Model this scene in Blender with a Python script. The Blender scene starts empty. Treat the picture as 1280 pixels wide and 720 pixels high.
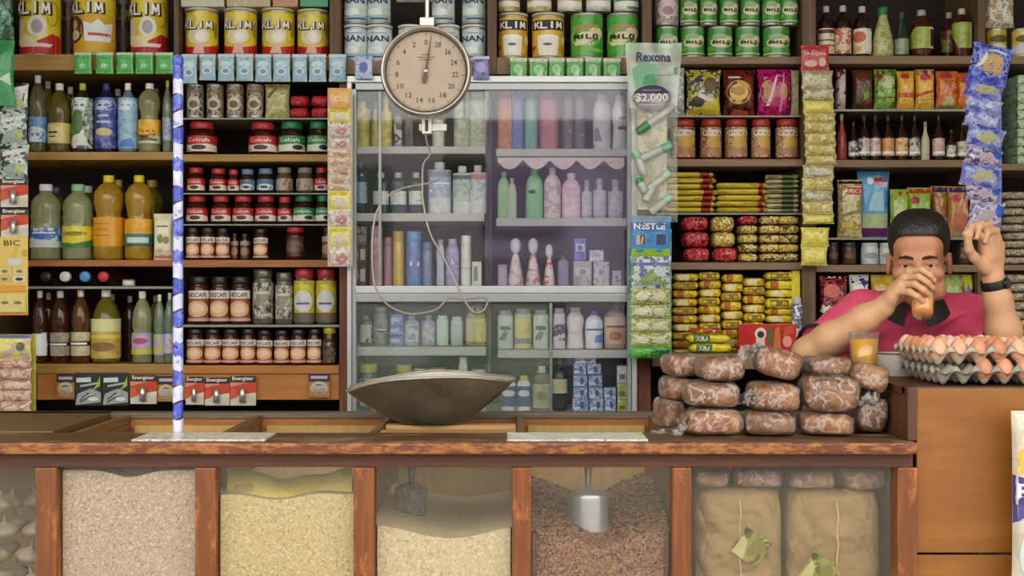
import bpy, bmesh, math, random
import numpy as np
from mathutils import Vector, Matrix
PI = math.pi
random.seed(7)
scene = bpy.context.scene
COL = scene.collection
F = 1600.0                      # focal length in pixels of the 1280 frame
EYE = 1.30
def X(px, Y): return (px - 640.0) / F * Y
def Z(py, Y): return EYE - (py - 360.0) / F * Y
def P(px, py, Y): return Vector((X(px, Y), Y, Z(py, Y)))

# ------------------------------------------------------------------ materials
def lin(h):
    h = h.lstrip('#'); out = []
    for i in (0, 2, 4):
        c = int(h[i:i+2], 16) / 255.0
        out.append(c / 12.92 if c <= 0.04045 else ((c + 0.055) / 1.055) ** 2.4)
    return (*out, 1.0)
_M = {}
def newmat(key):
    m = bpy.data.materials.new('mat_%d' % len(_M)); m.use_nodes = True
    _M[key] = m
    nt = m.node_tree
    return m, nt, nt.nodes['Principled BSDF']
def coords(nt, scale=(1, 1, 1), rand=True):
    n, l = nt.nodes, nt.links
    tc = n.new('ShaderNodeTexCoord'); mp = n.new('ShaderNodeMapping')
    mp.inputs['Scale'].default_value = scale
    l.new(tc.outputs['Object'], mp.inputs['Vector'])
    if rand:
        oi = n.new('ShaderNodeObjectInfo'); mu = n.new('ShaderNodeMath'); mu.operation = 'MULTIPLY'
        mu.inputs[1].default_value = 37.0
        l.new(oi.outputs['Random'], mu.inputs[0]); l.new(mu.outputs[0], mp.inputs['Location'])
    return mp.outputs['Vector']
def noise(nt, vec, scale, detail=3.0, rough=0.55):
    t = nt.nodes.new('ShaderNodeTexNoise'); t.inputs['Scale'].default_value = scale
    t.inputs['Detail'].default_value = detail; t.inputs['Roughness'].default_value = rough
    nt.links.new(vec, t.inputs['Vector']); return t.outputs['Fac']
def ramp(nt, fac, stops, const=False):
    r = nt.nodes.new('ShaderNodeValToRGB'); e = r.color_ramp.elements
    if const: r.color_ramp.interpolation = 'CONSTANT'
    e[0].position, e[0].color = stops[0]; e[1].position, e[1].color = stops[-1]
    for p, c in stops[1:-1]:
        k = e.new(p); k.color = c
    nt.links.new(fac, r.inputs['Fac']); return r.outputs['Color']
def bump(nt, b, vec, scale, strength, detail=3.0, dist=0.004):
    h = noise(nt, vec, scale, detail)
    bm = nt.nodes.new('ShaderNodeBump'); bm.inputs['Strength'].default_value = strength
    bm.inputs['Distance'].default_value = dist
    nt.links.new(h, bm.inputs['Height']); nt.links.new(bm.outputs['Normal'], b.inputs['Normal'])
def mul(c, k): return (min(1, c[0]*k), min(1, c[1]*k), min(1, c[2]*k), 1.0)
def S(hexc, rough=0.5, metal=0.0, var=0.12, scale=40, bmp=0.0, coat=0.0):
    """plain surface with a little procedural mottling"""
    key = ('S', hexc, rough, metal, var, scale, bmp, coat)
    if key in _M: return _M[key]
    m, nt, b = newmat(key); c = lin(hexc); v = coords(nt)
    col = ramp(nt, noise(nt, v, scale), [(0.3, mul(c, 1 - var)), (0.7, mul(c, 1 + var))])
    nt.links.new(col, b.inputs['Base Color'])
    b.inputs['Roughness'].default_value = rough; b.inputs['Metallic'].default_value = metal
    if coat: b.inputs['Coat Weight'].default_value = coat; b.inputs['Coat Roughness'].default_value = 0.08
    if bmp: bump(nt, b, v, scale, bmp)
    return m
def PR(cols, scale=60, rough=0.35, bmp=0.0, coat=0.2, stretch=(1, 1, 1)):
    """printed packaging: patches of several inks"""
    key = ('PR', tuple(cols), scale, rough, bmp, stretch)
    if key in _M: return _M[key]
    m, nt, b = newmat(key); v = coords(nt, stretch); n = len(cols)
    lo, hi = 0.36, 0.66
    stops = [(0.0 if i == 0 else lo + (hi - lo) * (i - 0.5) / max(1, n - 1.5) * 0.96, lin(c)) for i, c in enumerate(cols)]
    if n > 1: col = ramp(nt, noise(nt, v, scale, 2.5, 0.6), stops, True); nt.links.new(col, b.inputs['Base Color'])
    b.inputs['Roughness'].default_value = rough
    b.inputs['Coat Weight'].default_value = coat; b.inputs['Coat Roughness'].default_value = 0.15
    if bmp: bump(nt, b, v, 45, bmp, 2.0)
    return m
def WD(c1, c2, axis='x', scale=6.0, rough=0.5, worn=None, wornscale=25, wornamt=0.55, bmp=0.15, freq=14):
    """wood with grain along an axis, optionally worn to another colour in patches"""
    key = ('WD', c1, c2, axis, scale, rough, worn, wornscale, wornamt)
    if key in _M: return _M[key]
    m, nt, b = newmat(key)
    st = {'x': (1, freq, freq), 'y': (freq, 1, freq), 'z': (freq, freq, 1)}[axis]
    v = coords(nt, st); f = noise(nt, v, scale, 5.0, 0.62)
    col = ramp(nt, f, [(0.28, lin(c1)), (0.5, mul(lin(c1), 1.15)), (0.72, lin(c2))])
    if worn:
        v2 = coords(nt, {'x': (.35, 1, 1), 'y': (1, .35, 1), 'z': (1, 1, .35)}[axis]); f2 = noise(nt, v2, wornscale, 6.0, 0.7)
        w = ramp(nt, f2, [(wornamt - 0.05, (0, 0, 0, 1)), (wornamt + 0.05, (1, 1, 1, 1))])
        mx = nt.nodes.new('ShaderNodeMix'); mx.data_type = 'RGBA'
        nt.links.new(w, mx.inputs['Factor']); nt.links.new(col, mx.inputs['A']); mx.inputs['B'].default_value = lin(worn)
        col = mx.outputs['Result']
    nt.links.new(col, b.inputs['Base Color']); b.inputs['Roughness'].default_value = rough
    if bmp:
        bm = nt.nodes.new('ShaderNodeBump'); bm.inputs['Strength'].default_value = bmp; bm.inputs['Distance'].default_value = 0.002
        nt.links.new(f, bm.inputs['Height']); nt.links.new(bm.outputs['Normal'], b.inputs['Normal'])
    return m
def LQ(hexc, trans=0.6, rough=0.07, bmp=0.5, ior=1.25):
    """see-through bottle: tinted plastic or glass with its liquid"""
    key = ('LQ', hexc, trans, rough, bmp, ior)
    if key in _M: return _M[key]
    m, nt, b = newmat(key); c = lin(hexc); v = coords(nt)
    col = ramp(nt, noise(nt, v, 25), [(0.3, mul(c, 0.8)), (0.7, mul(c, 1.2))])
    nt.links.new(col, b.inputs['Base Color'])
    b.inputs['Transmission Weight'].default_value = trans; b.inputs['Roughness'].default_value = rough
    b.inputs['IOR'].default_value = ior; b.inputs['Coat Weight'].default_value = 0.6; b.inputs['Coat Roughness'].default_value = 0.05
    if bmp: bump(nt, b, v, 60, bmp, 2.0)
    return m
def FILM(tint='#ffffff', clear=0.8, rough=0.15, bscale=40, bstr=0.8, haze=0.25):
    """clear plastic film or pane: transparent, gloss, and some milky dust"""
    key = ('FILM', tint, clear, rough, bscale, bstr, haze)
    if key in _M: return _M[key]
    m, nt, b = newmat(key); n, l = nt.nodes, nt.links
    v = coords(nt)
    b.inputs['Base Color'].default_value = lin(tint); b.inputs['Roughness'].default_value = rough
    b.inputs['Coat Weight'].default_value = 1.0; b.inputs['Coat Roughness'].default_value = rough * 0.6
    if bstr: bump(nt, b, v, bscale, bstr, 3.0, 0.006)
    tr = n.new('ShaderNodeBsdfTransparent'); mx = n.new('ShaderNodeMixShader'); out = n['Material Output']
    a = ramp(nt, noise(nt, v, bscale * 0.6), [(0.3, (1 - clear - haze * 0.5,) * 3 + (1,)), (0.7, (min(1, 1 - clear + haze * 0.5),) * 3 + (1,))])
    l.new(a, mx.inputs['Fac']); l.new(tr.outputs[0], mx.inputs[1]); l.new(b.outputs[0], mx.inputs[2]); l.new(mx.outputs[0], out.inputs['Surface'])
    return m
def SOFT(cols, scale, rough=.5, metal=0.0, bmp=0.0, bs=30):
    """surface whose colour drifts softly between several tones"""
    key = ('SOFT', tuple(cols), scale, rough, metal, bmp)
    if key in _M: return _M[key]
    m, nt, b = newmat(key); v = coords(nt); n = len(cols)
    nt.links.new(ramp(nt, noise(nt, v, scale, 6, .65), [(.25 + .5*i/(n-1), lin(c)) for i, c in enumerate(cols)]), b.inputs['Base Color'])
    b.inputs['Roughness'].default_value = rough; b.inputs['Metallic'].default_value = metal
    if bmp: bump(nt, b, v, bs, bmp)
    return m
def CLING(scale=34, bstr=1.4, streak=.5, tint='#f4ece4'):
    """crinkled clear wrap: transparent, glossy folds and specular crease streaks painted in white"""
    key = ('CLING', scale, bstr, streak)
    if key in _M: return _M[key]
    m, nt, b = newmat(key); n, l = nt.nodes, nt.links; n.remove(b)
    v = coords(nt)
    bm = n.new('ShaderNodeBump'); bm.inputs['Strength'].default_value = bstr; bm.inputs['Distance'].default_value = .008
    l.new(noise(nt, v, scale, 4, .6), bm.inputs['Height'])
    tr = n.new('ShaderNodeBsdfTransparent'); gl = n.new('ShaderNodeBsdfGlossy'); gl.inputs['Roughness'].default_value = .16
    df = n.new('ShaderNodeBsdfDiffuse'); df.inputs['Color'].default_value = lin(tint)
    l.new(bm.outputs[0], gl.inputs['Normal'])
    f = ramp(nt, noise(nt, v, scale*.55, 6, .62), [(.38, (.0,)*3 + (1,)), (.46, (.04,)*3 + (1,)), (.5, (streak,)*3 + (1,)), (.53, (.04,)*3 + (1,)), (.60, (.01,)*3 + (1,)), (.68, (.16,)*3 + (1,))])
    m1 = n.new('ShaderNodeMixShader'); l.new(f, m1.inputs['Fac']); l.new(tr.outputs[0], m1.inputs[1]); l.new(df.outputs[0], m1.inputs[2])
    lw = n.new('ShaderNodeLayerWeight'); lw.inputs['Blend'].default_value = .5; l.new(bm.outputs[0], lw.inputs['Normal'])
    pw = n.new('ShaderNodeMath'); pw.operation = 'POWER'; pw.inputs[1].default_value = 2.5; l.new(lw.outputs['Facing'], pw.inputs[0])
    mm = n.new('ShaderNodeMath'); mm.operation = 'MULTIPLY_ADD'; mm.inputs[1].default_value = .5; mm.inputs[2].default_value = .03; mm.use_clamp = True
    l.new(pw.outputs[0], mm.inputs[0])
    m2 = n.new('ShaderNodeMixShader'); l.new(mm.outputs[0], m2.inputs['Fac']); l.new(m1.outputs[0], m2.inputs[1]); l.new(gl.outputs[0], m2.inputs[2])
    l.new(m2.outputs[0], n['Material Output'].inputs['Surface']); return m
def PANE(tint='#ffffff', milk=0.1, scale=3.0):
    """window glass: clear, Fresnel gloss and a thin tinted film"""
    key = ('PANE', tint, milk, scale)
    if key in _M: return _M[key]
    m, nt, b = newmat(key); n, l = nt.nodes, nt.links; n.remove(b)
    tr = n.new('ShaderNodeBsdfTransparent'); gl = n.new('ShaderNodeBsdfGlossy'); gl.inputs['Roughness'].default_value = 0.03
    df = n.new('ShaderNodeBsdfDiffuse'); df.inputs['Color'].default_value = lin(tint)
    v = coords(nt); w = ramp(nt, noise(nt, v, scale, 5), [(0.25, (milk * .4,) * 3 + (1,)), (0.75, (milk * 1.6,) * 3 + (1,))])
    m1 = n.new('ShaderNodeMixShader'); l.new(w, m1.inputs['Fac']); l.new(tr.outputs[0], m1.inputs[1]); l.new(df.outputs[0], m1.inputs[2])
    lw = n.new('ShaderNodeLayerWeight'); lw.inputs['Blend'].default_value = .5
    pw = n.new('ShaderNodeMath'); pw.operation = 'POWER'; pw.inputs[1].default_value = 3.5; l.new(lw.outputs['Facing'], pw.inputs[0])
    fr = n.new('ShaderNodeMath'); fr.operation = 'MULTIPLY_ADD'; fr.inputs[1].default_value = .6; fr.inputs[2].default_value = .035; l.new(pw.outputs[0], fr.inputs[0])
    m2 = n.new('ShaderNodeMixShader'); l.new(fr.outputs[0], m2.inputs['Fac']); l.new(m1.outputs[0], m2.inputs[1]); l.new(gl.outputs[0], m2.inputs[2])
    l.new(m2.outputs[0], n['Material Output'].inputs['Surface']); return m

# ------------------------------------------------------------------ mesh builder
class MB:
    def __init__(s): s.v, s.f, s.m, s.sm, s.mats = [], [], [], [], []
    def mi(s, mat):
        if mat not in s.mats: s.mats.append(mat)
        return s.mats.index(mat)
    def add(s, vs, fs, mat, smooth=False):
        o = len(s.v); k = s.mi(mat); s.v += [tuple(p) for p in vs]
        for f in fs: s.f.append([i + o for i in f]); s.m.append(k); s.sm.append(smooth)
        return s
    def box(s, x0, x1, y0, y1, z0, z1, mat, bev=0.0):
        if bev <= 0:
            vs = [(x0,y0,z0),(x1,y0,z0),(x1,y1,z0),(x0,y1,z0),(x0,y0,z1),(x1,y0,z1),(x1,y1,z1),(x0,y1,z1)]
            return s.add(vs, [(0,3,2,1),(4,5,6,7),(0,1,5,4),(1,2,6,5),(2,3,7,6),(3,0,4,7)], mat)
        b = bmesh.new(); bmesh.ops.create_cube(b, size=1)
        for q in b.verts: q.co = Vector(((x0+x1)/2 + q.co.x*(x1-x0), (y0+y1)/2 + q.co.y*(y1-y0), (z0+z1)/2 + q.co.z*(z1-z0)))
        bmesh.ops.bevel(b, geom=b.edges[:], offset=bev, segments=2, affect='EDGES', profile=0.7)
        return s.bm(b, mat)
    def bm(s, b, mat, smooth=False):
        b.verts.ensure_lookup_table(); b.verts.index_update()
        s.add([q.co[:] for q in b.verts], [[q.index for q in f.verts] for f in b.faces], mat, smooth); b.free(); return s
    def lathe(s, prof, mat, n=20, sq=1.0, c=(0, 0, 0), smooth=True, pw=2.0, axis='z', cap=True):
        vs, fs = [], []
        for r, z in prof:
            for i in range(n):
                a = 2*PI*i/n; ca, sa = math.cos(a), math.sin(a)
                if pw != 2.0:
                    ca = math.copysign(abs(ca)**(2/pw), ca); sa = math.copysign(abs(sa)**(2/pw), sa)
                p = (r*ca, r*sa*sq, z)
                if axis == 'y': p = (p[0], -p[2], p[1])
                vs.append((c[0]+p[0], c[1]+p[1], c[2]+p[2]))
        for k in range(len(prof)-1):
            for i in range(n):
                j = (i+1) % n; fs.append((k*n+i, k*n+j, (k+1)*n+j, (k+1)*n+i))
        if cap: fs.append(tuple(range(n-1, -1, -1))); fs.append(tuple((len(prof)-1)*n+i for i in range(n)))
        return s.add(vs, fs, mat, smooth)
    def grid(s, fn, nu, nv, mat, smooth=True, closed_u=False):
        vs = [fn(i/nu, j/nv) for j in range(nv+1) for i in range(nu+1)]
        fs = [(j*(nu+1)+i, j*(nu+1)+i+1, (j+1)*(nu+1)+i+1, (j+1)*(nu+1)+i) for j in range(nv) for i in range(nu)]
        return s.add(vs, fs, mat, smooth)
    def tube(s, pts, r, mat, n=8, cap=True):
        pts = [Vector(p) for p in pts]; vs, fs = [], []
        up = Vector((0, 0, 1)); prev = None
        for i, p in enumerate(pts):
            t = (pts[min(i+1, len(pts)-1)] - pts[max(i-1, 0)]).normalized()
            if prev is None:
                a = t.cross(up) if abs(t.dot(up)) < 0.95 else t.cross(Vector((1, 0, 0)))
            else: a = prev - t * prev.dot(t)
            a.normalize(); prev = a; bb = t.cross(a); rr = r[i] if isinstance(r, (list, tuple)) else r
            for k in range(n):
                q = 2*PI*k/n; vs.append(p + (a*math.cos(q) + bb*math.sin(q))*rr)
        for i in range(len(pts)-1):
            for k in range(n):
                j = (k+1) % n; fs.append((i*n+k, i*n+j, (i+1)*n+j, (i+1)*n+k))
        if cap: fs.append(tuple(range(n-1, -1, -1))); fs.append(tuple((len(pts)-1)*n+k for k in range(n)))
        return s.add(vs, fs, mat, True)
    def mesh(s, name='mesh'):
        me = bpy.data.meshes.new(name); me.from_pydata(s.v, [], s.f)
        for m in s.mats: me.materials.append(m)
        me.polygons.foreach_set('material_index', s.m); me.polygons.foreach_set('use_smooth', s.sm)
        me.update(); return me
def spline(pts, k=6):
    pts = [Vector(p) for p in pts]; out = []
    for i in range(len(pts)-1):
        p0, p1, p2, p3 = pts[max(i-1, 0)], pts[i], pts[i+1], pts[min(i+2, len(pts)-1)]
        for j in range(k):
            t = j/k; out.append(0.5*((2*p1) + (p2-p0)*t + (2*p0-5*p1+4*p2-p3)*t*t + (3*p1-p0-3*p2+p3)*t**3))
    out.append(pts[-1]); return out

# ------------------------------------------------------------------ flat graphics laid on a surface
_T = {}
STROKES = {'K': [((.08, 0), (.08, 1)), ((.15, .42), (.95, 1)), ((.4, .6), (1, 0))], 'L': [((0, 0), (0, 1)), ((0, 0), (1, 0))], 'I': [((.5, 0), (.5, 1))],
           'M': [((0, 0), (.08, 1)), ((.08, 1), (.5, .25)), ((.5, .25), (.92, 1)), ((.92, 1), (1, 0))], 'O': [((.1, 0), (0, .5)), ((0, .5), (.2, 1)), ((.2, 1), (.9, 1)), ((.9, 1), (1, .5)), ((1, .5), (.8, 0)), ((.8, 0), (.1, 0))],
           'a': [((.1, .7), (.9, .7)), ((.9, .7), (.9, 0)), ((.9, .4), (.1, .35)), ((.1, .35), (.1, 0)), ((.1, 0), (.9, 0))]}
def text_tris(t, bold=0.0):
    if (t, bold) in _T: return _T[(t, bold)]
    cu = bpy.data.curves.new('t', 'FONT'); cu.body = t; cu.resolution_u = 2; cu.offset = bold
    o = bpy.data.objects.new('t', cu); me = o.to_mesh()
    vs = [(q.co.x, q.co.y) for q in me.vertices]; fs = [list(p.vertices) for p in me.polygons]
    o.to_mesh_clear(); bpy.data.objects.remove(o); bpy.data.curves.remove(cu)
    xs = [a for a, _ in vs]; ys = [b for _, b in vs]
    x0, x1, y0, y1 = min(xs), max(xs), min(ys), max(ys)
    vs = [((a-x0)/(x1-x0) - .5, (b-y0)/(y1-y0) - .5) for a, b in vs]
    _T[(t, bold)] = (vs, fs); return vs, fs
def clip(poly, ax, lim, sg):
    out = []
    for i in range(len(poly)):
        p, q = poly[i-1], poly[i]; a, b = (p[ax]-lim)*sg, (q[ax]-lim)*sg
        if (a < 0) != (b < 0): t = a/(a-b); out.append((p[0]+(q[0]-p[0])*t, p[1]+(q[1]-p[1])*t))
        if b >= 0: out.append(q)
    return out
def draw(mb, layers, surf, step=0.0005, o0=0.0006):
    """layers: ('r',u0,v0,u1,v1,mat) ('e',u,v,ru,rv,mat) ('p',[(u,v)],mat) ('t',text,u,v,wu,hv,mat[,bold]) on surf(u,v,offset)"""
    for k, L in enumerate(layers):
        o = o0 + step*k; kind = L[0]; mat = L[-1] if not isinstance(L[-1], float) else L[-2]
        if isinstance(mat, str): mat = S(mat, 0.45, var=0.06)
        if kind == 'r':
            _, u0, v0, u1, v1 = L[:5]; nu = max(1, int(abs(u1-u0)*14)); nv = max(1, int(abs(v1-v0)*6))
            mb.grid(lambda a, b: surf(u0+(u1-u0)*a, v0+(v1-v0)*b, o), nu, nv, mat)
        elif kind == 'e':
            _, cu, cv, ru, rv = L[:5]; n = 20; vs = [surf(cu, cv, o)]; fs = []
            for q in (0.5, 1.0):
                vs += [surf(cu+ru*q*math.cos(2*PI*i/n), cv+rv*q*math.sin(2*PI*i/n), o) for i in range(n)]
            for i in range(n):
                j = (i+1) % n; fs += [(0, 1+i, 1+j), (1+i, 1+n+i, 1+n+j, 1+j)]
            mb.add(vs, fs, mat, True)
        elif kind == 'p':
            us = [a for a, _ in L[1]]; vv = [b for _, b in L[1]]; nu = max(1, math.ceil((max(us)-min(us))/.09)); nv = max(1, math.ceil((max(vv)-min(vv))/.14))
            for i in range(nu):
                ua, ub = min(us) + (max(us)-min(us))*i/nu, min(us) + (max(us)-min(us))*(i+1)/nu
                col_ = clip(clip(L[1], 0, ua, 1), 0, ub, -1)
                for j in range(nv):
                    va, vb = min(vv) + (max(vv)-min(vv))*j/nv, min(vv) + (max(vv)-min(vv))*(j+1)/nv
                    q = clip(clip(col_, 1, va, 1), 1, vb, -1)
                    if len(q) > 2: mb.add([surf(u, v, o) for u, v in q], [tuple(range(len(q)))], mat)
        elif kind == 's':
            _, t, cu, cv, wu, hv, th = L[:7]; n_ = len(t); cw = wu/n_
            for q, ch in enumerate(t):
                for (a0, b0), (a1, b1) in STROKES[ch]:
                    sx = .70*cw; ox = cu - wu/2 + cw*(q + .15)
                    p0 = (ox + a0*sx, cv - hv/2 + b0*hv); p1 = (ox + a1*sx, cv - hv/2 + b1*hv)
                    dx, dy = (p1[0]-p0[0])/wu*2.6, (p1[1]-p0[1])/hv; ln = math.hypot(dx, dy) or 1
                    nx, ny = -dy/ln*th*wu/2.6, dx/ln*th*hv*1.45; ex, ey = dx/ln*th*.7*wu/2.6, dy/ln*th*.7*hv
                    A_, B_ = (p0[0]-ex, p0[1]-ey), (p1[0]+ex, p1[1]+ey)
                    pts = [(A_[0]+(B_[0]-A_[0])*i/4, A_[1]+(B_[1]-A_[1])*i/4) for i in range(5)]
                    mb.add([surf(x+s_*nx, y+s_*ny, o) for x, y in pts for s_ in (1, -1)], [(2*i, 2*i+1, 2*i+3, 2*i+2) for i in range(4)], mat)
        elif kind == 't':
            _, t, cu, cv, wu, hv = L[:6]; vs, fs = text_tris(t, L[-1] if isinstance(L[-1], float) else 0.012)
            mb.add([surf(cu+a*wu, cv+b*hv, o) for a, b in vs], fs, mat)
def cyl(R, z0, h, sq=1.0):
    def f(u, v, o):
        a = (u-.5)*PI; return ((R+o)*math.sin(a), -(R+o)*math.cos(a)*sq, z0+v*h)
    return f
def flat(w, h, yf=0.0, z0=0.0): return lambda u, v, o: ((u-.5)*w, yf-o, z0+v*h)

# ------------------------------------------------------------------ scene graph helpers
def link(name, mesh, parent=None, loc=(0, 0, 0), rot=(0, 0, 0)):
    o = bpy.data.objects.new(name, mesh); COL.objects.link(o)
    o.location = loc; o.rotation_euler = rot
    if parent: o.parent = parent
    return o
USED = set()
def tag(o, label, cat, group=None, kind=None):
    if label:
        if len(label.split()) > 16 or len(label.split()) < 4: print('LABEL LENGTH', len(label.split()), label)
        if label in USED: print('LABEL DUP', label)
        USED.add(label); o['label'] = label
    if cat: o['category'] = cat
    if group: o['group'] = group
    if kind: o['kind'] = kind
    return o
def thing(name, label, cat, group=None, loc=(0, 0, 0), rot=(0, 0, 0)):
    return tag(link(name, None, None, loc, rot), label, cat, group)
def put(name, parts, label, cat, loc, rot=(0, 0, 0), group=None):
    """parts: [(part_name, mesh[, [sub parts]])]; one part makes a single-mesh thing"""
    if len(parts) == 1 and len(parts[0]) == 2:
        return tag(link(name, parts[0][1], None, loc, rot), label, cat, group)
    t = thing(name, label, cat, group, loc, rot)
    for p in parts:
        o = link(p[0], p[1], t)
        for q in (p[2] if len(p) > 2 else []): link(q[0], q[1], o)
    return t
def struct(name, mb):
    o = link(name, mb.mesh(name)); o['kind'] = 'structure'; return o
ORD = ['first', 'second', 'third', 'fourth', 'fifth', 'sixth', 'seventh', 'eighth', 'ninth', 'tenth', 'eleventh', 'twelfth']
def nth(desc, i, n, where):
    if n == 1: return desc + ' ' + where
    if i == 0: return 'leftmost ' + desc + ' ' + where
    if i == n-1: return 'rightmost ' + desc + ' ' + where
    return ORD[i] + ' ' + desc + ' from left ' + where
_C = {}
def cached(key, fn):
    if key not in _C: _C[key] = fn()
    return _C[key]
def q3(v): return math.floor(v / 0.002 + 1e-6) * 0.002
# ================================================================== camera, light, room
cam = bpy.data.objects.new('camera', bpy.data.cameras.new('camera')); COL.objects.link(cam)
cam.data.sensor_width = 36; cam.data.lens = 45; cam.location = (0, 0, EYE); cam.rotation_euler = (PI/2, 0, 0)
scene.camera = cam
vs_ = scene.view_settings; vs_.view_transform = 'Standard'; vs_.look = 'None'; vs_.gamma = 1; vs_.exposure = 0.0
vs_.use_curve_mapping = False
w = bpy.data.worlds.new('overcast_sky'); scene.world = w; w.use_nodes = True
bg = w.node_tree.nodes['Background']; bg.inputs['Color'].default_value = (1.0, 0.99, 0.95, 1); bg.inputs['Strength'].default_value = 4.2
def area(name, loc, rot, sx, sy, power, col):
    L = bpy.data.lights.new(name, 'AREA'); L.shape = 'RECTANGLE'; L.size = sx; L.size_y = sy; L.energy = power; L.color = col
    o = bpy.data.objects.new(name, L); COL.objects.link(o); o.location = loc; o.rotation_euler = rot; return o
YS = 4.57; YB = YS + 0.36
wall_paint = S('#b9b19c', 0.8, var=0.08, scale=3)
struct('floor', MB().box(-3.4, 3.4, 0.9, 5.2, -0.1, 0.0, PR(['#6d5f52', '#77695a', '#655849'], 2.5, 0.5)))
struct('ceiling', MB().box(-3.4, 3.4, 1.5, 5.2, 3.05, 3.15, wall_paint))
struct('wall_back', MB().box(-3.4, 3.4, 5.0, 5.2, 0, 3.05, wall_paint))
struct('wall_left', MB().box(-3.4, -3.2, 1.5, 5.0, 0, 3.05, wall_paint))
struct('wall_right', MB().box(3.2, 3.4, 1.5, 5.0, 0, 3.05, wall_paint))
fac = MB().box(-11, 11, -8.4, -8, -.1, 3.3, SOFT(['#9a90a4', '#a89eb0', '#b0a6b4'], 1.2, .8))
fac.box(-11.2, 11.2, -8.5, -7.7, 3.3, 3.5, S('#6a5648', .8, var=.2, scale=3))
for i in range(9): fac.box(-9.6 + i*2.3, -8.5 + i*2.3, -7.99, -7.97, 1.95, 2.9, S('#2c2e34', .25)); fac.box(-9.6 + i*2.3, -8.5 + i*2.3, -7.99, -7.96, 0, 1.7 if i % 3 else 2.05, S('#4a3a30', .6))
struct('wall_street', fac)
struct('ground', MB().box(-9, 9, -8, 0.9, -0.12, -0.02, S('#8d8a84', 0.9, var=0.15, scale=2)))
# added fill light, out of view: a made-up tube fitting above the aisle
lamp = thing('added_fill_lamp', 'unseen white tube lamp added under the ceiling above the counter aisle', 'lamp', None, (0, 3.85, 3.05))
link('lamp_body', MB().box(-0.75, 0.75, -0.06, 0.06, -0.06, 0, S('#dcdcd6', .5), .01).mesh(), lamp)
em = bpy.data.materials.new('added_tube_glow'); em.use_nodes = True
em.node_tree.nodes['Principled BSDF'].inputs['Emission Color'].default_value = (1, .96, .88, 1)
em.node_tree.nodes['Principled BSDF'].inputs['Emission Strength'].default_value = 6
link('tube', MB().tube([(-.7, 0, -.085), (.7, 0, -.085)], .014, em, 10).mesh(), lamp)

# ================================================================== shelving
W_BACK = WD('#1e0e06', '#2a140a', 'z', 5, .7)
W_SIDE = WD('#5a4228', '#7a6140', 'z', 6, .55)
W_SIDE2 = WD('#6a3516', '#8f5526', 'z', 6, .5)
W_SH = WD('#94702f', '#b48c44', 'x', 6, .5)
W_SH2 = WD('#945824', '#b27434', 'x', 6, .5)
W_SHG = WD('#7d644a', '#94795b', 'x', 6, .55)
W_OR = WD('#a8692a', '#c08238', 'x', 4, .45)
GL_EDGE = S('#8e8f80', .25, var=.1)
def bay(label, x0, x1, pl, pr, shelves, ybot=760, ytop=-90, extra=()):
    """one shelf bay: px0..px1 clear opening, posts pl and pr px wide, shelves (y_top, y_bottom, material)"""
    t = thing('shelf_bay', label, 'shelf', 'wooden shelf bays behind the counter', (X((x0+x1)/2, YS), YS, 0))
    cx = t.location.x
    zb = max(0.0, Z(ybot, YS)) if ybot < 700 else 0.0
    zt = Z(ytop, YS)
    a, b = X(x0, YS) - cx, X(x1, YS) - cx
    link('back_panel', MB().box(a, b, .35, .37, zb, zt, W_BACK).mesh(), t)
    for (p, side, m) in ((pl, 0, pl[1] if isinstance(pl, tuple) else W_SIDE), (pr, 1, pr[1] if isinstance(pr, tuple) else W_SIDE)):
        wpx = p[0] if isinstance(p, tuple) else p
        if not wpx: continue
        ww = wpx / F * YS
        e0, e1 = (a - ww, a) if side == 0 else (b, b + ww)
        link('side_panel', MB().box(e0 + .0005, e1 - .0005, 0, .37, zb, zt, m, .002).mesh(), t)
    for (y0, y1, m) in shelves:
        thin = (y1 - y0) < 4
        link('glass_shelf' if thin else 'shelf_board', MB().box(a + .0006, b - .0006, .012 if thin else -.004, .349, Z(y1, YS), Z(y0, YS), m, 0 if thin else .002).mesh(), t)
    for nm, mb in extra: link(nm, mb, t)
    return t
def panel(x0, x1, y0, y1, cx_px, m, dy=0.0, th=.015):
    c = X(cx_px, YS); return MB().box(X(x0, YS) - c, X(x1, YS) - c, dy, dy + th, Z(y1, YS), Z(y0, YS), m, .002).mesh()
bay('wooden shelf bay at far left holding oil bottles', -8, 217, 10, (6, W_SIDE), [(68, 88, W_SH), (190, 200, W_SH), (325, 333, W_SH2), (358, 361, GL_EDGE), (455, 467, W_SH)],
    extra=[('drawer_front', panel(46, 216.5, 467.5, 500, 104.5, W_OR, .006)), ('drawer_end', panel(-7.5, 45.5, 467.5, 500, 104.5, W_SIDE2, .02))])
bay('wooden shelf bay right of striped pole holding coffee jars', 224, 424, 0, 0, [(70, 88, W_SH), (147, 148.6, GL_EDGE), (193, 202, W_SH), (241, 242.6, GL_EDGE), (280, 281.6, GL_EDGE), (325, 334, W_SH2), (406, 409, GL_EDGE), (457, 467, W_OR)],
    extra=[('drawer_front', panel(224.5, 423.5, 467.5, 500, 324, W_OR, .006)), ('side_panel', panel(412, 423.8, -88, 69.5, 324, W_SIDE, .0, .34)), ('side_panel', panel(424.2, 433.4, 94, 816, 324, W_SIDE2, .0, .37)), ('side_panel', panel(423.9, 425.6, -88, 93.8, 324, W_SIDE, .0, .37))])
bay('wooden shelf bay above left half of the glass cabinet', 426, 609, 0, (12, W_SIDE), [(76, 93, W_SHG)], 93)
bay('wooden shelf bay above right half of the glass cabinet', 621, 803, 0, (12, W_SIDE), [(72, 93, W_SHG)], 93)
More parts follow.
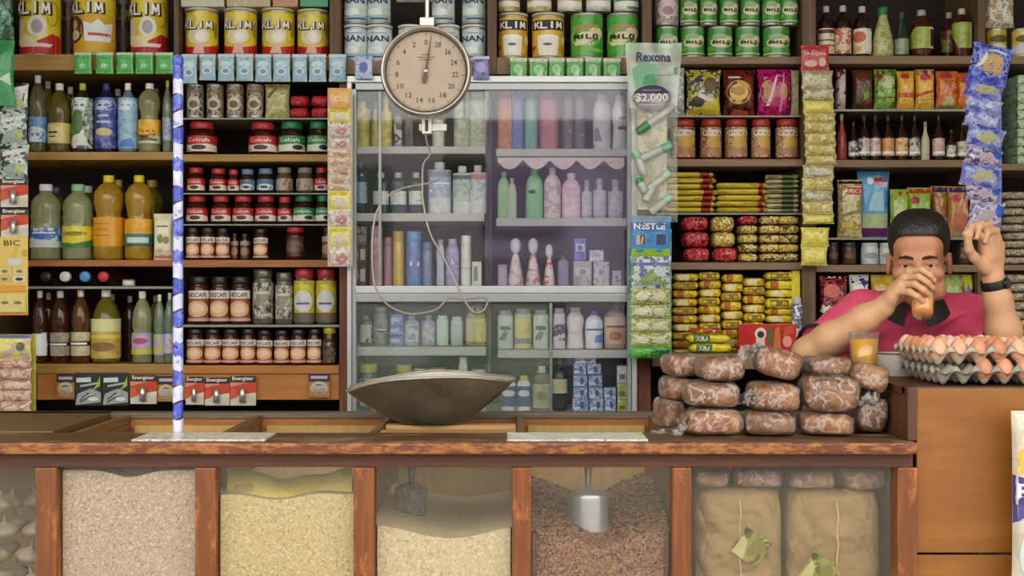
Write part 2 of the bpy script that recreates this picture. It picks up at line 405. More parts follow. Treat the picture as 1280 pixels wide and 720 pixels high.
bay('wooden shelf bay holding noodles and yellow packs', 815, 1003, 0, (17, W_SIDE), [(71, 80, W_SHG), (144, 145.7, GL_EDGE), (199, 208, W_SHG), (266, 268, GL_EDGE), (328, 337, W_SHG), (447, 458, W_SHG)])
link('side_panel', MB().box(X(796, YS) - X(909, YS), X(815, YS) - X(909, YS) - .001, .03, .37, 0, Z(95, YS), W_SIDE2, .002).mesh(), bpy.data.objects['shelf_bay.004'])
bay('wooden shelf bay behind the man in pink shirt', 1020, 1222, 0, (10, W_SIDE), [(70, 80, W_SHG), (136, 138.5, GL_EDGE), (200, 209, W_SHG), (297, 299.5, GL_EDGE), (331, 340, W_SHG), (420, 429, W_SHG)])
bay('wooden shelf bay at far right behind raised hand', 1232, 1420, 0, 10, [(70, 80, W_SHG), (205, 213, W_SHG), (331, 338, W_SHG), (470, 478, W_SHG)])

link('ledge_board', MB().box(X(838, YS)-X(909, YS), X(1001, YS)-X(909, YS), -.15, -.005, Z(458, YS), Z(441.3, YS-.075), W_SHG, .002).mesh(), bpy.data.objects['shelf_bay.004'])
# ================================================================== glass cabinet
YC = 4.50
ALU = S('#c3c6c2', .35, .55, .06, 8); ALU2 = S('#a3a8a5', .35, .55, .06, 8)
cab = thing('display_cabinet', 'aluminium framed glass display cabinet full of toiletries in middle of shelves', 'cabinet', None, (X(614, YC), YC, 0))
ccx = cab.location.x
def cb(name, x0, x1, y0, y1, d0, d1, m, bev=.0, par=None):
    return link(name, MB().box(X(x0, YC)-ccx, X(x1, YC)-ccx, d0, d1, Z(y1, YC), Z(y0, YC), m, bev).mesh(), par or cab)
cb('top_rail', 434, 796, 95, 103, -.005, .04, ALU, .002); cb('top_rail', 440, 790, 103.3, 112, .004, .04, ALU2, .002)
zbot = 0.35
def post(name, x0, x1, d0, d1, m, y0=103, y1=None):
    z0 = zbot if y1 is None else Z(y1, YC)
    return link(name, MB().box(X(x0, YC)-ccx, X(x1, YC)-ccx, d0, d1, z0, Z(y0, YC), m, .002).mesh(), cab)
post('stile', 434, 439.5, -.005, .04, ALU); post('stile', 440, 445, .004, .04, ALU2)
post('stile', 784.5, 789.5, .004, .04, ALU2); post('stile', 790, 796, -.005, .04, ALU)
cb('middle_rail', 445, 784.4, 357.5, 366.5, -.003, .04, ALU, .002); cb('middle_rail', 445, 784.4, 367, 377.5, .002, .04, ALU2, .002)
cb('bottom_rail', 445, 784.4, 515, 530, -.003, .04, ALU, .002)
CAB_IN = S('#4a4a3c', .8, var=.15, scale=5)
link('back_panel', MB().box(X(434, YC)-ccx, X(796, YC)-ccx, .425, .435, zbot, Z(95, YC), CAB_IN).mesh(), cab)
for x0, x1 in ((434, 437), (793, 796)):
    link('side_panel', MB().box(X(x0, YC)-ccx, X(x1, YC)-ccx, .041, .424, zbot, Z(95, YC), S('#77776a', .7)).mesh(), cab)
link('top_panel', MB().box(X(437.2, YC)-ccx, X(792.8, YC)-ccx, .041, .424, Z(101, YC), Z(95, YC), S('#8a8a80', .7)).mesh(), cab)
SHL = S('#b7bab0', .5, var=.05)
CSH = {}
for nm, x0, x1, y0, y1 in (('l1', 437.5, 606, 184, 193), ('r1', 620, 792, 187, 196), ('l2', 437.5, 605, 267, 277), ('r2', 620, 792, 273, 283),
                           ('l3', 437.5, 607, 433, 444), ('r3', 622, 792, 437, 447), ('m', 437.5, 792, 357.8, 364), ('b', 437.5, 792, 515, 522)):
    link('shelf_board', MB().box(X(x0, YC)-ccx, X(x1, YC)-ccx, .06, .42, Z(y1, YC+.085), Z(y0, YC+.085), SHL, .002).mesh(), cab)
    CSH[nm] = y0
link('partition', MB().box(X(611.9, YC)-ccx, X(613.3, YC)-ccx, .1, .42, Z(357, YC), Z(112.3, YC), S('#5a584c', .7)).mesh(), cab)
link('partition', MB().box(X(609, YC)-ccx, X(613, YC)-ccx, .1, .42, Z(514, YC), Z(378, YC), S('#5a584c', .7)).mesh(), cab)
# scalloped paper fringe under the upper right shelf
fr = MB(); pts = []; n = 60
fx = lambda u: X(622 + 160*u, YC) - ccx
top = [(fx(i/n), .055, Z(195, YC)) for i in range(n+1)]
low = [(fx(i/n), .055, Z(198 + 12*abs(math.sin(PI*4.7*i/n + .2)), YC)) for i in range(n+1)]
fr.add(top + low, [(i, i+1, n+2+i, n+1+i) for i in range(n)], S('#d9c6c4', .8))
link('shelf_fringe', fr.mesh(), cab)
# sliding panes
GP_L = PANE('#c9d2c0', .02, 4); GP_R = PANE('#b4a6d0', .085, 3.5); GP_LL = PANE('#c4d6c2', .09, 3); GP_LR = PANE('#aeb4c4', .03, 4)  # upper right pane: street reflection painted in as a lavender film
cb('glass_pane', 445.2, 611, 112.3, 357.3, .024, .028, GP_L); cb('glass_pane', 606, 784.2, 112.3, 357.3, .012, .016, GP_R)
cb('glass_pane', 445.2, 690, 377.8, 514.8, .024, .028, GP_LL); cb('glass_pane', 686, 784.2, 377.8, 514.8, .012, .016, GP_LR)
CHR = S('#8f938f', .35, .6)
post('pane_edge', 472.5, 476, .017, .030, CHR, 113, 357); post('pane_edge', 687, 690.5, .006, .011, CHR, 379, 514)
cb('lock', 438, 444, 482, 486, -.012, -.006, S('#3a342c', .4, .6))

# ================================================================== counter
ZT = 0.943
W_TOP = WD('#4a2f18', '#6e4c28', 'x', 6, .45, '#8a7350', 14, .58)
W_EDGE = WD('#5c2e16', '#80461c', 'x', 6, .45, '#98602c', 70, .52, .3)
W_APR = WD('#4a260f', '#633614', 'x', 6, .5)
W_POST = WD('#683a16', '#905220', 'z', 5, .42, '#a8622c', 26, .60)
W_IN = WD('#8a5523', '#a86f30', 'x', 5, .5)
W_INS = WD('#6d4a26', '#8a6234', 'y', 5, .5)
W_BIN = WD('#a8884e', '#bd9c60', 'z', 4, .7)
ctr = thing('shop_counter', 'long worn brown wooden counter with glass fronted grain bins', 'counter', None, (0, 2.96, 0))
def cbx(name, x0, x1, y0, y1, z0, z1, m, bev=.002, par=None):
    return link(name, MB().box(x0, x1, y0 - 2.96, y1 - 2.96, z0, z1, m, bev).mesh(), par or ctr)
XL, XR = -1.75, X(1146, 2.96)
cbx('front_ledge', XL, XR, 2.975, 3.16, ZT - .026, ZT, W_TOP, .004)
cbx('worn_nosing', XL, XR, 2.95, 2.9745, ZT - .0265, ZT, W_EDGE, .006)
cbx('apron', XL, XR - .001, 2.985, 3.005, Z(584, 2.985), ZT - .027, W_APR)
POSTS = [(45, 71), (244, 270), (442, 468), (640, 664), (840, 864), (1121, 1146)]
for a, b in POSTS: cbx('post', X(a, 2.985), X(b, 2.985), 2.98, 3.03, 0.0, Z(584.2, 2.985), W_POST, .004)
cbx('post', XL, XL + .046, 2.98, 3.03, 0.0, Z(584.2, 2.985), W_POST, .004)
cbx('kick_board', XL, XR - .01, 2.99, 3.005, 0.03, 0.50, WD('#5a2c12', '#7a4119', 'x', 4))
cbx('back_board', XL, XR, 3.62, 3.645, 0.03, ZT, W_IN)
cbx('bin_floor', XL + .05, XR - .03, 3.035, 3.615, .44, .46, W_BIN)
EDG = [XL + .02] + [X((a+b)/2, 2.985) for a, b in POSTS]
for e in EDG: cbx('bin_divider', e - .009, e + .009, 3.031, 3.619, .461, ZT - .027, W_INS)
for e in EDG[1:6]: cbx('bin_divider', e - .009, e + .009, 3.161, 3.619, ZT - .026, ZT - .002, W_INS)
for i in range(6):
    a = X(POSTS[i-1][1], 2.985) if i else XL + .046
    cbx('glass_pane', a + .001, X(POSTS[i][0], 2.985) - .001, 3.008, 3.012, .505, Z(584.5, 2.985), PANE('#b9a880', .03, 5), 0)
    if i < 5: cbx('bin_back', a, X(POSTS[i][0], 2.985), 3.60, 3.617, .461, ZT - .03, W_BIN)
cbx('bread_board', EDG[5] + .01, XR, 3.1605, 3.6195, ZT - .026, ZT, W_TOP, .003)
cbx('bin_lid', XL, X(122, 3.5), 3.1605, 3.66, ZT - .015, ZT + .004, WD('#5d4322', '#7d5c30', 'x', 5), .003)
cbx('bin_slat', EDG[3] + .012, EDG[4] - .012, 3.365, 3.415, ZT - .02, ZT - .004, WD('#a37a48', '#bd935c', 'x', 5), .003)
cbx('bin_lid', EDG[3] + .012, EDG[4] - .012, 3.1605, 3.27, ZT - .02, ZT - .004, WD('#a37a48', '#bd935c', 'x', 5), .003)
link('rear_lip', MB().box(XL, XR, .655, .715, ZT - .012, ZT + .004, WD('#5b5040', '#766853', 'x', 6), .003).mesh(), ctr)
# two worn white tiles let into the ledge
MARB = PR(['#b9b6a4', '#cfcbb8', '#dedbcb', '#a59d86'], 30, .3)
for a, b, lab in ((176, 338, 'worn white marble slab on counter ledge below the striped pole'), (634, 806, 'worn white marble slab on counter ledge right of scale pan')):
    m = MB(); x0, x1 = X(a, 3.05), X(b, 3.05); c = (x0 + x1)/2; k = random.Random(a)
    top = []; N = 40
    for i in range(N): top.append((x0 - c + (x1-x0)*i/(N-1), -.075 + k.uniform(-.004, .004)))
    for i in range(N): top.append((x1 - c - (x1-x0)*i/(N-1), .072 + k.uniform(-.004, .004)))
    nn = len(top); vs = [(x, y, 0) for x, y in top] + [(x, y, .004) for x, y in top]
    m.add(vs, [tuple(range(nn, 2*nn))] + [(i, (i+1) % nn, nn+(i+1) % nn, nn+i) for i in range(nn)], MARB)
    tag(link('marble_slab', m.mesh(), None, (c, 3.054, ZT + .0006)), lab, 'slab')

# ================================================================== tall plywood desk at the right
PLY = WD('#7c4c18', '#966224', 'x', 3, .4, freq=6); PLYD = WD('#4a2a12', '#63391a', 'z', 5, .5)
ZD = 1.30 - 124/F*2.99
dk = thing('plywood_desk', 'orange plywood desk front standing at right end of counter', 'desk', None, (1.4, 2.985, 0))
DX0, DX1 = X(1147, 2.985), 2.0
link('front_panel', MB().box(DX0-1.4, .6, 0.005, .02, Z(693, 2.985)+.003, ZD-.003, PLY, .002).mesh(), dk)
link('lower_panel', MB().box(DX0-1.4, .6, 0.007, .02, 0.0, Z(693, 2.985)-.003, PLY, .002).mesh(), dk)
link('corner_post', MB().box(X(1129, 3.02)-1.4, DX0-1.4-.001, .0, .05, ZT + .001, ZD, PLYD, .003).mesh(), dk)
link('desk_top', MB().box(X(1129, 3.02)-1.4, .6, .021, .512, ZD-.02, ZD, PLYD, .003).mesh(), dk)
link('top_extension', MB().box(.865-1.4, X(1129, 3.02)-1.4-.001, .235, .512, ZD-.02, ZD, PLYD, .003).mesh(), dk)
link('side_panel', MB().box(X(1129, 3.02)-1.4, X(1129, 3.02)-1.38, .051, .512, ZT + .001, ZD-.021, PLYD, .002).mesh(), dk)
link('side_panel', MB().box(.58, .6, .021, .512, 0, ZD-.021, PLYD, .002).mesh(), dk)
link('rear_leg', MB().box(X(1150, 3.02)-1.4+.02, X(1150, 3.02)-1.34, .46, .51, 0, ZD-.021, PLYD, .002).mesh(), dk)
# ================================================================== goods: builders
RIM = S('#b9b9b0', .3, .75)
def tin(w, h, body, layers, lid=None, key=None):
    w, h = q3(w), q3(h); R = w/2
    if lid: h -= .008
    def fn():
        b = MB().lathe([(R*.94, 0), (R*.985, .001), (R*.985, .006), (R*.96, .008), (R*.96, h-.008), (R*.985, h-.006), (R*.985, h-.001), (R*.94, h)], RIM, 24)
        l = MB(); l.grid(lambda u, v: ((R*.97)*math.cos(2*PI*u), (R*.97)*math.sin(2*PI*u), .009 + v*(h-.018)), 28, 1, body)
        draw(l, layers, cyl(R*.97, .009, h-.018))
        p = [('tin_body', b.mesh()), ('printed_wrap', l.mesh())]
        if lid: p.append(('lid', MB().lathe([(R*.99, h+.0005), (R*1.0, h+.002), (R*1.0, h+.007), (R*.95, h+.008)], lid, 24).mesh()))
        return p
    return cached(('tin', w, h, key), fn)
PROF = {
 'water': [(.88, 0), (.97, .03), (.97, .36), (.86, .43), (.97, .5), (.97, .62), (.82, .75), (.5, .85), (.3, .89), (.3, .93)],
 'soft': [(.85, 0), (.95, .04), (.86, .12), (.95, .25), (.97, .55), (.9, .66), (.66, .78), (.4, .86), (.27, .9), (.27, .93)],
 'oil': [(.9, 0), (1, .03), (1, .38), (.93, .42), (.8, .5), (.82, .56), (.97, .66), (.97, .78), (.72, .87), (.36, .91), (.28, .93), (.28, .95)],
 'wide': [(.92, 0), (1, .03), (.96, .2), (1, .34), (1, .44), (.93, .5), (1, .56), (.93, .62), (.98, .68), (.93, .74), (.86, .8), (.5, .87), (.36, .9), (.36, .93)],
 'sauce': [(.92, 0), (1, .03), (1, .5), (.85, .58), (.5, .7), (.33, .8), (.3, .95)],
 'cone': [(.9, 0), (1, .03), (1, .28), (.8, .5), (.55, .7), (.42, .8), (.42, .93)],
 'syrup': [(.92, 0), (1, .03), (1, .62), (.9, .72), (.5, .8), (.33, .84), (.33, .92)],
 'lotion': [(.94, 0), (1, .02), (1, .6), (.92, .74), (.6, .84), (.36, .86), (.36, .88)],
 'curvy': [(.9, 0), (.98, .03), (.92, .25), (.84, .4), (1, .62), (.96, .76), (.7, .86), (.5, .88), (.5, .9)],
 'square': [(.98, 0), (1, .02), (1, .7), (.98, .76), (.8, .82), (.4, .86), (.4, .88)],
 'talc': [(.98, 0), (1, .01), (1, .84), (.9, .88), (.7, .89), (.7, .9)],
 'spray': [(.98, 0), (1, .01), (1, .76), (.92, .8), (.92, .81)],
 'jar': [(.86, 0), (.98, .05), (1, .12), (1, .52), (.9, .68), (.7, .76), (.7, .8)],
 'tall': [(.9, 0), (1, .03), (1, .7), (.92, .78), (.84, .82), (.84, .84)],
 'squat': [(.94, 0), (1, .04), (1, .7), (.96, .78), (.9, .82), (.9, .84)],
}
CAPZ = {'water': (.9, .34), 'soft': (.9, .32), 'oil': (.92, .36), 'wide': (.91, .42), 'sauce': (.86, .36), 'cone': (.84, .5), 'syrup': (.88, .38),
        'lotion': (.87, .42), 'curvy': (.88, .6), 'square': (.87, .46), 'talc': (.885, .78), 'spray': (.805, .97), 'jar': (.78, .8), 'tall': (.83, .9), 'squat': (.83, .95)}
def bottle(w, h, kind, body, cap, layers=(), v0=.1, v1=.45, sq=1.0, pw=2.0, key=None, wrap=None, capb=None, coll=None):
    w, h = q3(w), q3(h); R = w/2
    def fn():
        b = MB().lathe([(r*R, z*h) for r, z in PROF[kind]], body, 22, sq, pw=pw)
        cz, cr = CAPZ[kind]
        c = MB(); n = 18
        c.lathe([(cr*R*.98, cz*h), (cr*R, cz*h+.001), (cr*R, h-.003), (cr*R*.92, h)], cap, n, sq if cr > .55 else max(sq, .8), pw=pw if cr > .7 else 2.0)
        if coll: c.lathe([(cr*R*1.08, (cz-.03)*h), (cr*R*1.08, cz*h+.0006)], coll, n)
        p = [('bottle_body' if kind not in ('jar', 'tall', 'squat') else 'jar_body', b.mesh()), ('cap' if kind not in ('jar', 'tall', 'squat', 'spray', 'talc') else 'lid', c.mesh())]
        if layers or wrap:
            l = MB(); RR = R*1.012
            if wrap: l.grid(lambda u, v: (RR*math.cos(2*PI*u), RR*sq*math.sin(2*PI*u), h*(v0+(v1-v0)*v)), 26, 2, wrap) if pw == 2.0 else l.grid(lambda u, v: (RR*math.copysign(abs(math.cos(2*PI*u))**(2/pw), math.cos(2*PI*u)), RR*sq*math.copysign(abs(math.sin(2*PI*u))**(2/pw), math.sin(2*PI*u)), h*(v0+(v1-v0)*v)), 40, 2, wrap)
            draw(l, layers, cyl(RR, h*v0, h*(v1-v0), sq) if pw == 2.0 else flat(2*RR*.86, h*(v1-v0), -RR*sq, h*v0))
            p.append(('paper_label', l.mesh()))
        return p
    return cached(('bot', w, h, kind, sq, key), fn)
def pillow_surf(w, h, t, seal=.06, ripple=0.0):
    def f(u, v, o):
        s = max(0.0, 1-abs(2*u-1)**5); q = max(0.0, 1-abs((v-.5)/(.5-seal))**3) if abs(v-.5) < .5-seal else 0.0
        y = -(t/2)*s**.5*q**.5 - .0006
        if ripple: y += ripple*math.sin(u*19+v*7)*math.sin(v*23-u*5)*s
        wv = w*(1-.06*q)
        return ((u-.5)*wv, y-o, v*h)
    return f
def pouch(w, h, t, body, layers=(), key=None, seal=.06, ripple=.0015, part='pouch_body', back=None):
    w, h, t = q3(w), q3(h), q3(t)
    def fn():
        f = pillow_surf(w, h, t, seal, ripple); m = MB()
        m.grid(lambda u, v: f(u, v, 0), 14, 16, body); m.grid(lambda u, v: (lambda p: (p[0], -p[1], p[2]))(f(1-u, v, 0)), 14, 16, back or body)
        p = [(part, m.mesh())]
        if layers:
            l = MB(); draw(l, layers, f); p.append(('printing', l.mesh()))
        return p
    return cached(('pou', w, h, t, key), fn)
def carton(w, h, d, body, layers=(), key=None, bev=.0015, side=None):
    w, h, d = q3(w), q3(h), q3(d)
    def fn():
        p = [('carton_body', MB().box(-w/2, w/2, -d/2, d/2, 0, h, body, bev).mesh())]
        if layers:
            l = MB(); draw(l, layers, flat(w, h, -d/2)); p.append(('printing', l.mesh()))
        return p
    return cached(('car', w, h, d, key), fn)
def brick(w, h, d, body, key=None, seed=0, layers=(), blunt=.5, part='pack_body', sq=.55):
    """soft flow-wrapped pack lying flat, long side to the front, crimped at both ends"""
    w, h, d = q3(w), q3(h), q3(d)
    def fn():
        k = random.Random(seed); ph = k.uniform(0, 6)
        def f(u, v):
            a = 2*PI*v; e = abs(2*u-1); q = max(0, 1-max(0, (e-.72)/.28)**2.2) if e < 1 else 0
            q = max(q, blunt if e < .97 else .12); ca, sa = math.cos(a), math.sin(a)
            ca = math.copysign(abs(ca)**sq, ca); sa = math.copysign(abs(sa)**sq, sa)
            rp = 1 + .05*math.sin(u*21+ph+a*2) + .04*math.sin(a*3+u*9)
            return ((u-.5)*w, -ca*d/2*(.35+.65*q)*rp, h/2 + sa*h/2*q*rp*.97)
        m = MB(); m.grid(f, 16, 18, body); p = [(part, m.mesh())]
        if layers:
            l = MB(); draw(l, layers, lambda u, v, o: (lambda q: (q[0], q[1]-o, q[2]))(f(u, .0 + (v-.5)*.36)), .0004, .0008); p.append(('printing', l.mesh()))
        return p
    return cached(('bri', w, h, d, key, seed), fn)

LIMS = [(-400, 216.5), (223.5, 423.5), (426, 608.5), (621, 802.5), (815, 1002.5), (1020, 1221.5), (1232, 1419)]
def clampx(cx, wd, Y, mid):
    if Y < YS or Y > YS + .3: lim = [(437.5, 792.5)] if abs(Y - CF) < .001 else []; pl = YC
    else: lim = LIMS; pl = YS
    for a, b in lim:
        if a - 6 <= mid <= b + 6:
            lo, hi = X(a, pl) + wd/2 + .0015, X(b, pl) - wd/2 - .0015
            if lo > hi: return cx
            return min(max(cx, lo), hi)
    return cx
CF = YC + .085
def place(name, x0, x1, ytop, ybase, parts_fn, label, cat, group=None, Y=YS+.02, dpt=None, rot=(0, 0, 0), sink=0):
    """box in the photo -> parts_fn(w, h) standing with its front at depth Y"""
    wd = (x1-x0)/F*Y
    if Y >= YS and Y < YS + .3: zb = Z(ybase, YS); zt = Z(ytop, YS if Y < YS + .05 else Y)
    else: zb = Z(ybase, Y); zt = Z(ytop, Y)
    h = zt - zb
    d = wd/2 if dpt is None else dpt/2
    parts = parts_fn(wd, h)
    cx = clampx(X((x0+x1)/2, Y)*(Y+d)/Y, wd, Y, (x0+x1)/2)
    return put(name, parts, label, cat, (cx, Y+d, zb + .0004 - sink), rot, group)
def rowof(name, spans, ybase, fn, desc, where, cat, group, **k):
    """spans: (x0, x1, ytop) each"""
    for i, s in enumerate(spans):
        place(name, s[0], s[1], s[2], ybase, fn, nth(desc, i, len(spans), where), cat, group, **k)

BLK, WHT, RED = '#14110e', '#f2efe6', '#c01c1c'
# ---- tins
YEL = PR(['#d8c020', '#e6d23c', '#cfae1c'], 18, .3)
def klim_a(w, h):
    L = [('p', [(0.02, 0), (.98, 0), (.98, .3), (.8, .34), (.55, .2), (.3, .17), (.1, .26), (.02, .24)], RED), ('e', .2, .42, .14, .2, '#d9cfb0'), ('e', .55, .45, .15, .18, '#e9e4d4'), ('e', .55, .45, .09, .12, '#a9a6a8'),
         ('e', .36, .2, .2, .1, '#e7d9a6'), ('p', [(.3, .1), (.75, .1), (.8, .16), (.4, .17)], '#e9d4c8'), ('e', .8, .68, .1, .22, '#a39320'), ('e', .78, .68, .085, .2, '#dcc628'),
         ('s', 'KLIM', .47, .755, .62, .19, .14, BLK), ('s', 'KLIM', .455, .763, .61, .18, .07, WHT)]
    return tin(w, h, YEL, L, S('#d9cf9a', .4), 'ka')
def klim_photo(w, h):
    L = [('r', .02, 0, .98, .7, '#d8a92c'), ('e', .25, .42, .18, .24, '#4a2a14'), ('e', .24, .5, .07, .09, '#c99a76'), ('e', .24, .32, .12, .09, '#d9c7a8'), ('p', [(.45, .2), (.85, .2), (.9, .55), (.75, .5), (.65, .6), (.55, .5), (.42, .55)], '#dfe6e2'),
         ('r', .5, .3, .85, .35, '#c0392b'), ('s', 'KLIM', .45, .785, .60, .17, .14, BLK), ('s', 'KLIM', .435, .793, .59, .16, .07, WHT)]
    return tin(w, h, YEL, L, S('#d9cf9a', .4), 'kp')
def klim_b(w, h):
    L = [('p', [(0.02, 0), (.98, 0), (.98, .28), (.75, .2), (.5, .16), (.25, .2), (.02, .3)], '#c3201c'), ('e', .5, .46, .27, .26, '#d3c23a'), ('e', .5, .44, .22, .21, '#e4dcb0'), ('e', .55, .42, .1, .13, '#f0eae2'), ('p', [(.4, .02), (.62, .02), (.58, .26), (.46, .26)], '#e8b8a4'),
         ('e', .32, .8, .12, .09, '#cfc7a0'), ('e', .86, .6, .05, .2, '#97891c'), ('s', 'KLIM', .49, .69, .60, .16, .14, BLK), ('s', 'KLIM', .48, .697, .59, .15, .075, WHT)]
    return tin(w, h, YEL, L, S('#d9cf9a', .4), 'kb')
GOLD = PR(['#d9a62a', '#e6bb3e', '#cf9a22'], 18, .3)
def klim_y(w, h):
    L = [('p', [(.3, .02), (.68, .02), (.72, .5), (.26, .5)], '#f3eee0'), ('e', .48, .5, .22, .05, '#fbf8f0'), ('e', .48, .3, .09, .035, '#6a5a78'), ('p', [(.08, .12), (.24, .2), (.2, .3), (.06, .26)], '#b0532c'), ('e', .84, .42, .08, .12, '#e8d28a'),
         ('r', .14, .67, .84, .92, '#241a10'), ('s', 'KLIM', .49, .795, .60, .16, .085, WHT)]
    return tin(w, h, GOLD, L, S('#d9cf9a', .4), 'ky')
GRN = PR(['#46a02c', '#56b03a', '#74c44c'], 14, .3)
def milo(w, h):
    L = [('e', .44, .46, .34, .2, '#e6dfb2'), ('e', .62, .56, .22, .15, '#e6dfb2'), ('e', .42, .68, .28, .1, '#7fae60'), ('p', [(.2, .62), (.75, .7), (.72, .78), (.3, .72)], '#b98a5e'), ('e', .3, .3, .08, .05, '#dfe48a'), ('e', .66, .14, .2, .05, '#7cc25c'),
         ('s', 'MILO', .46, .47, .50, .10, .10, '#2a1608')]
    return tin(w, h, GRN, L, None, 'mi')
def milo_dk(w, h):
    L = [('e', .5, .48, .3, .2, '#e2ddb6'), ('e', .66, .6, .2, .14, '#e2ddb6'), ('e', .46, .7, .2, .1, '#9db98a'), ('r', .1, .04, .9, .09, '#c8d6a0'), ('e', .2, .25, .12, .1, '#64b13c'), ('s', 'MILO', .52, .48, .44, .10, .10, '#2a1608')]
    return tin(w, h, PR(['#3c8c34', '#4a9c40', '#6cb454'], 16, .3), L, None, 'md')
NANB = PR(['#c3d3da', '#d3dfe2', '#b4c9d4'], 12, .35)
def nan(w, h):
    L = [('r', .05, .02, .95, .2, '#9fc0cc'), ('e', .4, .3, .25, .12, '#e8f0f0'), ('e', .7, .34, .1, .12, '#c9d8b8'), ('r', .3, .05, .8, .1, '#3d4e5e'), ('t', 'NAN', .46, .68, .62, .2, '#1c2c44', .02), ('r', .3, .85, .7, .88, '#8aa0b0')]
    return tin(w, h, NANB, L, S('#e6e9e6', .4), 'na')
def creamtin(w, h):
    return tin(w, h, PR(['#cfc6a6', '#bfae88', '#8d7aa0', '#ded6ba'], 40, .35), [('e', .5, .5, .3, .3, '#d9c7c9'), ('e', .5, .4, .15, .15, '#a57f95')], None, 'ct')
def cookie(w, h):
    return tin(w, h, PR(['#4a3a2c', '#8a7a5e', '#b9ae92', '#2c2018', '#6e5a44'], 60, .35), [('e', .5, .4, .28, .22, '#c9c1a8'), ('e', .5, .38, .16, .13, '#6b5038'), ('r', .15, .76, .85, .88, '#7a6a48')], None, 'ck')
where = 'on the top shelf at far left'
for x0, x1, ty, fn, lab in ((25, 77, -16, klim_a, 'yellow milk tin with red base on top shelf, leftmost in photo'), (92, 145, -14, klim_photo, 'yellow milk tin with brown portrait panel between two red-based tins'), (163, 211, -14, klim_a, 'yellow milk tin with red base beside the post left of pale blue sachets')):
    place('milk_tin', x0, x1, ty, 67.5, fn, lab, 'tin', 'large yellow milk tins')
DKT = lambda w, h: tin(w, h, PR(['#33200f', '#4a2f18', '#5d4326'], 20, .4), [('t', 'KLIM', .5, .75, .6, .2, '#8a7858', .03), ('e', .5, .35, .3, .2, '#54401f')], None, 'kd')
for i, (x0, x1) in enumerate(((72, 100), (140, 168))):
    place('milk_tin', x0, x1, -6, 67.5, DKT, 'dark brown tin standing behind the %s yellow milk tins' % ('left two', 'right two')[i], 'tin', None, Y=YS+.19)
rowof('milk_tin', [(228, 271, 7), (280, 322, 7), (327, 369, 7), (371, 412, 8)], 69.5, klim_b, 'yellow milk tin with red base', 'above pale blue sachets', 'tin', 'yellow milk tins above the blue sachets')
for i, (x0, x1, c, lab) in enumerate(((226, 280, '#c9c6b4', 'grey white'), (287, 342, '#b8ab8c', 'mottled cream'), (344, 376, '#b98a62', 'tan'), (378, 413, '#3f9a74', 'teal green'))):
    place('carton', x0, x1, -14, 6.6, lambda w, h: carton(w, h, .11, PR([c, c, '#d8d4c4' if i < 2 else c], 60, .4), key=('tb', c)), lab + ' carton lying on the red-based milk tins', 'carton', None, Y=YS+.022, dpt=.11)
rowof('milk_tin', [(425, 456, 28), (458, 491, 28), (497, 529, 28), (545, 575, 28), (577, 609, 28)], 75.5, nan, 'white baby milk tin', 'in lower tier behind dial scale', 'tin', 'white baby milk tins')
rowof('milk_tin', [(425, 456, -20), (458, 489, -20), (539, 569, -20), (577, 608, -20)], 27.5, nan, 'white baby milk tin', 'in upper tier above dial scale', 'tin', 'white baby milk tins')
rowof('milk_tin', [(621, 660, 13), (664, 706, 13)], 71.5, klim_y, 'golden milk tin with white glass', 'above hanging green sachets', 'tin', 'golden milk tins')
rowof('chocolate_drink_tin', [(712, 755, 13), (761, 803, 13)], 71.5, milo, 'large green chocolate drink tin', 'above hanging green sachets', 'tin', 'large green chocolate drink tins')
for i, (x0, x1, c, lab) in enumerate(((619, 648, ['#b59a2c', '#cdb54a'], 'olive yellow tin atop left golden milk tin'), (658, 690, ['#cfcab8', '#c0a83c'], 'white and yellow tin atop right golden milk tin'), (696, 728, ['#c9b14a', '#e4ddc4'], 'yellow white tin over gap beside green chocolate tin'), (732, 764, ['#d8dcd4', '#b8c8c0'], 'white tin atop left large green chocolate tin'), (770, 803, ['#3fa06a', '#d8e4d8'], 'mint green tin atop right large green chocolate tin'))):
    place('small_tin', x0, x1, -28, 11.6, lambda w, h: tin(w, h, PR(c, 16, .35), [('r', .1, .1, .9, .3, WHT)], None, ('st', i)), lab, 'tin', None, Y=YS+.03)
place('milk_tin', 818, 849, -14, 29.6, creamtin, 'cream patterned tin atop leftmost of the small green chocolate tins', 'tin')
rowof('chocolate_drink_tin', [(850, 872.5, -10), (874, 897, -10), (899, 923, -10), (925, 950, -10), (952, 976, -10), (978, 1002, -10)], 29.6, milo_dk, 'small green chocolate drink tin', 'in upper tier', 'tin', 'small green chocolate drink tins')
rowof('chocolate_drink_tin', [(819, 848, 30), (850, 881, 30), (883, 916, 30), (918, 950, 30), (952, 988, 30)], 70.5, milo_dk, 'small green chocolate drink tin', 'in lower tier', 'tin', 'small green chocolate drink tins')

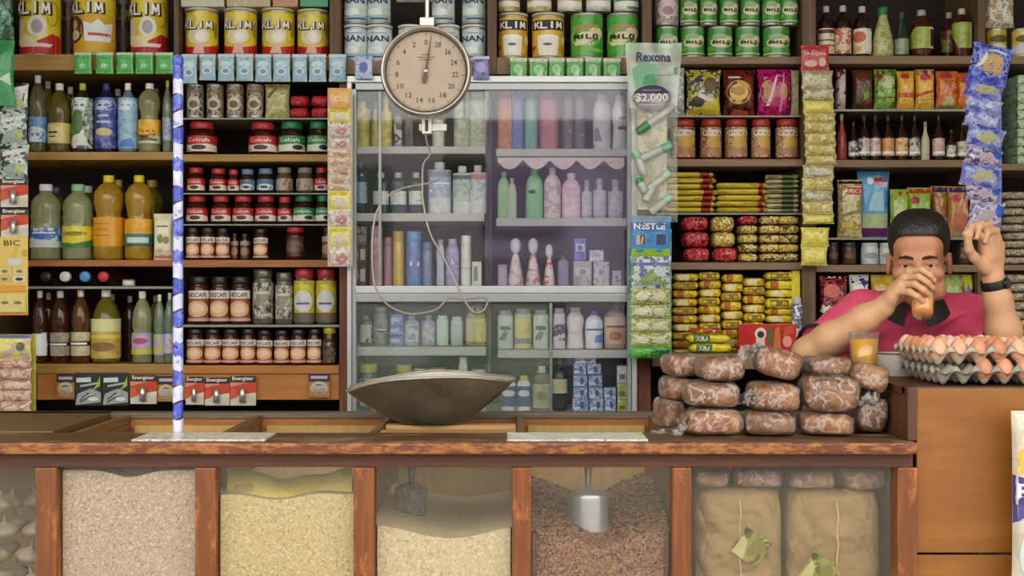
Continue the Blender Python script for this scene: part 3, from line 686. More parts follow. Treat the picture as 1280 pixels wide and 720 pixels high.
# ---- bottles, bay A
OILC = LQ('#b4ae78', .5); AMB = LQ('#c8a030', .45); PALE = LQ('#b4b888', .5); DKB = LQ('#4a2410', .25); OLV = LQ('#8f8430', .55); GREY = LQ('#98a68c', .5)
def lb(kind, body, cap, bgs, layers, v0, v1, key, **k): return lambda w, h: bottle(w, h, kind, body, S(cap, .4), layers, v0, v1, key=key, wrap=PR(bgs, 40, .4) if bgs else None, **k)
A2 = [(36, 59, 91, lb('water', LQ('#a89c70', .75), '#cfd2e0', ['#4f86c2', '#6fa3d6', '#3f6fb0'], [('e', .5, .3, .4, .3, '#dfe8ee')], .13, .46, 'a1'), 'clear oil bottle with blue label, leftmost on shelf below green sachets'),
      (60, 89, 101, lb('water', LQ('#8a7a30', .55), '#e8e6da', ['#d8c878', '#cdbb62'], [('e', .4, .5, .3, .4, '#e6d992'), ('r', .25, .5, .55, .58, BLK), ('r', .3, .3, .5, .36, BLK)], .13, .42, 'a2'), 'amber oil bottle with pale yellow label and white cap'),
      (90, 117, 101, lb('soft', LQ('#39402c', .4), '#a9b830', ['#22281c', '#8d9c80', '#d9e0d0', '#38452c'], [('e', .5, .85, .4, .1, '#cfe0e6'), ('e', .4, .5, .2, .25, '#54763a'), ('p', [(.1, .05), (.8, .05), (.6, .3), (.3, .25)], '#d5d8c8')], .06, .78, 'a3'), 'dark soft drink bottle with lime green cap and black white label'),
      (119, 147, 101, lb('soft', LQ('#262a5a', .3), '#2e2a70', ['#232a66', '#3c4590', '#6a74b8', '#1b2252'], [('e', .5, .85, .42, .1, '#b9cbe0'), ('e', .5, .32, .25, .08, '#cdbb86'), ('r', .3, .5, .7, .54, '#b9c4e0'), ('r', .35, .62, .65, .66, '#b9c4e0')], .06, .78, 'a4'), 'navy blue soft drink bottle with purple cap'),
      (147.5, 172.5, 101, lb('soft', LQ('#8fb0c0', .5), '#e8e8e2', ['#7fa9c4', '#97bdd0', '#6a97bc'], [('e', .5, .85, .42, .1, '#d5e4ea'), ('p', [(.2, .02), (.8, .02), (.7, .2), (.4, .15)], '#4f7fc4')], .06, .78, 'a5'), 'pale blue soft drink bottle with white cap'),
      (173, 201, 101, lb('oil', OILC, '#eceae0', ['#e0a81c', '#e9b92c'], [('r', 0, 0, 1, .32, '#cfd0b8'), ('e', .45, .4, .3, .24, '#6a3010'), ('e', .45, .5, .32, .16, '#e8b020'), ('r', .2, .1, .8, .2, '#5a7038')], .13, .47, 'a6'), 'clear oil bottle with yellow sunflower label and white cap'),
      (203, 216, 98, lb('water', GREY, '#b9c020', ['#a9c0c8', '#7f9eb0'], [], .16, .48, 'a7'), 'slim clear bottle with pale blue label behind the striped pole')]
for x0, x1, ty, fn, lab in A2: place('drink_bottle', x0, x1, ty, 189.5, fn, lab, 'bottle', 'bottles below the green sachets')
for i, (x0, x1, ty) in enumerate(((50, 70, 100), (78, 98, 107), (137, 158, 110), (184, 206, 109))):
    place('drink_bottle', x0, x1, ty, 189.5, lb('water', OLV, '#cfcdbc', None, [], 0, 0, 'ab'), nth('white-capped bottle behind front row', i, 4, 'below green sachets'), 'bottle', 'second row of oil bottles', Y=YS+.15)
A3 = [(38, 77, 228, lb('wide', PALE, '#dfe4ee', ['#2f62ac', '#3f74bc', '#cfd9de', '#dfe6e6'], [('p', [(0, 0), (1, 0), (1, .3), (0, .5)], '#ccd6d4'), ('r', .3, .7, .8, .78, '#dfe6ee')], .16, .42, 'b1'), 'wide clear oil bottle with blue and white label'),
      (78, 117, 228, lb('wide', PALE, '#8ac09a', ['#d8c81e', '#e2d432'], [('p', [(0, 0), (1, 0), (1, .4), (.5, .18), (0, .3)], '#2f7a34'), ('e', .5, .65, .3, .1, '#8a841c')], .16, .44, 'b2'), 'wide clear oil bottle with yellow and green label'),
      (117, 155, 217, lb('oil', AMB, '#e0c81c', ['#e0a418', '#d9981a', '#e8b22c'], [('r', .1, .75, .6, .8, '#b97818'), ('r', .1, .55, .6, .6, '#b97818'), ('r', .1, .35, .6, .4, '#b97818')], .16, .5, 'b3'), 'amber oil bottle with yellow cap and plain golden label'),
      (156, 192, 217, lb('oil', AMB, '#e0c81c', ['#dc9c1c', '#e6b02e'], [('r', 0, 0, 1, .45, '#3f7a6a'), ('r', .3, .12, .8, .32, '#cfdcd0'), ('r', 0, 0, 1, .06, '#38404a')], .16, .48, 'b4'), 'amber oil bottle with yellow cap and teal band label')]
for x0, x1, ty, fn, lab in A3: place('oil_bottle', x0, x1, ty, 324.5, fn, lab + ' on shelf above lying bottles', 'bottle', 'large oil bottles left of the striped pole')
for i, (x0, x1, ty) in enumerate(((56, 84, 233), (94, 124, 231), (136, 160, 224), (175, 205, 224))):
    place('oil_bottle', x0, x1, ty, 324.5, lb('wide', OLV, ['#30405a', '#c8ccc0', '#b09a30', '#b09a30'][i], None, [], 0, 0, ('bb', i)), nth('large oil bottle in the back row', i, 4, 'on third shelf'), 'bottle', 'back row of large oil bottles', Y=YS+.16)
place('snack_pouch', 192, 218, 266, 324.5, lambda w, h: pouch(w, h, .05, PR(['#dfe0a8', '#e8e4c4', '#c9d0a0'], 20, .4), [('r', .04, .02, .96, .2, '#d98a80'), ('r', .2, .70, .8, .74, '#7a7a5c'), ('e', .4, .45, .16, .1, '#8a8a5c'), ('e', .7, .42, .16, .08, '#8a8a5c')], 'gc'), 'pastel yellow pouch with pink base behind striped pole', 'pouch', dpt=.05)
LAB = lambda c: ['#%s' % c]
A5 = [(40, 60, 363, lb('water', DKB, '#cfcabc', ['#dcdcd4', '#3a3630', '#e6e6e0'], [('r', .4, .05, .9, .95, '#dfe2e6')], .1, .42, 'c1'), 'dark vinegar bottle with white label, leftmost on lowest bottle shelf'),
      (63, 88, 363, lb('water', DKB, '#c9c9c0', ['#a89c88', '#8f836e'], [('r', 0, .42, 1, .58, '#2a241c'), ('r', .1, .46, .8, .53, WHT)], .1, .42, 'c2'), 'dark vinegar bottle with grey brown label beside the leftmost'),
      (89, 113, 362, lb('water', LQ('#6e4418', .4), '#d8c0b4', ['#c9c09c', '#b8ae84'], [('r', 0, .42, 1, .62, '#22201a'), ('r', .1, .47, .8, .56, WHT)], .1, .42, 'c3'), 'brown vinegar bottle with cream label and pinkish cap'),
      (114.5, 151, 362, lb('soft', LQ('#9a8a30', .6), '#e2ddcc', ['#b99c4a', '#c8ad56', '#a58a3c'], [('r', 0, .68, 1, 1, '#d5d494'), ('r', 0, .5, 1, .6, '#e0c848'), ('e', .5, .3, .3, .12, '#8a6a2c')], .06, .6, 'c4'), 'wide golden cider bottle with yellow label'),
      (165, 191, 364, lb('water', PALE, '#e6e0d8', ['#b8b26a', '#9fa4c0', '#cdbcc8'], [('e', .5, .6, .4, .3, '#cfa0b4'), ('e', .5, .62, .24, .14, '#a84878'), ('r', 0, 0, 1, .25, '#c4bc4c')], .12, .42, 'c5'), 'clear bottle with pink and yellow label'),
      (192, 207, 368, lb('water', GREY, '#cfcabc', ['#b8b26a', '#9fa4c0'], [], .12, .42, 'c6'), 'clear bottle with yellow label just left of striped pole'),
      (207, 222, 366, lb('water', GREY, '#cfcabc', ['#a9a0c0', '#c4b4cc', '#b0aa5c'], [], .14, .42, 'c7'), 'clear bottle with lilac label behind striped pole')]
for x0, x1, ty, fn, lab in A5: place('vinegar_bottle', x0, x1, ty, 454.5, fn, lab, 'bottle', 'bottles on the lowest shelf at left')
for i, (x0, x1, ty) in enumerate(((52, 70, 366), (129, 151, 367), (154, 171, 370), (185, 205, 369))):
    place('vinegar_bottle', x0, x1, ty, 454.5, lb('water', [DKB, OLV, DKB, OLV][i], '#c0b8a4', None, [], 0, 0, ('cb', i)), nth('bottle behind front row', i, 4, 'on lowest bottle shelf'), 'bottle', 'second row on the lowest bottle shelf', Y=YS+.14)
def lying(w, h, cap, body):
    r = h/2
    return cached(('ly', q3(h), cap), lambda: [('bottle_body', MB().lathe([(r*.3, .02), (r*.3, .04), (r*.8, .09), (r, .12), (r, .27), (r*.8, .28)], body, 18, c=(0, 0, r), axis='y', smooth=True).mesh()), ('cap', MB().lathe([(r*.52, 0), (r*.56, .002), (r*.56, .022), (r*.5, .0225)], S(cap, .4), 16, c=(0, 0, r), axis='y').mesh())])
def lying_bottle(cx, cy, cap, lab, r=11):
    Y = YS + .03; base = 357.5; h = (base-334)/F*Y
    ps = lying(0, h, cap, DKB)
    # the lathe along y runs towards the viewer, so turn it round: cap at the front
    t = put('lying_bottle', ps, lab, 'bottle', (X(cx, Y), Y + .005, Z(base, Y)), (0, 0, PI), 'bottles lying on the glass shelf')
for cx, cap, nm in ((80, '#dcdcd2', 'white'), (105, '#4f8fd4', 'blue'), (128, '#c03438', 'red')):
    lying_bottle(cx, 346, cap, 'dark bottle lying with %s cap towards viewer on glass shelf' % nm)
lying_bottle(56, 346, '#2c2018', 'dark-capped bottle lying at left end of the lying bottles')
place('small_cup', 153, 169, 349.5, 357.3, lambda w, h: bottle(w, h, 'squat', S('#d8d5c8', .4), S('#c8c5b8', .4), key='cup'), 'small white pot on glass shelf right of lying bottles', 'pot')

# ---- jars, bay B
COF = LQ('#38180a', .15, .1, .2); COFR = LQ('#4a1c0e', .15)
def jar(lid, cols, layers, key, kind='jar', body=None, v0=.1, v1=.56, **k): return lambda w, h: bottle(w, h, kind, body or COF, S(lid, .35), layers, v0, v1, key=key, wrap=PR(cols, 50, .4), **k)
JR = jar('#b02a2e', ['#b01c22', '#c2262a', '#9a1418'], [('p', [(.0, 0), (1, 0), (1, .35), (.7, .5), (.3, .42), (0, .5)], '#ddd2c0'), ('e', .5, .26, .16, .16, '#3c2a20'), ('t', 'Colcafe', .5, .74, .5, .24, '#eed8c8', .01), ('r', .08, .06, .3, .12, '#8a7060')], 'jr')
JG = jar('#1f7a4a', ['#2a7a48', '#358a54', '#1e6438'], [('p', [(.0, 0), (1, 0), (1, .35), (.7, .5), (.3, .42), (0, .5)], '#d8dcc8'), ('e', .7, .26, .14, .16, '#2a2a24'), ('t', 'Colcafe', .5, .74, .5, .24, '#e0ecd8', .01)], 'jg')
JB = jar('#5a7f9e', ['#5c7f9a', '#3f6488', '#86a0b0'], [('e', .5, .3, .36, .28, '#d8dcd4'), ('e', .5, .3, .14, .14, '#3a3a40')], 'jb')
JCL = jar('#8a7e70', ['#7a6450', '#a8988a', '#5a4434'], [], 'jc', 'jar', LQ('#6a5844', .4))
def js(spans, base, nm):
    k = 0
    for x0, x1, ty, fn, lab in spans: place('coffee_jar', x0, x1, ty, base, fn, lab, 'jar', nm)
js([(234, 271, 149.3, JR, 'red-lidded coffee jar standing alone left, below the mottled cans'), (311, 347, 150, JR, 'red-lidded coffee jar beside the green-lidded jar below the cans'), (348, 382, 149.2, JG, 'green-lidded coffee jar beside red-lidded jar on yellowish shelf'), (384, 412, 149.2, JG, 'green-lidded coffee jar next to hanging sachet strip, upper shelf')], 192.5, 'large coffee jars')
js([(234, 256, 208, JR, 'leftmost small red-lidded coffee jar on shelf of mixed lids'), (262, 284, 209, JR, 'second small red-lidded coffee jar on shelf of mixed lids'), (285, 299, 211, JR, 'narrow red-lidded coffee jar left of blue-lidded jars'), (300, 319, 210, JB, 'left blue-lidded coffee jar'+' beside narrow red jar'), (321, 343, 209, JB, 'right blue-lidded coffee jar beside clear jars'), (345, 366, 208, JCL, 'left clear brownish jar with grey lid'+' beside blue lid'), (370, 393, 208, JCL, 'right clear brownish jar with grey lid, second from strip'), (393, 411, 208, JR, 'slim red-lidded jar next to hanging sachet strip')], 240.5, 'small coffee jars')
SPR = [(233, 260, 243.5), (264, 289, 243.5), (291, 317, 243.5), (319, 346, 243.5), (347, 365, 245)]
rowof('coffee_jar', SPR, 279.5, JR, 'red-lidded coffee jar', 'on shelf above black-lidded jars', 'jar', 'red-lidded coffee jars')
rowof('coffee_jar', [(366, 394, 243), (394, 414, 243)], 279.5, JG, 'green-lidded coffee jar', 'right of the red-lidded row', 'jar', 'small green-lidded coffee jars')
JN = jar('#1c1a18', ['#8a4428', '#a0563a', '#5a2614'], [('r', 0, .74, 1, 1, '#e4dcd0'), ('t', 'NESCAFE', .5, .86, .6, .15, '#30180c', .02), ('e', .5, .4, .36, .26, '#dcae84'), ('e', .5, .42, .22, .15, '#e8c8a0'), ('r', 0, 0, 1, .1, '#c9a494')], 'jn', 'tall', COFR, .06, .7)
JND = jar('#1c1a18', ['#54301c', '#6a4028', '#38190c'], [('r', 0, .76, 1, 1, '#a89c90'), ('e', .5, .4, .34, .24, '#a87c5c')], 'jnd', 'tall', COFR, .06, .7)
rowof('coffee_jar', [(233, 250, 283.5), (251, 269, 283.5), (270, 287, 284), (317, 335, 285)], 324.5, JN, 'small black-lidded coffee jar', 'under red-lidded row', 'jar', 'small black-lidded coffee jars')
rowof('coffee_jar', [(288, 298, 291), (300, 313, 291)], 324.5, JND, 'shaded slim coffee jar', 'between black-lidded jars', 'jar', 'slim dark coffee jars', Y=YS+.08)
SPICE = lambda w, h: bottle(w, h, 'tall', COFR, S('#a8262a', .35), [('e', .5, .5, .3, .3, '#7a5848')], .1, .7, key='sp', wrap=PR(['#3a2016', '#54382a'], 40))
place('coffee_jar', 357, 382, 283, 324.5, SPICE, 'dark coffee jar with red lid standing alone under green-lidded jars', 'jar')
place('coffee_jar', 402, 418, 283, 324.5, JND, 'dark jar half behind bottom of hanging sachet strip', 'jar')
rowof('coffee_jar', [(236, 262, 345), (263, 287, 345), (288, 313, 345)], 405.5, JN, 'tall black-lidded coffee jar', 'right of striped pole', 'jar', 'tall black-lidded coffee jars')
GLJ = lambda w, h: bottle(w, h, 'tall', LQ('#8f8878', .5), S('#6a665c', .3, .5), [('e', .5, .55, .36, .2, '#8f8c74'), ('r', .2, .68, .8, .76, '#c9c4b4')], .1, .75, key='gj', wrap=PR(['#3a3026', '#8a8474', '#c9c6b8', '#5a4c3a'], 50))
place('coffee_jar', 316, 342, 336, 405.5, GLJ, 'tall silvery glass jar beside the tall black-lidded jars', 'jar')
place('coffee_jar', 344, 366, 340, 405.5, GLJ, 'shorter silvery glass jar left of yellow-labelled jars', 'jar')
CRM = jar('#b02a30', ['#cfbe2c', '#b8a828', '#8f8a70'], [('e', .5, .62, .38, .3, '#d4c83c'), ('e', .5, .5, .3, .26, '#cfcdd0'), ('r', 0, 0, 1, .22, '#6a5c48'), ('r', .3, .42, .7, .47, '#4a5aa0')], 'cr', 'tall', LQ('#7a6a50', .3), .04, .78)
rowof('creamer_jar', [(367, 394, 335), (395, 421, 335)], 405.5, CRM, 'yellow creamer jar with red lid', 'on second lowest jar shelf', 'jar', 'yellow creamer jars')
rowof('coffee_jar', [(234, 255, 411), (256, 277, 411), (278, 300, 411), (301, 320, 411), (321, 341, 413), (343, 362, 413), (363, 383, 412), (384, 402, 411)], 456.5, JN, 'black-lidded coffee jar', 'on lowest jar shelf', 'jar', 'coffee jars on the lowest shelf')
place('coffee_jar', 403, 421, 409.3, 456.5, jar('#b9b21c', ['#2a1c14', '#5a4a38', '#b8ae94'], [], 'jy', 'tall', COFR, .06, .6), 'dark jar with yellow lid at right end of lowest shelf', 'jar')
rowof('cookie_can', [(233, 255, 103), (258, 280, 103), (283, 305, 103), (308, 330, 103)], 146.5, cookie, 'mottled brown and cream can', 'just under pale blue sachets', 'can', 'mottled cans')
place('snack_pouch', 331, 363, 102.5, 146.5, lambda w, h: pouch(w, h, .05, PR(['#a09a68', '#b8b078', '#cfc888', '#7f7848'], 60, .4, .4), [('p', [(.1, .6), (.5, .95), (.6, .9), (.2, .55)], '#6a643c')], 'sn'), 'olive cream pouch beside the mottled cans', 'pouch', dpt=.05)
REDP = PR(['#b01c24', '#c8343a', '#8a1018', '#d8b0a8'], 50, .35, .4)
for i, (x0, x1, y0, y1, lab) in enumerate(((364, 388, 132, 146.5, 'lower left'), (390, 413, 132, 146.5, 'lower right'), (364, 388, 117, 131.5, 'upper left'), (390, 413, 117, 131.5, 'upper right'))):
    place('small_pack', x0, x1, y0, y1, lambda w, h: brick(w, h, .1, REDP, 'rp', i % 2), 'small red pack, %s of four beside the olive pouch' % lab, 'pack', 'four small red packs', dpt=.1)
# ================================================================== goods: bay of noodles and yellow packs
NOODLE = lambda w, h: pouch(w, h, .06, PR(['#bfb43c', '#d2c83e', '#3a3428', '#d8d4bc', '#8a6a3c'], 28, .3, .4), [('p', [(.05, .7), (.5, .95), (.5, .85), (.1, .62)], '#38406a'), ('r', .04, .04, .4, .14, '#c9a62c'), ('e', .3, .3, .2, .12, '#3a241a'), ('e', .68, .66, .2, .16, '#6a4a30'), ('p', [(.3, .5), (.9, .3), (.85, .22), (.3, .4)], '#e8e2cc'), ('p', [(.45, .03), (.95, .03), (.95, .34), (.5, .28)], '#cfc23a')], 'no')
place('noodle_pack', 857, 901, 84, 143.5, NOODLE, 'yellow and black printed noodle pack beside maroon bag', 'pack', dpt=.06)
place('noodle_bag', 903, 944, 84, 143.5, lambda w, h: pouch(w, h, .07, PR(['#5a1c14', '#7a2a1a', '#3f120e', '#a04a2c'], 20, .25, .6), [('e', .45, .5, .4, .26, '#c9a23c'), ('e', .45, .5, .3, .18, '#dcbc58'), ('e', .45, .52, .2, .1, '#b98a34'), ('p', [(.15, .18), (.8, .3), (.8, .24), (.2, .1)], '#3a1408'), ('r', .12, .8, .5, .84, '#d9cfc0'), ('p', [(.2, .02), (.8, .02), (.75, .1), (.3, .14)], '#c0542c')], 'nb'), 'maroon bag with golden noodle picture between noodle pack and pink bag', 'bag', dpt=.07)
place('noodle_bag', 946, 990, 83, 143.5, lambda w, h: pouch(w, h, .07, PR(['#a81658', '#c42a72', '#8a0f46', '#d86a9a'], 20, .25, .6), [('e', .25, .5, .22, .24, '#b98a5a'), ('e', .72, .5, .12, .18, '#b9a04c'), ('p', [(.2, .2), (.5, .85), (.56, .85), (.3, .2)], '#e8c0cc'), ('p', [(.6, .1), (.72, .9), (.76, .9), (.66, .1)], '#d890b0')], 'pb'), 'magenta bag of noodles right of the maroon bag', 'bag', dpt=.05, Y=YS+.03)
place('noodle_bag', 991, 1002, 86, 143.5, lambda w, h: pouch(w, h, .03, PR(['#8a845c', '#a9a070'], 20, .4, .4), [], 'ob'), 'narrow olive bag beside post right of magenta bag', 'bag', dpt=.03)
place('clear_bag', 838, 856, 82, 143.5, lambda w, h: pouch(w, h, .05, PR(['#b8bcb8', '#9aa09c', '#d8dcd8', '#7c847e'], 40, .15, .8), [], 'cb'), 'silvery clear bag left of yellow noodle pack', 'bag', dpt=.05)
SAU = jar('#a83424', ['#b98a4c', '#8a5234', '#d0b878', '#5e2418', '#c9a894'], [('e', .5, .8, .34, .12, '#d8ccb8'), ('e', .55, .5, .22, .2, '#c9a23c'), ('e', .5, .2, .34, .12, '#b07a60')], 'sa', 'squat', LQ('#6a2012', .15), .06, .8)
rowof('sauce_jar', [(839, 869, 146.7), (875, 902, 146.7), (906, 934, 146.7), (939, 963, 146.7), (972, 1000, 146.7)], 198.5, SAU, 'red-lidded sauce jar', 'below noodle bags', 'jar', 'red-lidded sauce jars')
# spaghetti packs lying in piles
def spag(main, tip, key, tips, txt=None):
    def f(w, h):
        def fn():
            def srf(u, v):
                a = 2*PI*v; q = 1 if .03 < u < .97 else .5
                return ((u-.5)*w, -math.copysign(abs(math.cos(a))**.7, math.cos(a))*.045*q, h/2 + math.copysign(abs(math.sin(a))**.7, math.sin(a))*h*.49*q)
            m = MB(); m.grid(srf, 16, 14, main); p = [('pack_body', m.mesh())]
            l = MB(); sf = lambda u, v, o: (lambda q: (q[0], q[1]-o, q[2]))(srf(u, (v-.5)*.42))
            draw(l, [('r', a, 0, b, 1, tip) for a, b in tips] + ([('t', txt, .45, .5, .3, .5, '#3a4a1c')] if txt else []), sf); p.append(('printing', l.mesh()))
            return p
        return cached(('spg', q3(w), q3(h), key), fn)
    return f
SPY = PR(['#cdb634', '#dcc84a', '#b89e28', '#e4d468'], 40, .3, .3, stretch=(.2, 1, 1)); SPR_ = PR(['#a8241c', '#8a1814', '#c0443c'], 60, .3, .5); SPP = PR(['#b9b088', '#cdc49c', '#8f865c', '#6a6440'], 50, .3, .3, stretch=(.2, 1, 1))
def pile(name, x0, x1, ys, fn, desc, where, group, dpt=.09, jit=3, Y=YS+.02, cat='pack'):
    k = random.Random(int(x0)); n = len(ys) - 1
    for i in range(n):
        j = k.uniform(-jit, jit)
        pos = 'topmost ' if i == 0 else 'bottom ' if i == n-1 else ORD[i] + ' from top '
        place(name, x0+j, x1+j, ys[i]+.25, ys[i+1], fn, (pos + desc if i in (0, n-1) else desc + ', ' + pos.strip() + ',') + ' ' + where, cat, group, Y=Y, dpt=dpt)
yy = lambda a, b, n: [a + (b-a)*i/n for i in range(n+1)]
pile('spaghetti_pack', 828, 893, yy(213.5, 265.5, 7), spag(SPY, SPR_, 'sy', [(.72, .995)]), 'yellow pasta pack with red end', 'in pile beside deodorant strip', 'left pile of yellow pasta packs')
pile('spaghetti_pack', 894, 958, yy(227, 265.5, 5), spag(SPY, SPR_, 'sm', [(.82, .995), (0.005, .12)]), 'yellow pasta pack', 'in middle pile above gold bags', 'middle pile of yellow pasta packs')
pile('spaghetti_pack', 959, 1001, yy(217, 265.5, 8), spag(SPP, S('#5a6a3a'), 'sp', [(.45, .8)]), 'pale pasta pack', 'in right pile beside the post', 'right pile of pale pasta packs', jit=1)
# shiny bags: red and gold
RDF = PR(['#b8242c', '#d0545a', '#8f1018', '#e09a96'], 45, .2, .9); GDF = PR(['#dcb83c', '#ecd878', '#a07a28', '#f4e8b0', '#8a6420'], 45, .2, .9); BGF = PR(['#b08c40', '#dccc84', '#6a4c20', '#f0e4b8'], 45, .2, .9)
def fb(m, k): return lambda w, h: brick(w, h, .13, m, ('fb', k), int(w*1e4) % 3, (), .6)
SH = [(850, 884, 269, 288), (851, 885, 288, 309), (852, 886, 309, 327.5)]
for i, (a, b, c, d) in enumerate(SH): place('snack_bag', a, b, c, d, fb(RDF, 'r'), '%s shiny red bag in pile right of the blue pack strip' % ['top', 'middle', 'bottom'][i], 'bag', 'shiny red bags', dpt=.13)
for i, (a, b, c, d, m) in enumerate(((886, 916, 269, 289, GDF), (887, 917, 289, 309, GDF), (888, 920, 309, 327.5, RDF))):
    place('snack_bag', a, b, c, d, fb(m, 'g' if m is GDF else 'r'), '%s %s bag in second pile beside the shiny red bags' % (['top', 'middle', 'bottom'][i], 'gold' if m is GDF else 'red'), 'bag', 'second pile of shiny bags', dpt=.13)
for cidx, (a, b) in enumerate(((920, 945), (946, 972), (973, 1001))):
    ys = yy(268.3, 327.5, 5)
    for i in range(5):
        m = RDF if (cidx == 0 and i == 0) else [GDF, BGF][(i + cidx) % 2] if cidx < 2 else [GDF, BGF, BGF][i % 3]
        nm = 'red' if m is RDF else 'gold' if m is GDF else 'brown gold'
        place('snack_bag', a, b, ys[i]+.3, ys[i+1], fb(m, nm), '%s %s foil bag, %s in %s pile under pasta packs' % (['small', 'shiny'][i % 2], nm, ['top', 'second', 'third', 'fourth', 'bottom'][i], ['third', 'fourth', 'last'][cidx]), 'bag', 'small foil bags under the pasta packs', dpt=.12)
# wall of yellow packs
YF = [PR(['#d4b018', '#e4c828', '#bc9414', '#ecd850'], 40, .3, .5), PR(['#dab820', '#e8cc34', '#b4901c', '#d4c068'], 34, .3, .5), PR(['#d9c418', '#e4d42c', '#c0a414'], 30, .3, .4)]
COLS = [(839, 871, yy(341, 446.5, 10)), (872, 899, yy(339.5, 446.5, 10)), (900, 926, yy(342, 446.5, 9)), (927, 954, yy(347, 446.5, 9)), (955, 990, [339, 350, 362, 372, 386, 394, 404, 413, 424, 435, 446.5])]
for c, (a, b, ys) in enumerate(COLS):
    k = random.Random(c)
    for i in range(len(ys)-1):
        m = YF[2] if c == 4 and i < 6 else YF[(i*2 + c) % 2]
        j = k.uniform(-1.2, 1.2)
        lay = [('r', .1, .3, .6, .7, '#e0d29a')] if (i + c) % 3 == 0 else [('r', .15, .35, .8, .62, '#8a6a1c')] if (i+c) % 3 == 1 else [('e', .3, .5, .14, .4, '#b05a1c')]
        place('soup_pack', a+j-.8, b+j+.8, ys[i]+.15, ys[i+1], lambda w, h: brick(w, h, .1, m, ('yp', (i+c) % 3, YF.index(m)), (i+c) % 3, lay, .72, 'pack_body', .34),
              'yellow pack, %s in %s column of yellow packs' % ('topmost' if i == 0 else 'lowest' if i == len(ys)-2 else ORD[i] + ' from top', ['first', 'second', 'third', 'fourth', 'fifth'][c]), 'pack', 'wall of small yellow packs', dpt=.1)
DOR = lambda w, h: brick(w, h, .06, YF[2], 'dor', 1, [('r', .16, .2, .52, .85, '#1f6a34'), ('t', 'DORIA', .34, .52, .3, .3, WHT)])
for i, (a, b, c, d) in enumerate(((860, 915, 429, 441), (856, 914, 417.5, 428.8))):
    place('long_pack', a, b, c, d, DOR, '%s long yellow pack with green label in front of yellow pack wall' % ['lower', 'upper'][i], 'pack', 'long yellow packs with green labels', Y=YS-.075, dpt=.06)
place('long_pack', 860, 902, 410, 417.3, lambda w, h: brick(w, h, .05, PR(['#c8a41c', '#b0382c', '#e6dcc0'], 30), 'lp', 2), 'long yellow and red pack on top of green-labelled packs', 'pack', None, Y=YS-.075, dpt=.05)
place('red_carton', 922, 994, 405, 441, lambda w, h: carton(w, h, .04, PR(['#b81c18', '#c8281e', '#a81410'], 8, .35), [('e', .38, .66, .1, .22, '#e6dcc8'), ('r', .3, .1, .45, .6, '#d8cdb8'), ('e', .38, .64, .06, .12, '#2a241c'), ('r', .5, .3, .58, .9, '#4a6a34'), ('p', [(.6, .1), (.74, .1), (.7, .95), (.62, .8)], '#c9742c'), ('e', .84, .4, .08, .2, '#e09a84'), ('p', [(.75, .55), (.95, .7), (.95, .95), (.8, .9)], '#d04a34')], 'rc'), 'red carton with white emblem and green stripe behind the bread', 'carton', None, Y=YS-.078, dpt=.04)
place('yellow_box', 991, 1002, 337.5, 446.5, lambda w, h: carton(w, h, .08, YF[2], [('r', .2, .5, .8, .55, '#3a4a1c')], 'yb'), 'tall narrow yellow box standing beside the post', 'box', dpt=.08)
place('wrapped_roll', 989, 1003, 372, 441, lambda w, h: bottle(w, h, 'talc', PR(['#b8bcc4', '#6a6c84', '#e0e2e4', '#4a4a5a'], 40, .15, .8), S('#c0c0c8', .3), key='roll'), 'silver wrapped roll in front of narrow yellow box', 'roll', None, Y=YS-.07)
# ---- bay behind the man
SB = LQ('#2c140a', .2)
def sbottle(kind, body, cap, cols, layers, v0, v1, key, **k): return lb(kind, body, cap, cols, layers, v0, v1, key, **k)
R1 = [(1022, 1043, 4, sbottle('syrup', SB, '#b9b7ae', ['#cfc09a', '#dccfae', '#b0987a'], [('r', .1, .8, .9, .95, '#5a2a1c'), ('r', .1, .5, .8, .56, '#8a4a34'), ('r', .1, .3, .8, .35, '#8a4a34')], .06, .55, 's1'), 'dark sauce bottle with cream label, leftmost on top right shelf'),
      (1043, 1064, 3, sbottle('syrup', SB, '#b9b7ae', ['#d8c878', '#cfc0a4', '#c0584c', '#e6dcc0'], [], .06, .55, 's2'), 'dark sauce bottle with yellow and red label, second on top right shelf'),
      (1066, 1089, 4, sbottle('syrup', SB, '#c0beb6', ['#dcd6c0', '#cdc6ac'], [('e', .3, .66, .26, .22, '#c0603c'), ('r', .55, .1, .9, .9, '#e6e4d8'), ('r', .1, .1, .4, .3, '#c9b23c')], .06, .55, 's3'), 'dark sauce bottle with white label and orange spot'),
      (1090, 1117, 5, sbottle('cone', PR(['#b0b070', '#c2c284', '#9a9c58', '#d4d49c'], 40, .25), '#1f7a3c', None, [], 0, 0, 's4'), 'pale green cone-shaped bottle with green cap on top right shelf'),
      (1118, 1136, 12, sbottle('cone', LQ('#2f4a30', .4), '#2a3a2c', ['#6a8a6a', '#8f9a80', '#3a4a38'], [], .06, .4, 's5'), 'slender dark green bottle beside the pale green cone-shaped one'),
      (1137, 1166, 8, sbottle('syrup', LQ('#5a1c10', .3), '#a8a49a', ['#8aa02c', '#a0b43c'], [('p', [(0, .6), (.25, 1), (0, 1)], '#4a1810'), ('r', .62, .0, 1, 1, '#d8d8c4'), ('r', .66, .1, .9, .9, '#5a1c14')], .18, .62, 's6'), 'dark red bottle with lime green label, right of the slender bottle'),
      (1176, 1196, 14, sbottle('syrup', LQ('#5a1c10', .3), '#a8a49a', ['#8aa02c', '#7a2a1c'], [], .18, .62, 's7'), 'dark red bottle behind rightmost lime-labelled bottle'),
      (1190, 1214, 7, sbottle('syrup', LQ('#5a1c10', .3), '#b4b0a6', ['#8aa02c', '#a0b43c'], [('p', [(0, 0), (.3, 0), (0, .6)], '#4a1810'), ('r', .7, 0, .95, 1, '#d8d8c4')], .18, .7, 's8'), 'dark red bottle with lime label beside the far right post')]
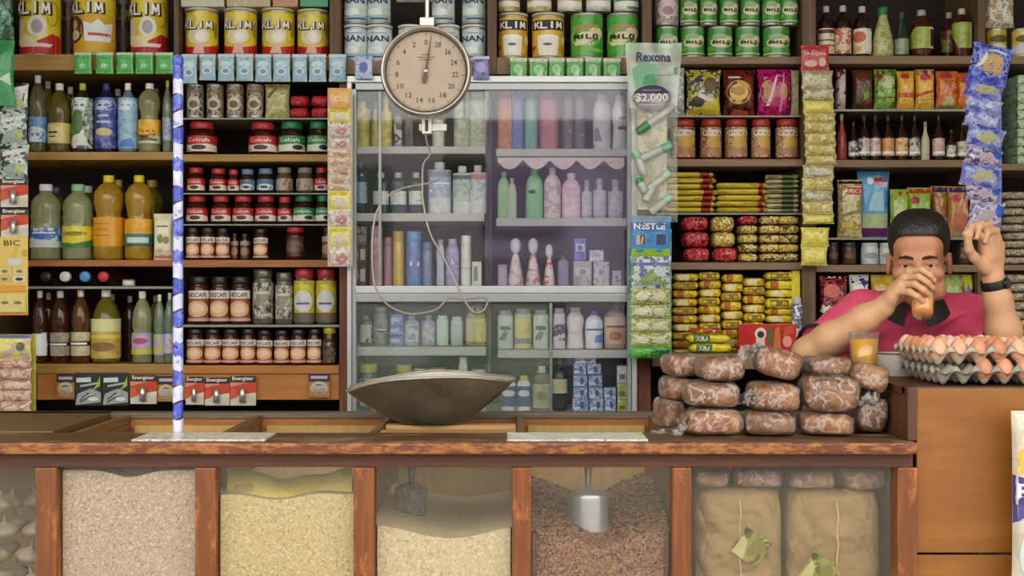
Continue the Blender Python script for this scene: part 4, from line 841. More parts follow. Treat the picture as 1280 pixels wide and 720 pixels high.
for i, (x0, x1, ty, fn, lab) in enumerate(R1): place('sauce_bottle', x0, x1, ty, 69.5, fn, lab, 'bottle', 'bottles on the top right shelf', Y=YS+(.11 if i == 6 else .02))
def sp(cols, lay, key, rip=.002): return lambda w, h: pouch(w, h, .05, PR(cols, 26, .25, .5), lay, key, .05, rip)
R2 = [(1065, 1091, 85, sp(['#7a1814', '#5a3018', '#4a3c1c', '#8a2a1c'], [('e', .5, .4, .4, .3, '#5a4a20'), ('e', .6, .35, .18, .12, '#7aa02c'), ('r', .1, .8, .8, .95, '#8a1c18')], 'p1'), 'dark red and olive sauce pouch, leftmost above dark sauce bottles'),
      (1092, 1120, 84, sp(['#6a9a34', '#84b048', '#4f7a24', '#8a2a1c'], [('e', .55, .66, .3, .16, '#c0cca0'), ('r', .1, .02, .9, .3, '#9a2a20'), ('p', [(.05, .6), (.5, .98), (.1, .98)], '#8a1c18')], 'p2'), 'green leaf sauce pouch with red base'),
      (1120, 1143, 86, sp(['#d8a020', '#e4b43c', '#c98a1c'], [('r', .02, .02, .98, .24, '#a89a60'), ('r', .02, .3, .98, .42, '#c0502c'), ('e', .4, .85, .25, .07, '#b02a44')], 'p3'), 'yellow orange sauce pouch between green and blue-topped pouches'),
      (1143, 1168, 84, sp(['#d8a020', '#e4b43c', '#c98a1c'], [('r', .02, .85, .98, .99, '#3a3a80'), ('r', .02, .02, .98, .24, '#b0a070'), ('p', [(.0, .3), (1, .42), (1, .5), (0, .38)], '#c0502c'), ('e', .45, .78, .3, .07, '#c03a4c')], 'p4'), 'yellow orange sauce pouch with blue top edge'),
      (1169, 1197, 86, sp(['#c8641c', '#d87a2c', '#b85018', '#d8a048'], [('e', .5, .2, .3, .14, '#c9b87c'), ('e', .4, .85, .3, .07, '#b02a44'), ('r', .04, .02, .96, .1, '#8a8a3c')], 'p5'), 'orange sauce pouch right of the blue-topped pouch'),
      (1200, 1221, 88, sp(['#c8641c', '#d87a2c', '#8a8a3c'], [('e', .4, .8, .3, .09, '#b02a44')], 'p6'), 'orange sauce pouch partly behind the blue bag strip')]
for x0, x1, ty, fn, lab in R2: place('sauce_pouch', x0, x1, ty, 135.5, fn, lab, 'pouch', 'sauce pouches above the dark bottles', dpt=.05)
place('snack_pouch', 1044, 1057, 84, 135.5, sp(['#7a2a3c', '#c9b8b0', '#e0dcd0'], [], 'p0'), 'maroon and white pouch beside the red-headed strip', 'pouch', dpt=.05)
LBL = ['#d8d4cc', '#c0bab0', '#4a443c', '#e4e0d8']
R3 = [(1046, 1058, 141, PR(['#a84034', '#8a2c24'], 30), 'red sauce bottle beside the yellow strip', None), (1060, 1073, 150, SB, 'dark sauce bottle next to the red bottle', LBL), (1073, 1087, 142, SB, 'dark sauce bottle with white label, third in row', LBL), (1087, 1101, 142, SB, 'dark sauce bottle with pinkish label', ['#d8c4c0', '#b89a94', '#e4dcd6']), (1102, 1118, 142, SB, 'dark sauce bottle with orange label, left one', ['#c98a44', '#d89a54', '#e8e0d0']), (1119, 1135, 141, SB, 'dark sauce bottle with orange label, right one', ['#d8702c', '#dcc08a', '#e8e0d0']), (1136, 1150, 142, SB, 'dark sauce bottle left of cream bottle', LBL),
      (1151, 1162, 150, S('#c9c4a0', .4), 'slim cream sauce bottle among dark bottles', None), (1165, 1181, 142, SB, 'dark sauce bottle right of cream bottle', ['#d8b8b0', '#c9a49c', '#efe8e0']), (1183, 1195, 160, SB, 'small dark sauce bottle second from right', LBL), (1196, 1210, 150, SB, 'dark sauce bottle beside the blue bag strip', ['#8a8a6a', '#c9c4b0', '#3a3a2c'])]
for i, (x0, x1, ty, body, lab, cols) in enumerate(R3):
    place('sauce_bottle', x0, x1, ty, 199.5, lambda w, h: bottle(w, h, 'sauce', body, S('#1a1614' if cols else '#a09a80', .4), [('r', .1, .1, .9, .25, WHT)] if cols else [], .1, .48, key=('r3', i), wrap=PR(cols, 45) if cols else None), lab, 'bottle', 'dark sauce bottles')
R4 = [(1046, 1078, 223, sp(['#c9b878', '#d8cc94', '#a8924c', '#e8e0b8'], [('r', .04, .93, .96, .99, '#1a1a1a'), ('r', .35, .74, .95, .86, '#c9302c'), ('t', 'FRUCO', .65, .8, .5, .07, WHT), ('p', [(.1, .4), (.95, .5), (.95, .44), (.1, .34)], '#8a8a4c'), ('p', [(.1, .05), (.8, .05), (.5, .3), (.2, .25)], '#d8b85c')], 'q1'), 'cream yellow mayonnaise pouch with black top edge left of man'),
      (1071, 1112, 213, sp(['#4fa0d8', '#6ab4e4', '#8fc8e8'], [('r', .5, .84, .9, .9, '#b02a2c'), ('r', .5, .76, .9, .83, '#e8e4e0'), ('t', 'FRUCO', .7, .8, .34, .05, '#b02030'), ('e', .35, .85, .1, .06, '#e8f0f0'), ('r', .1, .02, .9, .14, '#7a2a6a'), ('r', .1, .15, .9, .36, '#b8c890'), ('p', [(.25, .4), (.8, .4), (.75, .7), (.4, .66)], '#a8d4e8')], 'q2'), 'sky blue mayonnaise pouch behind the cream yellow one'),
      (1112, 1136, 235, sp(['#8ab03c', '#9cc04c', '#749a2c'], [('r', .04, .86, .96, .98, '#b8302c'), ('e', .4, .5, .3, .2, '#c4d49a')], 'q3'), 'green snack pouch with red top at left of man\'s hair'),
      (1134, 1164, 233, sp(['#8ab03c', '#9cc04c', '#749a2c'], [('r', .04, .88, .96, .99, '#b8402c'), ('e', .25, .74, .2, .08, '#a82a34'), ('p', [(.1, .5), (.9, .6), (.9, .54), (.1, .44)], '#c8d8a0')], 'q4'), 'green snack pouch with red oval above man\'s hair'),
      (1163, 1185, 232, sp(['#b8882c', '#d0a848', '#c07a4c', '#d8c4a0'], [('r', .04, .88, .96, .99, '#4a3470')], 'q5'), 'gold snack pouch with purple top, left of twin pouch'),
      (1184, 1211, 232, sp(['#b8882c', '#c8784c', '#c89a64', '#d8c0a0'], [('r', .04, .88, .96, .99, '#3a2a68'), ('e', .3, .76, .24, .07, '#b03a44'), ('e', .5, .3, .36, .2, '#b86a4c'), ('r', .1, .02, .9, .14, '#a89c80')], 'q6'), 'gold and pink snack pouch with purple top beside raised hand')]
for i, (x0, x1, ty, fn, lab) in enumerate(R4): place('snack_pouch', x0, x1, ty, 296.5, fn, lab, 'pouch', 'pouches on the shelf behind the man', dpt=.05, Y=YS+(.075 if i in (1, 4) else .02))
for i, (x0, x1, ty, c, lab) in enumerate(((1034, 1048, 302, '#3a2418', 'dark brown pot beside the yellow strip'), (1052, 1070, 302, '#4a3024', 'dark brown pot between strip and white pot'), (1076, 1098, 303, '#c9d0cc', 'white pot left of man\'s head'), (1099, 1118, 303, '#c4c4c0', 'white pot partly behind man\'s head'), (1196, 1214, 302, '#3a2a20', 'dark pot beside the raised hand'))):
    place('small_pot', x0, x1, ty, 330.5, lambda w, h: bottle(w, h, 'squat', S(c, .35), S('#2a2a2c' if i in (0, 1, 4) else '#b8c4c0', .4), [('e', .5, .5, .3, .24, '#8f9a94' if i in (2, 3) else '#6a4a34')], .1, .7, key=('pot', i)), lab, 'pot')
R6 = [(1024, 1059, 345, sp(['#5a1014', '#a83a3c', '#3a0c10', '#e0d4cc', '#7a1c20'], [('t', 'UCU', .35, .42, .6, .14, WHT, .06), ('e', .4, .75, .3, .12, '#c9584c'), ('e', .5, .15, .3, .1, '#5a7a3c')], 'u1'), 'dark red pouch with white lettering left of man\'s shoulder'),
      (1061, 1086, 343, sp(['#3a3a7a', '#d8d4cc', '#8a8ab0'], [], 'u2'), 'blue and white pouch behind man\'s shoulder'),
      (1088, 1120, 343, sp(['#b89a2c', '#c8ac40'], [], 'u3'), 'golden pouch behind man\'s collar at left'),
      (1178, 1204, 343, sp(['#c04a58', '#8ab04c', '#d8d4b0'], [], 'u4'), 'pink and green pouch behind man\'s collar at right'),
      (1208, 1221, 343, sp(['#b8b03c', '#3a3a70'], [], 'u5'), 'yellow and blue pouch behind the raised forearm')]
for i, (x0, x1, ty, fn, lab) in enumerate(R6): place('snack_pouch', x0, x1, ty, 419.5, fn, lab, 'pouch', 'pouches on the low shelf behind the man', dpt=.05)
# ---- far right bay
for i, (x0, x1) in enumerate(((1232, 1258), (1264, 1290))):
    place('small_tin', x0, x1, 33, 69.5, lambda w, h: tin(w, h, PR(['#c8b02c', '#dcc44c'], 20), [('r', .05, .05, .95, .4, '#c4ccd0'), ('e', .5, .65, .3, .16, '#5a4a1c')], None, 'yt'), '%s yellow and white tin on the far right shelf' % ['left', 'right'][i], 'tin', 'yellow tins at far right')
place('snack_pouch', 1230, 1268, -14, 32.5, sp(['#c9b890', '#a89468', '#d8d4c4', '#8aa0a8'], [], 'z1'), 'cream pouch lying on the yellow tins at far right', 'pouch', dpt=.04)
place('snack_pouch', 1030, 1080, -40, 3.0, sp(['#b8b4a0', '#8a8470', '#d8d8c8'], [], 'z2'), 'pale pouch lying over dark sauce bottles at frame top', 'pouch', dpt=.03) if False else None
GRB = PR(['#6a9a6a', '#8ab08a', '#b8c4a0', '#4a7a4c', '#a88a6c'], 40, .35)
for i in range(10):
    y0 = 92 + i*11.2; place('green_carton', 1262, 1305, y0+.4, y0+11.2, lambda w, h: carton(w, h, .14, GRB, [('r', .05, .3, .6, .7, '#b8c8a8')], ('gb', i % 3)), 'green carton, %s in stack right of blue bag strip' % ('topmost' if i == 0 else 'lowest' if i == 9 else ORD[i] + ' from top'), 'carton', 'stacked green cartons', dpt=.14)
PAS = PR(['#a89a80', '#bcae94', '#8a7c64', '#c8bca4', '#74664e'], 50, .25, .8)
for c, (a, b) in enumerate(((1246, 1281), (1282, 1318))):
    for seg, (y0, y1, n, nm) in enumerate(((238, 330.5, 9, 'upper'), (342, 469.5, 11, 'lower'))):
        ys = yy(y0, y1, n)
        for i in range(n):
            if c == 1 and i > 3: continue
        for i in range(n):
            if c == 1: break
            place('pasta_bag', a + (i % 2)*4 - 2, b + (i % 2)*6, ys[i]+.3, ys[i+1], lambda w, h: brick(w, h, .12, PAS, 'pas', i % 3), 'grey brown pasta bag, %s in %s stack behind raised arm' % ('topmost' if i == 0 else 'lowest' if i == n-1 else ORD[i] + ' from top', nm), 'bag', 'pasta bags in stacks at far right', dpt=.12)
place('pasta_bag', 1236, 1246, 232, 330.5, sp(['#b8b484', '#cfcaa0'], [], 'z3'), 'pale yellow standing bag beside the pasta bag stack', 'bag', dpt=.04)
# row of things lying along the very top of the right bay
for i, (x0, x1, c) in enumerate(((1024, 1062, ['#8a8470', '#b8b4a0']), (1064, 1104, ['#5a5448', '#c0bcb0']), (1106, 1146, ['#c8b43c', '#b8a88c']), (1150, 1216, ['#5a5a8a', '#c8c4b8']))): pass

# ================================================================== goods in the glass cabinet
def cab_row(name, spans, base, cat, group):
    for s in spans:
        x0, x1, ty, fn, lab = s[:5]; place(name, x0, x1, ty, base, fn, lab, cat, group, Y=CF + (s[5] if len(s) > 5 else 0))
def bt(kind, c, cap, cols=None, layers=(), v0=.1, v1=.7, key=None, sq=.55, **k):
    return lambda w, h: bottle(w, h, kind, S(c, .35, coat=.4) if isinstance(c, str) else c, S(cap, .35), layers, v0, v1, sq, key=(key or (kind, str(c), cap)), wrap=PR(cols, 45) if cols else None, **k)
cab_row('shampoo_bottle', [
  (443.5, 463, 114, bt('cone', '#c8c02c', '#3a2a5a', ['#d0c834', '#b8a828', '#8a9a2c'], key='t1', sq=.8), 'yellow bottle with dark purple top, leftmost on cabinet top shelf'),
  (464, 474, 126, bt('cone', '#a8a034', '#5a6a30', key='t2', sq=.8), 'olive yellow bottle behind thin cabinet post'),
  (475, 490, 118, bt('cone', '#c4b83c', '#b8b464', ['#cfc65c', '#b8a43c'], key='t3', sq=.8), 'yellow bottle just right of thin cabinet post'),
  (492, 503, 140, bt('talc', '#8f948c', '#3a3c3a', ['#b8bcb4', '#2c2e2c'], key='t4'), 'grey and black small bottle below left of dial scale'),
  (504, 518, 138, bt('square', '#2a2c2a', '#3a3c3a', key='t5'), 'black small bottle below dial scale'),
  (540, 556, 148, bt('squat', '#d0cfc0', '#c8c8ba', key='t6', sq=.9), 'cream pot behind the scale hook'),
  (567, 588, 112, bt('talc', '#a8b49c', '#c0c8b4', ['#b4bca4', '#98a48c', '#c8ccb8'], key='t7'), 'pale green tube right of dial scale, left one'),
  (589, 611, 112, bt('talc', '#a8b49c', '#c0c8b4', ['#b4bca4', '#98a48c', '#c8ccb8'], key='t7'), 'pale green tube right of dial scale, right one')], 183.5, 'bottle', 'bottles on the cabinet top shelf')
cab_row('shampoo_bottle', [
  (614.5, 635.5, 112, bt('talc', '#c0742c', '#a8641f', ['#c87c30', '#b06a28', '#d89a50'], key='t8'), 'orange tube on cabinet top shelf'),
  (638.5, 655, 112, bt('talc', '#3a68a8', '#2c5490', key='t9'), 'blue tube between orange and mint tubes'),
  (655.5, 672, 113, bt('talc', '#4fa48a', '#3f9078', key='t10'), 'mint green tube beside the blue tube'),
  (674, 698, 112, bt('talc', '#b06068', '#a05058', ['#b8646c', '#a8545c', '#c88088'], key='t11'), 'rose red tube beside the mint tube'),
  (703, 717, 112, bt('talc', '#3a4244', '#2c3436', ['#444c4e', '#343c3c', '#a8a468'], key='t12'), 'dark grey tube, left of a pair'),
  (718, 732, 112, bt('talc', '#3a4244', '#2c3436', ['#444c4e', '#343c3c', '#a8a468'], key='t12'), 'dark grey tube, right of a pair'),
  (741, 764, 115, bt('curvy', '#d0d0d6', '#c0c0cc', ['#d4d4da', '#c8c8d0'], [('p', [(.2, .1), (.5, .1), (.35, .5), (.2, .45)], '#7a7c8c')], key='t13'), 'white curvy shampoo bottle, left of a pair at cabinet right'),
  (765, 784, 117, bt('curvy', '#cdd2d4', '#b4bcc0', None, [('e', .6, .5, .2, .06, '#4a5a60'), ('e', .6, .8, .16, .05, '#5a6a70')], key='t14'), 'white curvy shampoo bottle beside right cabinet stile')], 186.5, 'bottle', 'bottles on the cabinet top shelf')
MW = ['#b8c8c0', '#d0d8d0', '#8aa49c']
cab_row('mouthwash_bottle', [
  (443, 459, 200, bt('square', LQ('#1c3448', .4), '#2a3c58', ['#a8bcc4', '#88a4b0', '#c8d4d4'], key='m0', sq=.7, v0=.2, v1=.6), 'dark blue mouthwash bottle at left end of cabinet second shelf'),
  (466, 486, 214, bt('square', LQ('#1f4a48', .4), '#b0b4a4', MW, key='m1', sq=.7, v0=.22, v1=.55), 'teal mouthwash bottle behind thin cabinet post'),
  (488, 508, 214, bt('square', LQ('#1f4a48', .4), '#b0b4a4', MW, key='m1', sq=.7, v0=.22, v1=.55), 'teal mouthwash bottle with white label, middle of three'),
  (511, 529, 214, bt('square', LQ('#1f4a48', .4), '#b0b4a4', MW, key='m1', sq=.7, v0=.22, v1=.55), 'teal mouthwash bottle next to hanging wire'),
  (535, 564, 201, bt('square', '#c8d0d0', '#c4c8d0', ['#b0bccc', '#9aa8c4', '#dce0e0'], [('r', .1, .75, .9, .95, '#8a90a8'), ('r', .1, .5, .9, .56, '#e4e6e6')], key='m2', sq=.6, v0=.3, v1=.85), 'large white mouthwash bottle with blue label'),
  (566, 590, 206, bt('square', '#c8d2cc', '#cdd2d2', ['#9ab0ac', '#b8c8c0', '#7a8c98'], [('r', .1, .78, .9, .92, '#5a6478')], key='m3', sq=.6, v0=.25, v1=.85), 'white bottle with grey green label beside large mouthwash'),
  (592, 614, 205, bt('square', '#ccd4d0', '#c4c4cc', ['#a8acb8', '#c4ccd0', '#98a0ac'], [('r', .1, .76, .9, .94, '#c0808c')], key='m4', sq=.6, v0=.25, v1=.85), 'white bottle with rose label band on cabinet second shelf')], 266.5, 'bottle', 'mouthwash bottles in the cabinet')
cab_row('lotion_bottle', [
  (618, 634, 213, bt('lotion', '#9ac08a', '#6a9a68', key='n1'), 'light green lotion bottle seen through overlapping panes'),
  (634, 646, 222, bt('lotion', '#b8c4a8', '#98a48c', key='n2'), 'pale lotion bottle between two green ones'),
  (657, 679, 209, bt('lotion', '#7fc88c', '#6ab47c', None, [('e', .4, .72, .14, .07, '#2a3a2c')], key='n3'), 'bright green lotion bottle on cabinet second shelf'),
  (680, 701, 208, bt('lotion', '#dcd0d0', '#d4c8cc', ['#e0d4d4', '#c8a8b4', '#d8c4c8'], key='n4'), 'cream lotion bottle right of bright green one'),
  (702, 726, 215, bt('lotion', '#e0c4cc', '#dcc8d0', ['#e4ccd2', '#d4b4c0'], key='n5'), 'pale pink lotion bottle beside the lilac ones'),
  (727, 740, 224, bt('cone', '#b0a8b8', '#a8a0b0', ['#b8b0c0', '#c8c4cc', '#8a84a0'], key='n6'), 'small lilac bottle, left of three'),
  (741, 758, 222, bt('cone', '#b0a8b8', '#a8a0b0', ['#b8b0c0', '#c8c4cc', '#8a84a0'], key='n6'), 'small lilac bottle, middle of three'),
  (760, 779, 223, bt('cone', '#a8a0b4', '#a8a0b0', ['#a8a0b8', '#c0bcc8', '#7a7494'], key='n7'), 'small lilac bottle, right of three')], 272.5, 'bottle', 'lotion bottles in the cabinet')
cab_row('toiletry_box', [
  (444, 459, 330, lambda w, h: carton(w, h, .05, S('#241c1c', .4), [('r', .5, .2, .9, .8, '#c0b0a4'), ('e', .25, .5, .15, .2, '#8a7a74')], 'x1'), 'small black box with pale panel, bottom of cabinet stack'),
  (444, 459, 305, lambda w, h: carton(w, h, .05, S('#241c1c', .4), [('r', .5, .2, .9, .8, '#c0b0a4'), ('e', .25, .5, .15, .2, '#8a7a74')], 'x1'), 'small black box with pale panel, middle of cabinet stack'),
  (444, 459, 282, lambda w, h: carton(w, h, .05, PR(['#241c1c', '#8a8078', '#3a3030'], 60), [], 'x2'), 'small black printed box, top of cabinet stack')][:1], 357.3, 'box', 'small black boxes')
place('toiletry_box', 444, 459, 306, 329.6, lambda w, h: carton(w, h, .05, S('#241c1c', .4), [('r', .5, .2, .9, .8, '#c0b0a4'), ('e', .25, .5, .15, .2, '#8a7a74')], 'x1'), 'small black box with pale panel, middle of cabinet stack', 'box', 'small black boxes', Y=CF)
place('toiletry_box', 444, 459, 283, 305.6, lambda w, h: carton(w, h, .05, PR(['#241c1c', '#8a8078', '#3a3030'], 60), [], 'x2'), 'small black printed box, top of cabinet stack', 'box', 'small black boxes', Y=CF)
cab_row('deodorant_can', [
  (462, 479, 282, bt('spray', '#b08a98', '#a47c8c', ['#b8909c', '#a47c8c', '#c8a8b0'], key='d1', sq=1), 'tall dusty pink spray can behind thin cabinet post'),
  (480, 490, 296, bt('spray', '#a87c8c', '#9a6c7c', key='d2', sq=1), 'shorter dusty pink spray can'),
  (490.5, 505, 288, bt('spray', '#c9a82c', '#c0a028', key='d3', sq=1), 'yellow spray can next to blue spray can'),
  (508, 527, 288, bt('spray', '#4a7cb4', '#5a90c4', ['#4a74b0', '#5a84c0', '#6a70a4', '#3f8080'], [('t', 'N', .55, .5, .4, .14, '#e0e4ea', .03)], key='d4', sq=1), 'blue spray can with white lettering'),
  (528, 540, 302, bt('spray', '#6a7ca0', '#58688c', key='d5', sq=1), 'grey blue spray can beside hanging wire'),
  (545, 556, 299, bt('curvy', '#a8b0c0', '#9098ac', key='d6'), 'grey lilac bottle crossed by the hanging wire'),
  (557, 574, 298, bt('curvy', '#9a94c0', '#b0a8d0', ['#a49cc8', '#8a84b4', '#c8b4d0'], key='d7'), 'lavender bottle with white cap oval'),
  (576, 589, 294, bt('spray', '#d0d8cc', '#dce0d4', [], [('r', .1, .4, .9, .43, '#98a094')], key='d8', sq=1), 'white spray can with slim neck line')], 357.3, 'spray can', 'spray cans in the cabinet')
# behind the hazy pane: dolls and boxes
DOLL = lambda c, k: (lambda w, h: cached(('doll', q3(w), q3(h), k), lambda: [('figure_body', MB().lathe([(w*.46, 0), (w*.5, .004), (w*.34, h*.4), (w*.2, h*.62), (w*.1, h*.68)], PR([c, '#e8dcdc', c], 40), 16).mesh()), ('round_top', MB().lathe([(w*.1, h*.66), (w*.26, h*.72), (w*.34, h*.83), (w*.26, h*.95), (w*.06, h)], S('#d8d4dc', .5), 16).mesh())]))
cab_row('perfume_bottle', [
  (634, 655, 297, DOLL('#c8a8b0', 1), 'pale pink skirted perfume bottle with round top, left'),
  (657, 676, 297, DOLL('#c89098', 2), 'pink skirted perfume bottle with round top, middle'),
  (679, 694, 305, DOLL('#d8707c', 3), 'bright pink skirted perfume bottle, right'),
  (613, 626, 330, bt('squat', '#a8a0b8', '#9890a8', key='pf1'), 'small greyish lilac pot at left of hazy pane'),
  (697, 711, 318, bt('square', '#8a84a0', '#3a3448', key='pf2'), 'small lilac bottle with dark cap behind hazy pane')], 357.3, 'bottle', 'perfume bottles')
CB = lambda c, c2, k: (lambda w, h: carton(w, h, .07, PR([c, c2, c], 30), [('r', .12, .4, .88, .75, '#c8c8c4'), ('e', .5, .56, .2, .12, c)], ('cbx', k)))
for x0, x1, y0, y1, c, c2, lab in ((716, 739, 326, 357.3, '#8a8a8c', '#b0b0ac', 'grey printed carton under the blue carton behind hazy pane'), (717, 732, 297, 325.6, '#4a56b0', '#6a78c8', 'upright blue carton on grey carton behind hazy pane'), (741, 761, 327, 357.3, '#9098a0', '#c0c4c4', 'grey white carton next to grey printed carton'), (736, 754, 312, 326.6, '#a8b0d0', '#d8dce4', 'pale blue carton lying on grey white carton'), (764, 776, 338, 357.3, '#7a6a98', '#b8b0c8', 'small violet carton beside right cabinet stile')):
    place('toiletry_box', x0, x1, y0, y1, CB(c, c2, lab), lab, 'box', 'cartons behind the hazy pane', Y=CF, dpt=.07)
cab_row('lotion_bottle', [
  (450, 465, 394, bt('square', '#3a2c34', '#8a8890', ['#3a2830', '#c8c4c4', '#54444c'], key='l1'), 'dark plum bottle at left end of lower cabinet shelf'),
  (467, 486, 384, bt('talc', '#7a7880', '#c4c4c4', ['#7a7880', '#8f8c94'], [('e', .5, .5, .4, .07, '#1c1c20'), ('e', .5, .52, .3, .03, '#e0e0e0')], key='l2', sq=.9), 'grey bottle with black oval and pale lid'),
  (505, 524, 394, bt('square', '#9098b0', '#8890a8', ['#8a90b0', '#c0c4b8', '#78809c'], key='l3'), 'blue grey bottle right of blue carton stack'),
  (527, 544, 394, bt('square', '#9490ac', '#8a88a4', ['#9490ac', '#bcbcc4', '#7c7898'], key='l4'), 'lilac grey bottle with round white emblem'),
  (545, 561, 394, bt('talc', '#b8d0bc', '#c0d4c4', key='l5'), 'pale mint bottle, left of a pair'),
  (563, 579, 396, bt('talc', '#a8bcb0', '#b0c4b8', key='l6'), 'pale mint bottle, right of a pair'),
  (582, 597, 384, bt('square', LQ('#c4bc84', .5), '#b8b08c', ['#b8b080', '#c8b06c', '#a8a070'], key='l7'), 'pale golden bottle left of golden twin'),
  (599, 618, 384, bt('square', LQ('#c4bc64', .5), '#b8b08c', ['#b8b050', '#d0c468', '#a8a058'], key='l8'), 'golden yellow bottle left of white talc bottles')], 432.5, 'bottle', 'bottles on the lower cabinet shelf')
for i, (y0, y1) in enumerate(((420, 432.5), (407, 419.7), (393, 406.7))):
    place('toiletry_box', 488, 505, y0, y1, lambda w, h: carton(w, h, .06, PR(['#4a6cb4', '#6a8cc8', '#3a589c', '#c0ccdc'], 50), [('r', .1, .3, .7, .7, '#a8bcdc')], 'blb'), 'blue soap box, %s of three, beside grey bottle' % ['bottom', 'middle', 'top'][i], 'box', 'three blue soap boxes', Y=CF, dpt=.06)
cab_row('talc_bottle', [
  (620, 640, 388, bt('talc', '#c8d4c8', '#b0b8cc', None, [('e', .5, .72, .26, .1, '#5a7a5c'), ('p', [(.2, .2), (.5, .2), (.62, .55), (.45, .6)], '#6a8a6c')], key='k1', sq=.6), 'white talc bottle with green sprig, left one'),
  (643, 664, 386, bt('talc', '#d0d0a8', '#c4c4d4', ['#d4c868', '#e0d884', '#c8ccb0'], [('r', .1, .1, .9, .3, '#8a8c88')], key='k2', sq=.6, v0=.05, v1=.75), 'white talc bottle with yellow label'),
  (666, 686, 387, bt('talc', '#c8d4c8', '#b0b8cc', None, [('e', .5, .72, .26, .1, '#5a7a5c'), ('p', [(.2, .2), (.5, .2), (.62, .55), (.45, .6)], '#6a8a6c')], key='k1', sq=.6), 'white talc bottle with green sprig, right one'),
  (691, 707, 385, bt('talc', '#d4d4dc', '#d8d8e0', ['#d4d4dc', '#5a5a68', '#e4e4ec'], key='k3', sq=.6, v0=.2, v1=.6), 'white bottle with black print beside the thin lower post'),
  (708, 730, 384, bt('curvy', '#dcd8d4', '#d4d0cc', None, [('r', .3, .5, .7, .52, '#b08a84'), ('r', .3, .42, .7, .44, '#b08a84')], key='k4', sq=.6), 'white wavy lotion bottle on lower cabinet shelf'),
  (731, 754, 388, bt('lotion', '#dce0e2', '#3a54a0', None, [('r', .15, .62, .85, .7, '#4a6ab0'), ('p', [(.5, .1), (.85, .1), (.85, .5), (.55, .4)], '#6a8cd0')], key='k5', sq=.6), 'white lotion bottle with blue cap'),
  (755, 783, 380, bt('lotion', '#b8a084', '#9a8468', ['#cdb89c', '#d8c4aa'], [('e', .5, .3, .2, .16, '#c07850'), ('r', .2, .62, .8, .7, '#8a5a3c')], key='k6', sq=.6), 'large beige lotion bottle at right end of lower cabinet shelf')], 436.5, 'bottle', 'white bottles on the lower cabinet shelf')
cab_row('cleaner_bottle', [
  (626, 645, 470, bt('curvy', '#d4d8dc', '#c8b82c', ['#24346c', '#2f4484'], [('e', .5, .65, .3, .16, '#c8d0dc')], key='w1', sq=.7, v0=.12, v1=.7), 'white and navy bottle with yellow cap, beside scale pan'),
  (646, 664, 470, bt('curvy', '#d4d8dc', '#c8b82c', ['#24346c', '#2f4484'], [('e', .5, .65, .3, .16, '#c8d0dc')], key='w1', sq=.7, v0=.12, v1=.7), 'white and navy bottle with yellow cap, next to pump bottle'),
  (666, 688, 458, bt('square', LQ('#8f8a68', .4), '#c8c8c0', ['#b8b490', '#a8a478'], [('e', .5, .5, .2, .2, '#7a7450')], key='w2', sq=.7, v0=.06, v1=.6, coll=S('#c0c0b8', .4)), 'olive liquid soap bottle with white pump cap'),
  (690, 709, 450, bt('syrup', LQ('#1f3a30', .3), '#2a3a34', ['#c8c49c', '#b8b48a'], key='w3', sq=.8, v0=.34, v1=.62), 'dark green bottle with cream label in cabinet bottom')], 514.5, 'bottle', 'bottles on the cabinet floor')
SOAP = PR(['#7a8cb4', '#a8b8d0', '#5a70a4', '#c8d0dc', '#8aa08c'], 50, .35)
SB_ = lambda w, h: carton(w, h, .06, SOAP, [('e', .6, .5, .16, .3, '#3a4c80'), ('r', .1, .15, .5, .35, '#c8d4e0')], 'soap')
BOX = [(715, 735, 499, 514.5), (736, 754, 499, 514.5), (755, 769, 499, 514.5), (716, 734, 484, 498.7), (735, 753, 484, 498.7), (754, 769, 485, 498.7), (716, 734, 469, 483.7), (735, 752, 469, 483.7), (716, 732, 455, 468.7), (733, 751, 455, 468.7), (718, 745, 447.5, 454.7)]
for i, b in enumerate(BOX):
    r = ['bottom', 'second', 'third', 'fourth', 'top'][0 if i < 3 else 1 if i < 6 else 2 if i < 8 else 3 if i < 10 else 4]
    place('soap_box', *b, SB_, 'blue soap box, %s in %s layer of the cabinet box stack' % (['left', 'middle', 'right', 'left', 'middle', 'right', 'left', 'right', 'left', 'right', 'single'][i], r), 'box', 'stack of blue soap boxes', Y=CF, dpt=.06)
for i, (y0, y1, c) in enumerate(((500, 514.5, ['#a8b43c', '#c8ccb0']), (479, 499.7, ['#a0ac40', '#c4c8a4']), (457, 478.7, ['#a8b4bc', '#c8d0d4']))):
    place('soap_box', 771, 783, y0, y1, lambda w, h: carton(w, h, .05, PR(c, 30), [('r', .2, .2, .8, .5, '#5a6a4a')], ('sg', i)), '%s small carton in narrow stack beside right stile' % ['bottom green', 'middle green', 'top grey'][i], 'box', 'narrow stack of small cartons', Y=CF)
cab_row('ornament_pot', [
  (449, 472, 456, bt('squat', '#3a3a2c', '#c8b84c', ['#3a3a30', '#b8b8a0', '#24241c'], key='o1', sq=1), 'dark patterned pot with yellow top at cabinet floor left'),
  (494, 516, 457, bt('squat', '#8a8a3c', '#b4a83c', key='o2', sq=1), 'olive pot with yellow lid behind scale pan'),
  (602, 622, 462, bt('squat', '#b0b8b0', '#c4c8c0', key='o5', sq=1), 'pale green pot behind scale pan rim')], 514.5, 'pot', 'pots on the cabinet floor')
cab_row('small_carton', [
  (518, 536, 461, lambda w, h: carton(w, h, .08, PR(['#b8b8a4', '#8a8a74'], 40), [], 'o3'), 'left pale carton behind scale pan'),
  (538, 556, 461, lambda w, h: carton(w, h, .08, PR(['#b8b8a4', '#8a8a74'], 40), [], 'o3'), 'right pale carton behind scale pan')], 514.5, 'carton', 'pale cartons on the cabinet floor')
